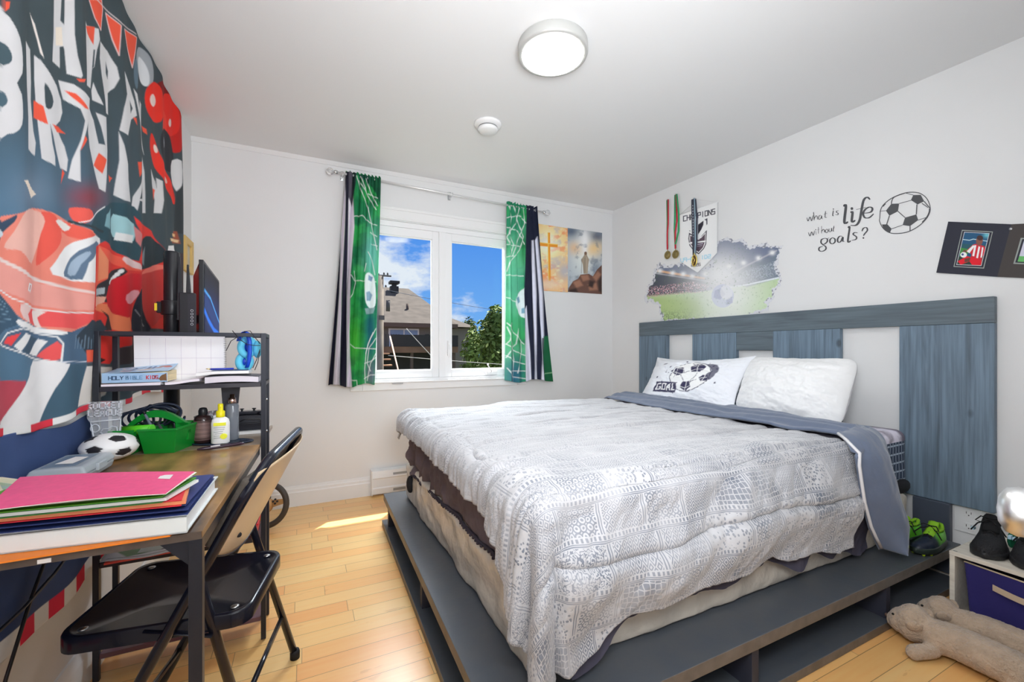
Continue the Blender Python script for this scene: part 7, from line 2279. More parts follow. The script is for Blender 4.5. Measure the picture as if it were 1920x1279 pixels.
MB().prism([(-.360, 2.06), (-.398, 2.66), (-.412, 2.66), (-.376, 2.06)], 2, 1.095, 1.446).build('bezel', blkp, mo, bevel=.002)
v = [(-.3765, 2.07, 1.11), (-.413, 2.65, 1.11), (-.413, 2.65, 1.435), (-.3765, 2.07, 1.435), (-.424, 2.22, 1.14), (-.424, 2.52, 1.14), (-.424, 2.52, 1.40), (-.424, 2.22, 1.40)]
MB().add(v, [(0, 1, 2, 3), (4, 7, 6, 5), (0, 4, 5, 1), (1, 5, 6, 2), (2, 6, 7, 3), (3, 7, 4, 0)]).build('back_housing', M('dark_red_gloss', C(74, 16, 26), .25), mo, label='dark red glossy back')
ny, nz2 = 160, 90
Yg, Zg = np.meshgrid(np.linspace(2.075, 2.648, ny), np.linspace(1.108, 1.434, nz2), indexing='ij')
Xg = -.360 - (Yg - 2.06) * (.038 / .6) + .0012
ps = Paint((Yg - 2.075) * 300, (1.434 - Zg) * 300, (6, 8, 20), soft=1.2)
ps.glow(100, 60, 100, 30, (10, 40, 110), .9, 1.0); ps.line([(0, 32), (60, 36), (120, 50), (172, 62)], 4, (70, 150, 250)); ps.line([(0, 56), (40, 66), (100, 76), (172, 80)], 7, (30, 110, 240)); ps.poly([(0, 34), (60, 38), (170, 64), (172, 78), (60, 62), (0, 52)], (16, 44, 100), a=.9); ps.line([(0, 90), (80, 84), (172, 96)], 3, (20, 70, 170))
for k in range(14): ps.line([(10 + k * 11, 36 + k * 2), (12 + k * 11, 50 + k * 2)], 2, (40, 90, 170), .7)
ms = bpy.data.materials.new('screen_glow'); ms.use_nodes = True
b = ms.node_tree.nodes['Principled BSDF']; at = ms.node_tree.nodes.new('ShaderNodeAttribute'); at.attribute_name = 'print'
ms.node_tree.links.new(at.outputs['Color'], b.inputs['Emission Color']); b.inputs['Emission Strength'].default_value = .9; b.inputs['Base Color'].default_value = (.005, .005, .008, 1); b.inputs['Roughness'].default_value = .5; b.inputs['Specular IOR Level'].default_value = .08
grid('screen', np.stack([Xg, Yg, Zg], -1), ms, mo, colors=ps.c)
rt_ = thing('router', 'black upright router with two tapered antennas between pole and monitor', 'router', (-.41, 2.0, SZ))
MB().box((-.425, 1.9905, SZ), (-.375, 2.018, 1.305)).build('body', blkp, rt_, bevel=.004)
MB().box((-.397, 1.9895, 1.13), (-.372, 1.9905, 1.30)).build('face', M('router_face', C(34, 32, 40), .3), rt_)
ld = MB()
for k in range(5): ld.tube([(-.384 + .004 * cos(a), 1.989, 1.185 + k * .013 + .004 * sin(a)) for a in [2 * pi * q_ / 10 for q_ in range(10)]], .0008, 5, closed=True)
ld.build('indicator_icons', M('icon_grey', C(170, 170, 176), .5), rt_)
for x0, x1, zt in ((-.428, -.416, 1.440), (-.402, -.394, 1.412)):
    MB().add([(x0 - .004, 1.996, 1.20), (x0 + .020, 1.996, 1.20), (x0 + .020, 2.006, 1.20), (x0 - .004, 2.006, 1.20), (x0, 1.998, zt), (x0 + .006, 1.998, zt), (x0 + .006, 2.004, zt), (x0, 2.004, zt)],
             [(0, 3, 2, 1), (4, 5, 6, 7), (0, 1, 5, 4), (1, 2, 6, 5), (2, 3, 7, 6), (3, 0, 4, 7)]).build('antenna', blkp, rt_, bevel=.001)

# ------------------------------------------------------------------ lower shelves and floor behind
o = thing('magazine_pile', 'loose papers and comics on the lower shelf under the desk', 'magazines', (-.40, 1.93, .389))
for k, (x0, x1, y0, y1, a, col) in enumerate(((-.59, -.30, 1.84, 2.0, 3, (210, 80, 70)), (-.57, -.25, 1.83, 2.0, -2, (206, 200, 196)), (-.60, -.28, 1.835, 2.01, 2, (196, 204, 196)))):
    xf = Matrix.Translation(((x0 + x1) / 2, (y0 + y1) / 2, .3885 + k * .0065)) @ Matrix.Rotation(radians(a), 4, 'Z')
    MB().box((-(x1 - x0) / 2, -.088, 0), ((x1 - x0) / 2, .08, .006), xf=xf).build('magazine', M('magazine_%s' % ('red', 'cream', 'grey')[k], C(*col), .5), o)
n = 90
Xc, Yc_ = np.meshgrid(np.linspace(-.585, -.285, n), np.linspace(1.79, 1.99, n), indexing='ij')
pb = Paint((Xc + .585) * 333, (1.99 - Yc_) * 500, (214, 212, 216), soft=1.0)
pb.poly([(4, 60), (40, 40), (52, 70), (20, 90)], (90, 130, 80)); pb.poly(ell(62, 66, 26, 16), (54, 54, 60)); pb.poly(ell(62, 66, 22, 12), (214, 214, 218))
for k in range(9): pb.line([(42 + k * 5, 58), (40 + k * 5.4, 74)], 2, (60, 60, 66))
pb.line([(5, 92), (95, 88)], 2, (90, 90, 96)); pb.line([(90, 40), (96, 80)], 2, (100, 100, 110))
grid('top_sheet', np.stack([Xc, Yc_, .4095 + .004 * np.sin(Xc * 30)], -1), paper_m, o, colors=pb.c, solid=.0006)
o = thing('red_toy_box', 'small red plastic box at the right end of the lower shelf', 'box', (-.19, 1.93, .3885))
MB().box((-.235, 1.87, .3885), (-.160, 1.99, .425)).build('box', M('red_plastic', C(210, 40, 50), .4), o, bevel=.004)
MB().box((-.239, 1.866, .4255), (-.156, 1.994, .432)).build('lid', M('red_plastic', C(210, 40, 50), .4), o, bevel=.002)
o = thing('black_bag', 'slumped black bag with white label on the lower shelf', 'bag', (-.27, 1.93, .41))
mb = MB()
n1_, m1_ = 14, 20
vs = [(-.265 + .060 * sin(pi * i / n1_) * cos(2 * pi * j / m1_) * (1 + .12 * sin(3 * j)), 1.92 + .045 * sin(pi * i / n1_) * sin(2 * pi * j / m1_), .475 - .060 * cos(pi * i / n1_) + .008 * sin(i * 2 + j)) for i in range(n1_ + 1) for j in range(m1_)]
mb.add(vs, [(i * m1_ + j, i * m1_ + (j + 1) % m1_, (i + 1) * m1_ + (j + 1) % m1_, (i + 1) * m1_ + j) for i in range(n1_) for j in range(m1_)], 0, True)
mb.build('body', M('bag_black', C(26, 27, 34), .4), o)
MB().box((-.240, 1.868, .50), (-.205, 1.874, .525)).build('tag', M('sticker_white', C(214, 212, 210), .6), o)
o = thing('orange_bin', 'flat orange bin on the bottom shelf under the desk', 'bin', (-.36, 1.93, .0915))
frustum(-.50, -.235, 1.850, 2.005, .0915, .150, .008, mat=M('orange_plastic', C(236, 96, 24), .4), name='bin', parent=o, open_top=True, bev=.003)
MB().box((-.49, 1.86, .13), (-.245, 1.995, .135)).build('content', blkp, o)
# cables on the wall under the desk
for i, (pts, lab) in enumerate((([(-.624, 1.72, .70), (-.622, 1.62, .58), (-.620, 1.50, .46), (-.620, 1.40, .33), (-.62, 1.30, .18)], 'black cable running steeply down the navy cloth'),
                                ([(-.624, 1.70, .70), (-.618, 1.60, .575), (-.616, 1.48, .455), (-.615, 1.36, .30), (-.615, 1.26, .15)], 'second black cable beside the steep one on the navy cloth'),
                                ([(-.618, 1.30, .455), (-.614, 1.45, .46), (-.616, 1.60, .475), (-.622, 1.75, .50), (-.630, 1.87, .515)], 'black cable running almost level across the navy cloth'))):
    dense = []
    P_ = [Vector(q_) for q_ in pts]
    for a, b in zip(P_[:-1], P_[1:]):
        for k in range(6): dense.append(a.lerp(b, k / 6))
    dense.append(P_[-1])
    MB().tube(dense, .0038, 8).build('power_cable', blkp, label=lab, cat='cable', group='cables under the desk')

# steering wheel leaning against the baseboard behind the desk
sw = thing('steering_wheel', 'black and tan game steering wheel standing on the floor behind the desk', 'steering wheel', (-.22, 3.02, 0))
xf = Matrix.Translation((-.215, 2.98, .145)) @ Matrix.Rotation(radians(-18), 4, 'Z') @ Matrix.Rotation(radians(78), 4, 'X')
rim_m = M('wheel_rim', C(60, 52, 46), .5)
MB().tube([xf @ Vector((.122 * cos(a), .122 * sin(a), 0)) for a in [2 * pi * k / 40 for k in range(40)]], .017, 12, closed=True).build('rim', rim_m, sw)
MB().lathe([(.045, -.012), (.050, .0), (.045, .016), (.02, .022), (.0, .023)], (0, 0, 0), 24, xf=xf).build('hub', M('hub_tan', C(170, 130, 84), .4, .4), sw)
for a in (10, 170, 268):
    d_ = Vector((cos(radians(a)), sin(radians(a)), 0)); n_v = Vector((-d_.y, d_.x, 0))
    MB().add([xf @ (d_ * .04 + n_v * .022 + Vector((0, 0, z))) for z in (-.004, .006)] + [xf @ (d_ * .04 - n_v * .022 + Vector((0, 0, z))) for z in (-.004, .006)] + [xf @ (d_ * .112 + n_v * .014 + Vector((0, 0, z))) for z in (-.004, .006)] + [xf @ (d_ * .112 - n_v * .014 + Vector((0, 0, z))) for z in (-.004, .006)],
             [(0, 1, 3, 2), (4, 6, 7, 5), (0, 4, 5, 1), (2, 3, 7, 6), (1, 5, 7, 3), (0, 2, 6, 4)]).build('spoke', MATS['hub_tan'], sw)
bt3 = MB()
for k in range(4): bt3.lathe([(.006, .0), (.006, .006), (.0, .007)], (0, 0, 0), 10, xf=xf @ Matrix.Translation((.060 + .012 * cos(k * pi / 2), .012 * sin(k * pi / 2) + .02, .006)))
bt3.build('buttons', blkp, sw)
# ================================================================== FOLDING CHAIR
blk_gloss = M('chair_black', C(18, 20, 32), .24, spec=.45, coat=.12)
fc = thing('folding_chair', 'black metal folding chair with tan backrest panel pushed under the desk', 'chair', (-.28, 1.45, 0))
s_v = Vector((.187, .982, 0)).normalized(); f_v = Vector((-.982, .187, 0)).normalized()
sc_ = Vector((-.285, 1.447, 0)); ZS = .44
SM = Matrix(((f_v.x, s_v.x, 0, sc_.x), (f_v.y, s_v.y, 0, sc_.y), (0, 0, 1, 0), (0, 0, 0, 1)))
# seat pan: rounded trapezoid, wider at the front, stamped rib
def rrect(hx, hy0, hy1, r, n=7):
    pts = []
    for cx_, cy_, a0 in ((hx - r, hy1 - r, 0), (-hx + r, hy0 - r, 90), (-hx + r, -hy0 + r, 180), (hx - r, -hy1 + r, 270)):
        for k in range(n):
            a = radians(a0 + 90 * k / (n - 1)); pts.append((cx_ + r * cos(a), cy_ + r * sin(a)))
    return pts
o1 = rrect(.195, .172, .182, .045)
st = MB(); n = len(o1)
rings = [(1.0, ZS - .038, 0), (1.0, ZS - .006, 0), (.985, ZS, 0), (.93, ZS - .002, 0), (.90, ZS - .006, 0), (.5, ZS - .007, 0), (.47, ZS - .010, 0), (.1, ZS - .010, 0)]
vs = []
for k_, z, _ in rings: vs += [SM @ Vector((x * k_, y * k_, z)) for x, y in o1]
fs = []
for i in range(len(rings) - 1):
    for k in range(n): fs.append((i * n + k, i * n + (k + 1) % n, (i + 1) * n + (k + 1) % n, (i + 1) * n + k))
fs.append([(len(rings) - 1) * n + k for k in range(n)])
st.add(vs, fs, 0, True); st.build('seat', blk_gloss, fc, bevel=0)
rv = MB()
for x, y in ((.155, .145), (.155, -.145), (-.155, .138), (-.155, -.138)):
    rv.lathe([(.009, 0), (.010, .002), (.006, .0035), (.0, .0038)], (0, 0, 0), 14, xf=SM @ Matrix.Translation((x, y, ZS - .004)))
rv.build('rivets', M('rivet_steel', (.55, .55, .56), .3, 1.0), fc)
N0 = Vector((-.095, 1.215, .80)); F0 = Vector((-.010, 1.630, .815))
tube_r = .0125
hw = (F0 - N0).length / 2
top_c = (N0 + F0) / 2 + Vector((.012, 0, .012))
ff_n = Vector((-.500, 1.300, .012)); ff_f = Vector((-.418, 1.690, .012))
# back frame: up from the near front foot, over the backrest, down to the far front foot
path = []
def dens(a, b, k=8): return [a.lerp(b, i / k) for i in range(k)]
nb0 = N0 + (ff_n - N0) * .12; fb0 = F0 + (ff_f - F0) * .12
path += dens(ff_n, nb0, 14)
up = Vector((.02, 0, .05))
for k in range(9):
    t_ = k / 8; a = pi / 2 * t_
    path.append(nb0 + (N0 + s_v * .07 + up - nb0) * 0 + Vector((0, 0, 0)) + (N0 - nb0) * sin(a) * 1.1 + s_v * .075 * (1 - cos(a)))
pe = path[-1].copy()
q2 = []
for k in range(9):
    t_ = k / 8; a = pi / 2 * t_
    q2.append(fb0 + (F0 - fb0) * sin(a) * 1.1 - s_v * .075 * (1 - cos(a)))
path += dens(pe, q2[-1], 8)[1:]
path += q2[::-1]
path += dens(fb0, ff_f, 14)[1:] + [ff_f]
MB().tube(path, tube_r, 14).build('back_frame', blk_gloss, fc)
# rear legs
rn = Vector((-.112, 1.272, .012)); rf = Vector((-.030, 1.688, .012))
pn0 = N0.lerp(ff_n, .34); pf0 = F0.lerp(ff_f, .36)
for a, b in ((pn0 + s_v * .016, rn), (pf0 - s_v * .016, rf)):
    MB().tube([a + (a - b) * .03, a, b], tube_r * .92, 14).build('rear_leg', blk_gloss, fc)
for a in (ff_n, ff_f, rn, rf):
    MB().lathe([(.0155, 0), (.016, .022), (.0135, .030)], (a.x, a.y, .001), 16).build('foot_cap', M('rubber_black', C(20, 20, 24), .7), fc)
MB().tube([rn.lerp(pn0, .30) + s_v * .01, rf.lerp(pf0, .30) - s_v * .01], .0075, 10).build('rear_crossbar', M('bar_black_gloss', C(40, 42, 50), .15, .4), fc)
MB().tube([ff_n.lerp(N0, .16), ff_f.lerp(F0, .16)], .0075, 10).build('front_crossbar', M('bar_black_gloss', C(40, 42, 50), .15, .4), fc)
# folding links under the seat
for sg in (-1, 1):
    a = SM @ Vector((.02, sg * .178, ZS - .030)); b = SM @ Vector((-.12, sg * .180, ZS - .045))
    MB().tube([a + Vector((0, 0, .02)), b], .008, 8, flat=.4).build('link', blk_gloss, fc)
# backrest panel: concave sheet between the tubes
nu, nv = 30, 26
U_, V_ = np.meshgrid(np.linspace(0, 1, nu), np.linspace(0, 1, nv), indexing='ij')
nN = np.array(N0); fN = np.array(F0); dn_ = np.array(ff_n - N0); df_ = np.array(ff_f - F0)
lo = .02 + .34 * (1 - .28 * (2 * U_ - 1) ** 2) * V_
Pn = nN + dn_ * (lo[..., None]); Pf = fN + df_ * (lo[..., None])
Pp = Pn * (1 - U_[..., None]) + Pf * U_[..., None]
bow = np.sin(U_ * pi) ** .8 * .045
Pp = Pp + bow[..., None] * np.array([.93, -.15, .35]) + np.array([.003, 0, .001])
o = grid('backrest', Pp, M('backrest_tan', C(196, 172, 140), .3, mottle=.05, mscale=6), fc, label='tan curved backrest panel')  # whole panel coloured tan, the frame around it black
md = o.modifiers.new('t', 'SOLIDIFY'); md.thickness = .003
ed = [tuple(Pp[k, -1]) for k in range(nu)]
MB().tube(ed, .0032, 8).build('backrest_rim', blk_gloss, fc)
MB().ball(tuple(Pp[6, 20]), .007, 10).ball(tuple(Pp[24, 20]), .007, 10).build('backrest_rivets', MATS['rubber_black'], fc)
# dark textured front cushion strip
Pq = Pp.copy() + np.array([-.014, .002, -.004]) - bow[..., None] * np.array([.6, -.1, .22])
o = grid('front_pad', Pq[:, 2:-3], M('pad_charcoal', C(78, 72, 66), .75, bump=.3, bscale=180), fc)
md = o.modifiers.new('t', 'SOLIDIFY'); md.thickness = .016

# ================================================================== RIGHT FRONT: CRATE, SHOES, BIN, PLUSH DOGS
cw = wood_mat('birch_board', C(196, 186, 172), C(222, 214, 200), 1, .5, .8, knots=False)
cr = thing('wooden_crate', 'pale wooden open-front cube shelf beside the headboard', 'crate', (2.55, .52, 0))
CX0, CX1, CY0, CY1, CZ = 2.335, 2.755, .30, .775, .28
th_ = .016
MB().box((CX0, CY0, CZ - th_), (CX1, CY1, CZ)).build('top_board', cw, cr, bevel=.0015)
MB().box((CX0 + .002, CY1 - th_, .001), (CX1, CY1, CZ - th_ - .0003)).build('side_board', cw, cr, bevel=.0015)
MB().box((CX0 + .002, CY0, .001), (CX1, CY0 + th_, CZ - th_ - .0003)).build('side_board', cw, cr, bevel=.0015)
MB().box((CX0 + .002, CY0 + th_ + .0005, .001), (CX1, CY1 - th_ - .0005, .012)).build('bottom_board', cw, cr)
MB().box((CX1 - .006, CY0 + th_, .0125), (CX1 - .001, CY1 - th_, CZ - th_ - .001)).build('back_board', cw, cr)
MB().box((CX0 + .012, CY1 - .020, CZ + .0001), (CX0 + .016, CY1 - .008, CZ + .0006)).build('staple', M('staple_dark', C(60, 60, 64), .4, .6), cr)
bn = thing('navy_fabric_bin', 'navy fabric storage bin with beige strap inside the crate', 'storage bin', (2.52, .53, .0125))
nf = M('navy_fabric', C(38, 32, 96), .8, bump=.25, bscale=25, sheen=.2)
BX0, BX1, BY0, BY1 = 2.350, 2.70, .330, .735
yy = np.linspace(BY0, BY1, 50); zz_ = np.linspace(.0135, .247, 34)
Yg, Zg = np.meshgrid(yy, zz_, indexing='ij')
t_ = (Zg - .0135) / .235
Xg = BX0 + .012 * (1 - t_) + .006 * np.sin(Yg * 30) * np.sin(t_ * pi) + .005 * (fbm(Yg * 14, Zg * 14, 4) - .5)
Yg2 = Yg + (.5 - (Yg - BY0) / (BY1 - BY0)) * .03 * (1 - t_)
grid('front_panel', np.stack([Xg, Yg2, Zg], -1), nf, bn, solid=.005)
MB().box((BX0 + .016, BY0 + .01, .0135), (BX1, BY0 + .014, .245)).box((BX0 + .016, BY1 - .014, .0135), (BX1, BY1 - .010, .245)).box((BX1 - .004, BY0 + .01, .0135), (BX1, BY1 - .01, .245)).box((BX0 + .016, BY0 + .014, .0135), (BX1 - .004, BY1 - .014, .018)).build('side_panels', nf, bn)
MB().tube([(BX0 - .002, BY0, .249), (BX0 - .004, (BY0 + BY1) / 2, .243), (BX0 - .002, BY1, .251)], .0042, 8, flat=.7).build('top_binding', M('binding_beige', C(196, 176, 150), .8), bn)
stp = []
for k in range(13):
    u = k / 12; stp.append((BX0 - .010 - .014 * sin(u * pi), .655 - .21 * u, .190 - .010 * sin(u * pi)))
mb = MB(); vs = []
for p_ in stp: vs += [(p_[0], p_[1], p_[2] - .011), (p_[0] - .0025, p_[1], p_[2] - .011), (p_[0] - .0025, p_[1], p_[2] + .011), (p_[0], p_[1], p_[2] + .011)]
fs = []
for i in range(12):
    for k in range(4): fs.append((i * 4 + k, i * 4 + (k + 1) % 4, i * 4 + 4 + (k + 1) % 4, i * 4 + 4 + k))
mb.add(vs, fs + [(0, 1, 2, 3), (51, 50, 49, 48)]); mb.build('strap_handle', M('strap_beige', C(186, 164, 140), .8, bump=.2, bscale=200), bn)


# shoes -------------------------------------------------------------
def shoe(name, label, cat, origin, ang, L_=.27, W_=.098, H_=.098, up_mat=None, sole_mat=None, colors=None, laces=None, studs=None, group=None, lining=None, roll=0, mirror=1, collar=None, tongue_up=1.0):
    """toe at origin pointing along +x local before rotation (heel at -x)"""
    xf = Matrix.Translation(origin) @ Matrix.Rotation(ang, 4, 'Z') @ Matrix.Rotation(roll, 4, 'X') @ Matrix.Diagonal((1, mirror, 1, 1))
    t = thing(name, label, cat, origin, group)
    ns, nr = 44, 30
    P = np.zeros((ns, nr, 3))
    sw_ = np.linspace(0, 1, ns)
    wid = np.interp(sw_, [0, .04, .12, .28, .45, .62, .80, .93, 1.0], [.10, .52, .84, 1.0, .93, .78, .76, .68, .34]) * W_ / 2
    top = np.interp(sw_, [0, .05, .15, .30, .45, .58, .70, .82, .94, 1.0], [.26, .40, .50, .58, .74, .90, .92, .84, 1.0, .90]) * H_
    cx_ = -sw_ * L_; cyo = .012 * np.sin(sw_ * pi) * .8 - .006 * sw_
    for i in range(ns):
        for j in range(nr):
            a = 2 * pi * j / nr
            ca, sa = cos(a), sin(a)
            yy_ = np.sign(ca) * abs(ca) ** .75 * wid[i]
            if sa >= 0: zz2 = .018 + (top[i] - .018) * sa ** .85; yy_ *= (1 - .34 * sa ** 2 * min(1, sw_[i] * 2))
            else: zz2 = .018 + .016 * sa
            P[i, j] = (cx_[i], cyo[i] + yy_, zz2)
    # mouth: sink the top behind the tongue
    for i in range(ns):
        s = sw_[i]
        m_ = float(sstep(.56, .63, np.array(s)) * sstep(1.0, .93, np.array(s)))
        for j in range(nr):
            a = 2 * pi * j / nr
            k = max(0, sin(a)) ** 2
            if m_ > 0 and sin(a) > .80:
                P[i, j, 2] -= m_ * .055 * (sin(a) - .80) / .20
                P[i, j, 1] *= 1
    W = (np.array(xf.to_3x3()) @ P.reshape(-1, 3).T).T.reshape(P.shape) + np.array(xf.translation)
    cols = None
    if colors is not None: cols = colors(P, sw_)
    grid('upper', W, up_mat, t, colors=cols, wrap=True)
    # dark lining seen in the mouth, and padded collar
    cp = []
    for k in range(24):
        a = 2 * pi * k / 24
        s = .785 + .175 * cos(a); i = min(ns - 1, int(s * (ns - 1)))
        cp.append(xf @ Vector((-s * L_, cyo[i] + .74 * wid[i] * sin(a) * .80, top[i] * (.90 + .06 * cos(a)))))
    MB().tube(cp, .0065, 8, closed=True).build('collar', collar or lining, t)
    vs = [tuple(p_ + (xf.to_3x3() @ Vector((0, 0, -.014)))) for p_ in cp]
    MB().add(vs, [tuple(range(24))]).build('insole', lining, t)
    # tongue
    tg_ = MB()
    tl = [(-.40, .70), (-.48, .82), (-.56, .96 * tongue_up), (-.62, 1.12 * tongue_up), (-.645, 1.20 * tongue_up)]
    tv = []
    for s, h in tl:
        i = int(-s * (ns - 1)); w_ = W_ * .24
        for q_ in (-1, -.5, 0, .5, 1): tv.append(xf @ Vector((s * L_, cyo[i] + q_ * w_, h * H_ - .006 * q_ * q_ + .004)))
    tg_.add(tv, [(i * 5 + k, i * 5 + k + 1, i * 5 + 6 + k, i * 5 + 5 + k) for i in range(4) for k in range(4)], 0, True)
    tg_.build('tongue', lining, t, solid=.007)
    # sole
    so_ = MB(); n = 40; ring = []
    for k in range(n):
        a = 2 * pi * k / n
        s = .5 - .515 * cos(a)
        w_ = float(np.interp(min(max(s, 0), 1), sw_, wid)) + .004
        w_ = max(w_, .012)
        ring.append((-s * L_, float(np.interp(min(max(s, 0), 1), sw_, cyo)) + (w_ if sin(a) > 0 else -w_) * min(1, abs(sin(a)) * 2.2) ** .6))
    vs = []
    for z, k_ in ((.0, .93), (.004, .99), (.020, 1.0), (.026, .97)): vs += [xf @ Vector((-L_ / 2 + (x + L_ / 2) * k_, y * k_, z)) for x, y in ring]
    fs = [tuple(range(n))[::-1], tuple(3 * n + k for k in range(n))]
    for i in range(3):
        for k in range(n): fs.append((i * n + k, i * n + (k + 1) % n, (i + 1) * n + (k + 1) % n, (i + 1) * n + k))
    so_.add(vs, fs, 0, True); so_.build('sole', sole_mat, t)
    if laces:
        lc = MB()
        for k in range(5):
            s = .36 + k * .05; i = int(s * (ns - 1)); h = top[i] + .004 + k * .0012; w_ = wid[i] * .42
            s2 = s + .045; i2 = int(s2 * (ns - 1)); h2 = top[i2] + .005 + k * .0012
            lc.tube([xf @ Vector((-s * L_, cyo[i] - w_, h - .008)), xf @ Vector((-(s + s2) / 2 * L_, cyo[i], (h + h2) / 2 + .003)), xf @ Vector((-s2 * L_, cyo[i] + w_, h2 - .008))], .0026, 7)
            lc.tube([xf @ Vector((-s * L_, cyo[i] + w_, h - .008)), xf @ Vector((-(s + s2) / 2 * L_, cyo[i], (h + h2) / 2 + .005)), xf @ Vector((-s2 * L_, cyo[i] - w_, h2 - .008))], .0026, 7)
        for sg in (-1, 1):
            lc.tube([xf @ Vector((-.56 * L_, 0, H_ * 1.04)), xf @ Vector((-.53 * L_, sg * .022, H_ * 1.10)), xf @ Vector((-.47 * L_, sg * .036, H_ * .96)), xf @ Vector((-.50 * L_, sg * .020, H_ * .90)), xf @ Vector((-.56 * L_, 0, H_ * 1.02))], .0024, 7)
            lc.tube([xf @ Vector((-.56 * L_, 0, H_ * 1.03)), xf @ Vector((-.48 * L_, sg * .03, H_ * .86)), xf @ Vector((-.44 * L_, sg * .048, H_ * .60))], .0024, 7)
        lc.build('laces', laces, t)
    if studs:
        sd_ = MB()
        for s, y in ((.12, .018), (.12, -.018), (.26, .030), (.26, -.030), (.40, .024), (.40, -.024), (.80, .020), (.80, -.020), (.94, .014), (.94, -.014)):
            a = xf @ Vector((-s * L_, y, .002)); b = xf @ Vector((-s * L_, y, -.009))
            sd_.tube([a, b], [.007, .0045], 8)
        sd_.build('studs', studs, t)
    return t


shoe_up = M('black_knit', C(24, 24, 27), .7, bump=.5, bscale=160); shoe_so = M('black_sole', C(32, 32, 34), .5, bump=.3, bscale=60); lace_b = M('black_lace', C(16, 16, 18), .8)
lin_b = M('shoe_lining', C(14, 14, 16), .9)
refl = M('reflective_tab', C(170, 200, 214), .3)
SG = 'black sneakers on the crate'
t1 = shoe('sneaker', 'black laced sneaker nearest the headboard on top of the crate', 'shoe', Vector((2.356, .682, CZ + .0005)), radians(191), up_mat=shoe_up, sole_mat=shoe_so, laces=lace_b, lining=lin_b, group=SG, L_=.265, W_=.098, H_=.116, tongue_up=.88)
t2 = shoe('sneaker', 'black laced sneaker cut off by the picture edge on the crate', 'shoe', Vector((2.362, .562, CZ + .0005)), radians(193), up_mat=shoe_up, sole_mat=shoe_so, laces=lace_b, lining=lin_b, group=SG, mirror=-1, L_=.265, W_=.098, H_=.116, tongue_up=.88)
for t_, y in ((t1, .708), (t2, .592)):
    MB().box((2.50, y + .046, CZ + .060), (2.522, y + .056, CZ + .070)).build('reflective_tab', refl, t_, bevel=.001)
    MB().box((2.50, y - .058, CZ + .060), (2.518, y - .048, CZ + .074)).build('reflective_tab', refl, t_, bevel=.001)
MB().ball((2.60, .672, CZ + .034), (.04, .012, .034), 14).build('green_sock', M('sock_green', C(12, 104, 70), .85, bump=.5, bscale=90), label='crumpled dark green sock between the two black sneakers', cat='sock')


def cleat_cols(P, sw_):
    s = sw_[:, None] * np.ones(P.shape[1])[None]
    c = np.zeros(P.shape); c[:] = C(96, 186, 44)
    c = c * (.9 + .2 * vnoise(P[..., 0] * 400, P[..., 1] * 400 + P[..., 2] * 300, 3)[..., None])
    k = sstep(.56, .40, s)[..., None]
    d = np.array(C(24, 32, 48)) * (.8 + .5 * vnoise(P[..., 0] * 90, P[..., 2] * 90 + P[..., 1] * 60, 5)[..., None])
    c = c * (1 - k) + d * k
    return c


cl_m = Mcol('cleat_upper', .35, .5)
neon = M('neon_sole', C(190, 226, 40), .4); cl_lin = M('cleat_lining', C(120, 170, 30), .7)
CG = 'green and black cleats on the bed platform'
shoe('cleat', 'green and black soccer cleat at the very end of the bed platform', 'shoe', Vector((2.375, .897, .2065)), radians(179), L_=.245, W_=.072, H_=.092, up_mat=cl_m, sole_mat=M('cleat_sole', C(34, 44, 40), .4), colors=cleat_cols, lining=cl_lin, studs=neon, group=CG, collar=cl_lin, laces=lace_b)
shoe('cleat', 'green and black soccer cleat farther back, half hidden by the hanging comforter', 'shoe', Vector((2.345, .970, .2065)), radians(180), L_=.245, W_=.062, H_=.092, up_mat=cl_m, sole_mat=MATS['cleat_sole'], colors=cleat_cols, lining=cl_lin, studs=neon, group=CG, collar=cl_lin, mirror=-1, laces=lace_b)


# plush dogs ---------------------------------------------------------
def fur_mat():
    m = M('beige_plush', C(178, 156, 134), .95, mottle=.18, mscale=30, bump=1.0, bscale=130, sheen=.35)
    return m


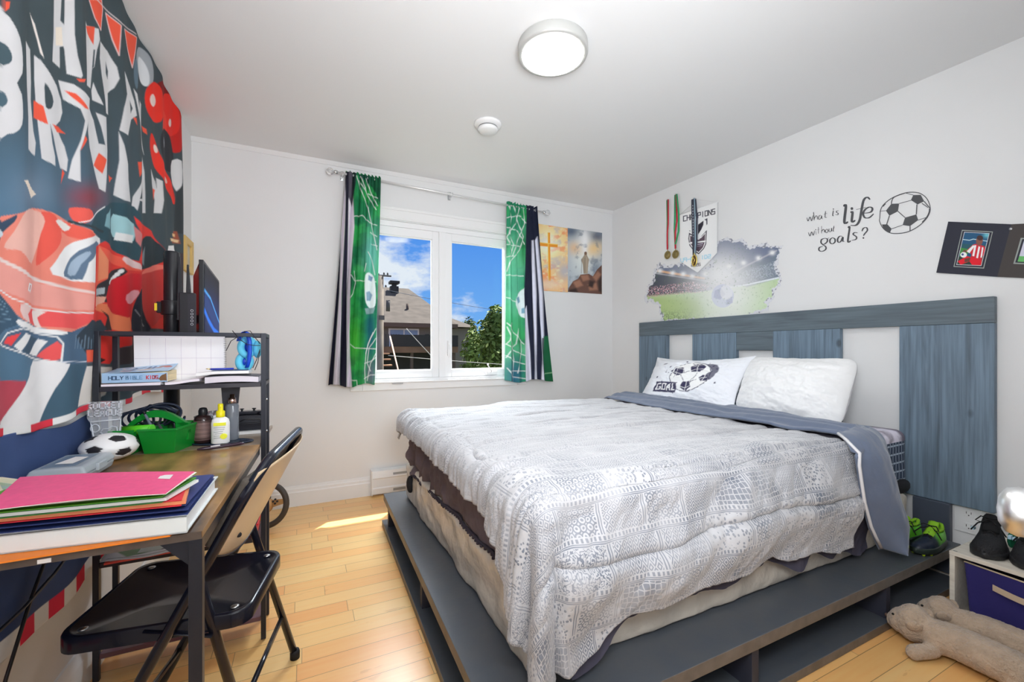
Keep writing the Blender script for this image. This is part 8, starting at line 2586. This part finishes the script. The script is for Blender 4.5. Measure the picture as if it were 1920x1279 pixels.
def plush(label, origin, ang, seed, k=1.0):
    """floppy dog lying on its belly; +x local runs from tail to nose"""
    xf = Matrix.Translation(origin) @ Matrix.Rotation(ang, 4, 'Z') @ Matrix.Diagonal((k * .86, k * 1.16, k * 1.1, 1))
    t = thing('plush_dog', label, 'plush toy', origin, 'plush dogs on the floor')
    b = MB()
    def blob(c, r, rz=0):
        b.ball((0, 0, 0), r, 18, xf=xf @ Matrix.Translation(c) @ Matrix.Rotation(radians(rz), 4, 'Z'))
    for i in range(9):
        u = i / 8
        blob((-.16 + .24 * u, .004 * sin(u * 6), .058 + .006 * sin(u * pi)), (.052, .070 - .010 * abs(u - .35), .056))
    blob((-.19, 0, .052), (.055, .072, .050))
    blob((.115, 0, .064), (.045, .052, .050))
    blob((.160, 0, .072), (.070, .066, .066)); blob((.205, .002, .064), (.048, .050, .046)); blob((.228, .002, .056), (.034, .036, .032))
    # front paws stretched sideways, hind legs
    for s, dx in ((1, .0), (-1, .0)):
        for q_ in range(5): blob((.075 + .010 * q_ * 1.0, s * (.058 + .014 * q_), .030 - .001 * q_), (.032, .026, .026))
        for q_ in range(5): blob((-.175 - .018 * q_, s * (.050 + .006 * q_), .030), (.034, .028, .027))
        blob((-.265, s * .080, .030), (.024, .026, .025))
    # fold of fabric along the back
    for q_ in range(8): blob((-.15 + .028 * q_, -.030, .092 - .002 * abs(q_ - 4)), (.03, .018, .020))
    blob((-.255, 0, .050), (.030, .018, .018))
    o = b.build('body', fur_mat(), t)
    md = o.modifiers.new('remesh', 'REMESH'); md.mode = 'VOXEL'; md.voxel_size = .0055 * k; md.use_smooth_shade = True
    sm2 = o.modifiers.new('smooth', 'SMOOTH'); sm2.iterations = 5; sm2.factor = .6
    tx = bpy.data.textures.get('fur_noise') or bpy.data.textures.new('fur_noise', 'CLOUDS'); tx.noise_scale = .010
    dm_ = o.modifiers.new('fur', 'DISPLACE'); dm_.texture = tx; dm_.strength = .006; dm_.mid_level = .6
    for s in (1, -1):
        e = MB(); 
        e.ball((0, 0, 0), (.030, .011, .024), 14, xf=xf @ Matrix.Translation((.135, s * .062, .090)) @ Matrix.Rotation(radians(s * 24), 4, 'Z') @ Matrix.Rotation(radians(s * -24), 4, 'X'))
        oe = e.build('ear', fur_mat(), t)
    n_ = MB().ball(tuple(xf @ Vector((.262, .002, .060))), .0075 * k, 12); n_.build('nose', M('plush_nose', C(96, 72, 62), .6), t)
    ey = MB()
    for s in (1, -1): MB().ball(tuple(xf @ Vector((.222, s * .036 + .002, .092))), .0048 * k, 10).build('eye', M('eye_black', (.01, .01, .01), .1), t)
    return t


plush('beige plush dog lying in front, its paw spread on the floorboards', Vector((2.050, .650, .001)), radians(95), 1, .90)
plush('beige plush dog lying behind the other one, against the crate', Vector((2.230, .640, .001)), radians(97), 2, .86)
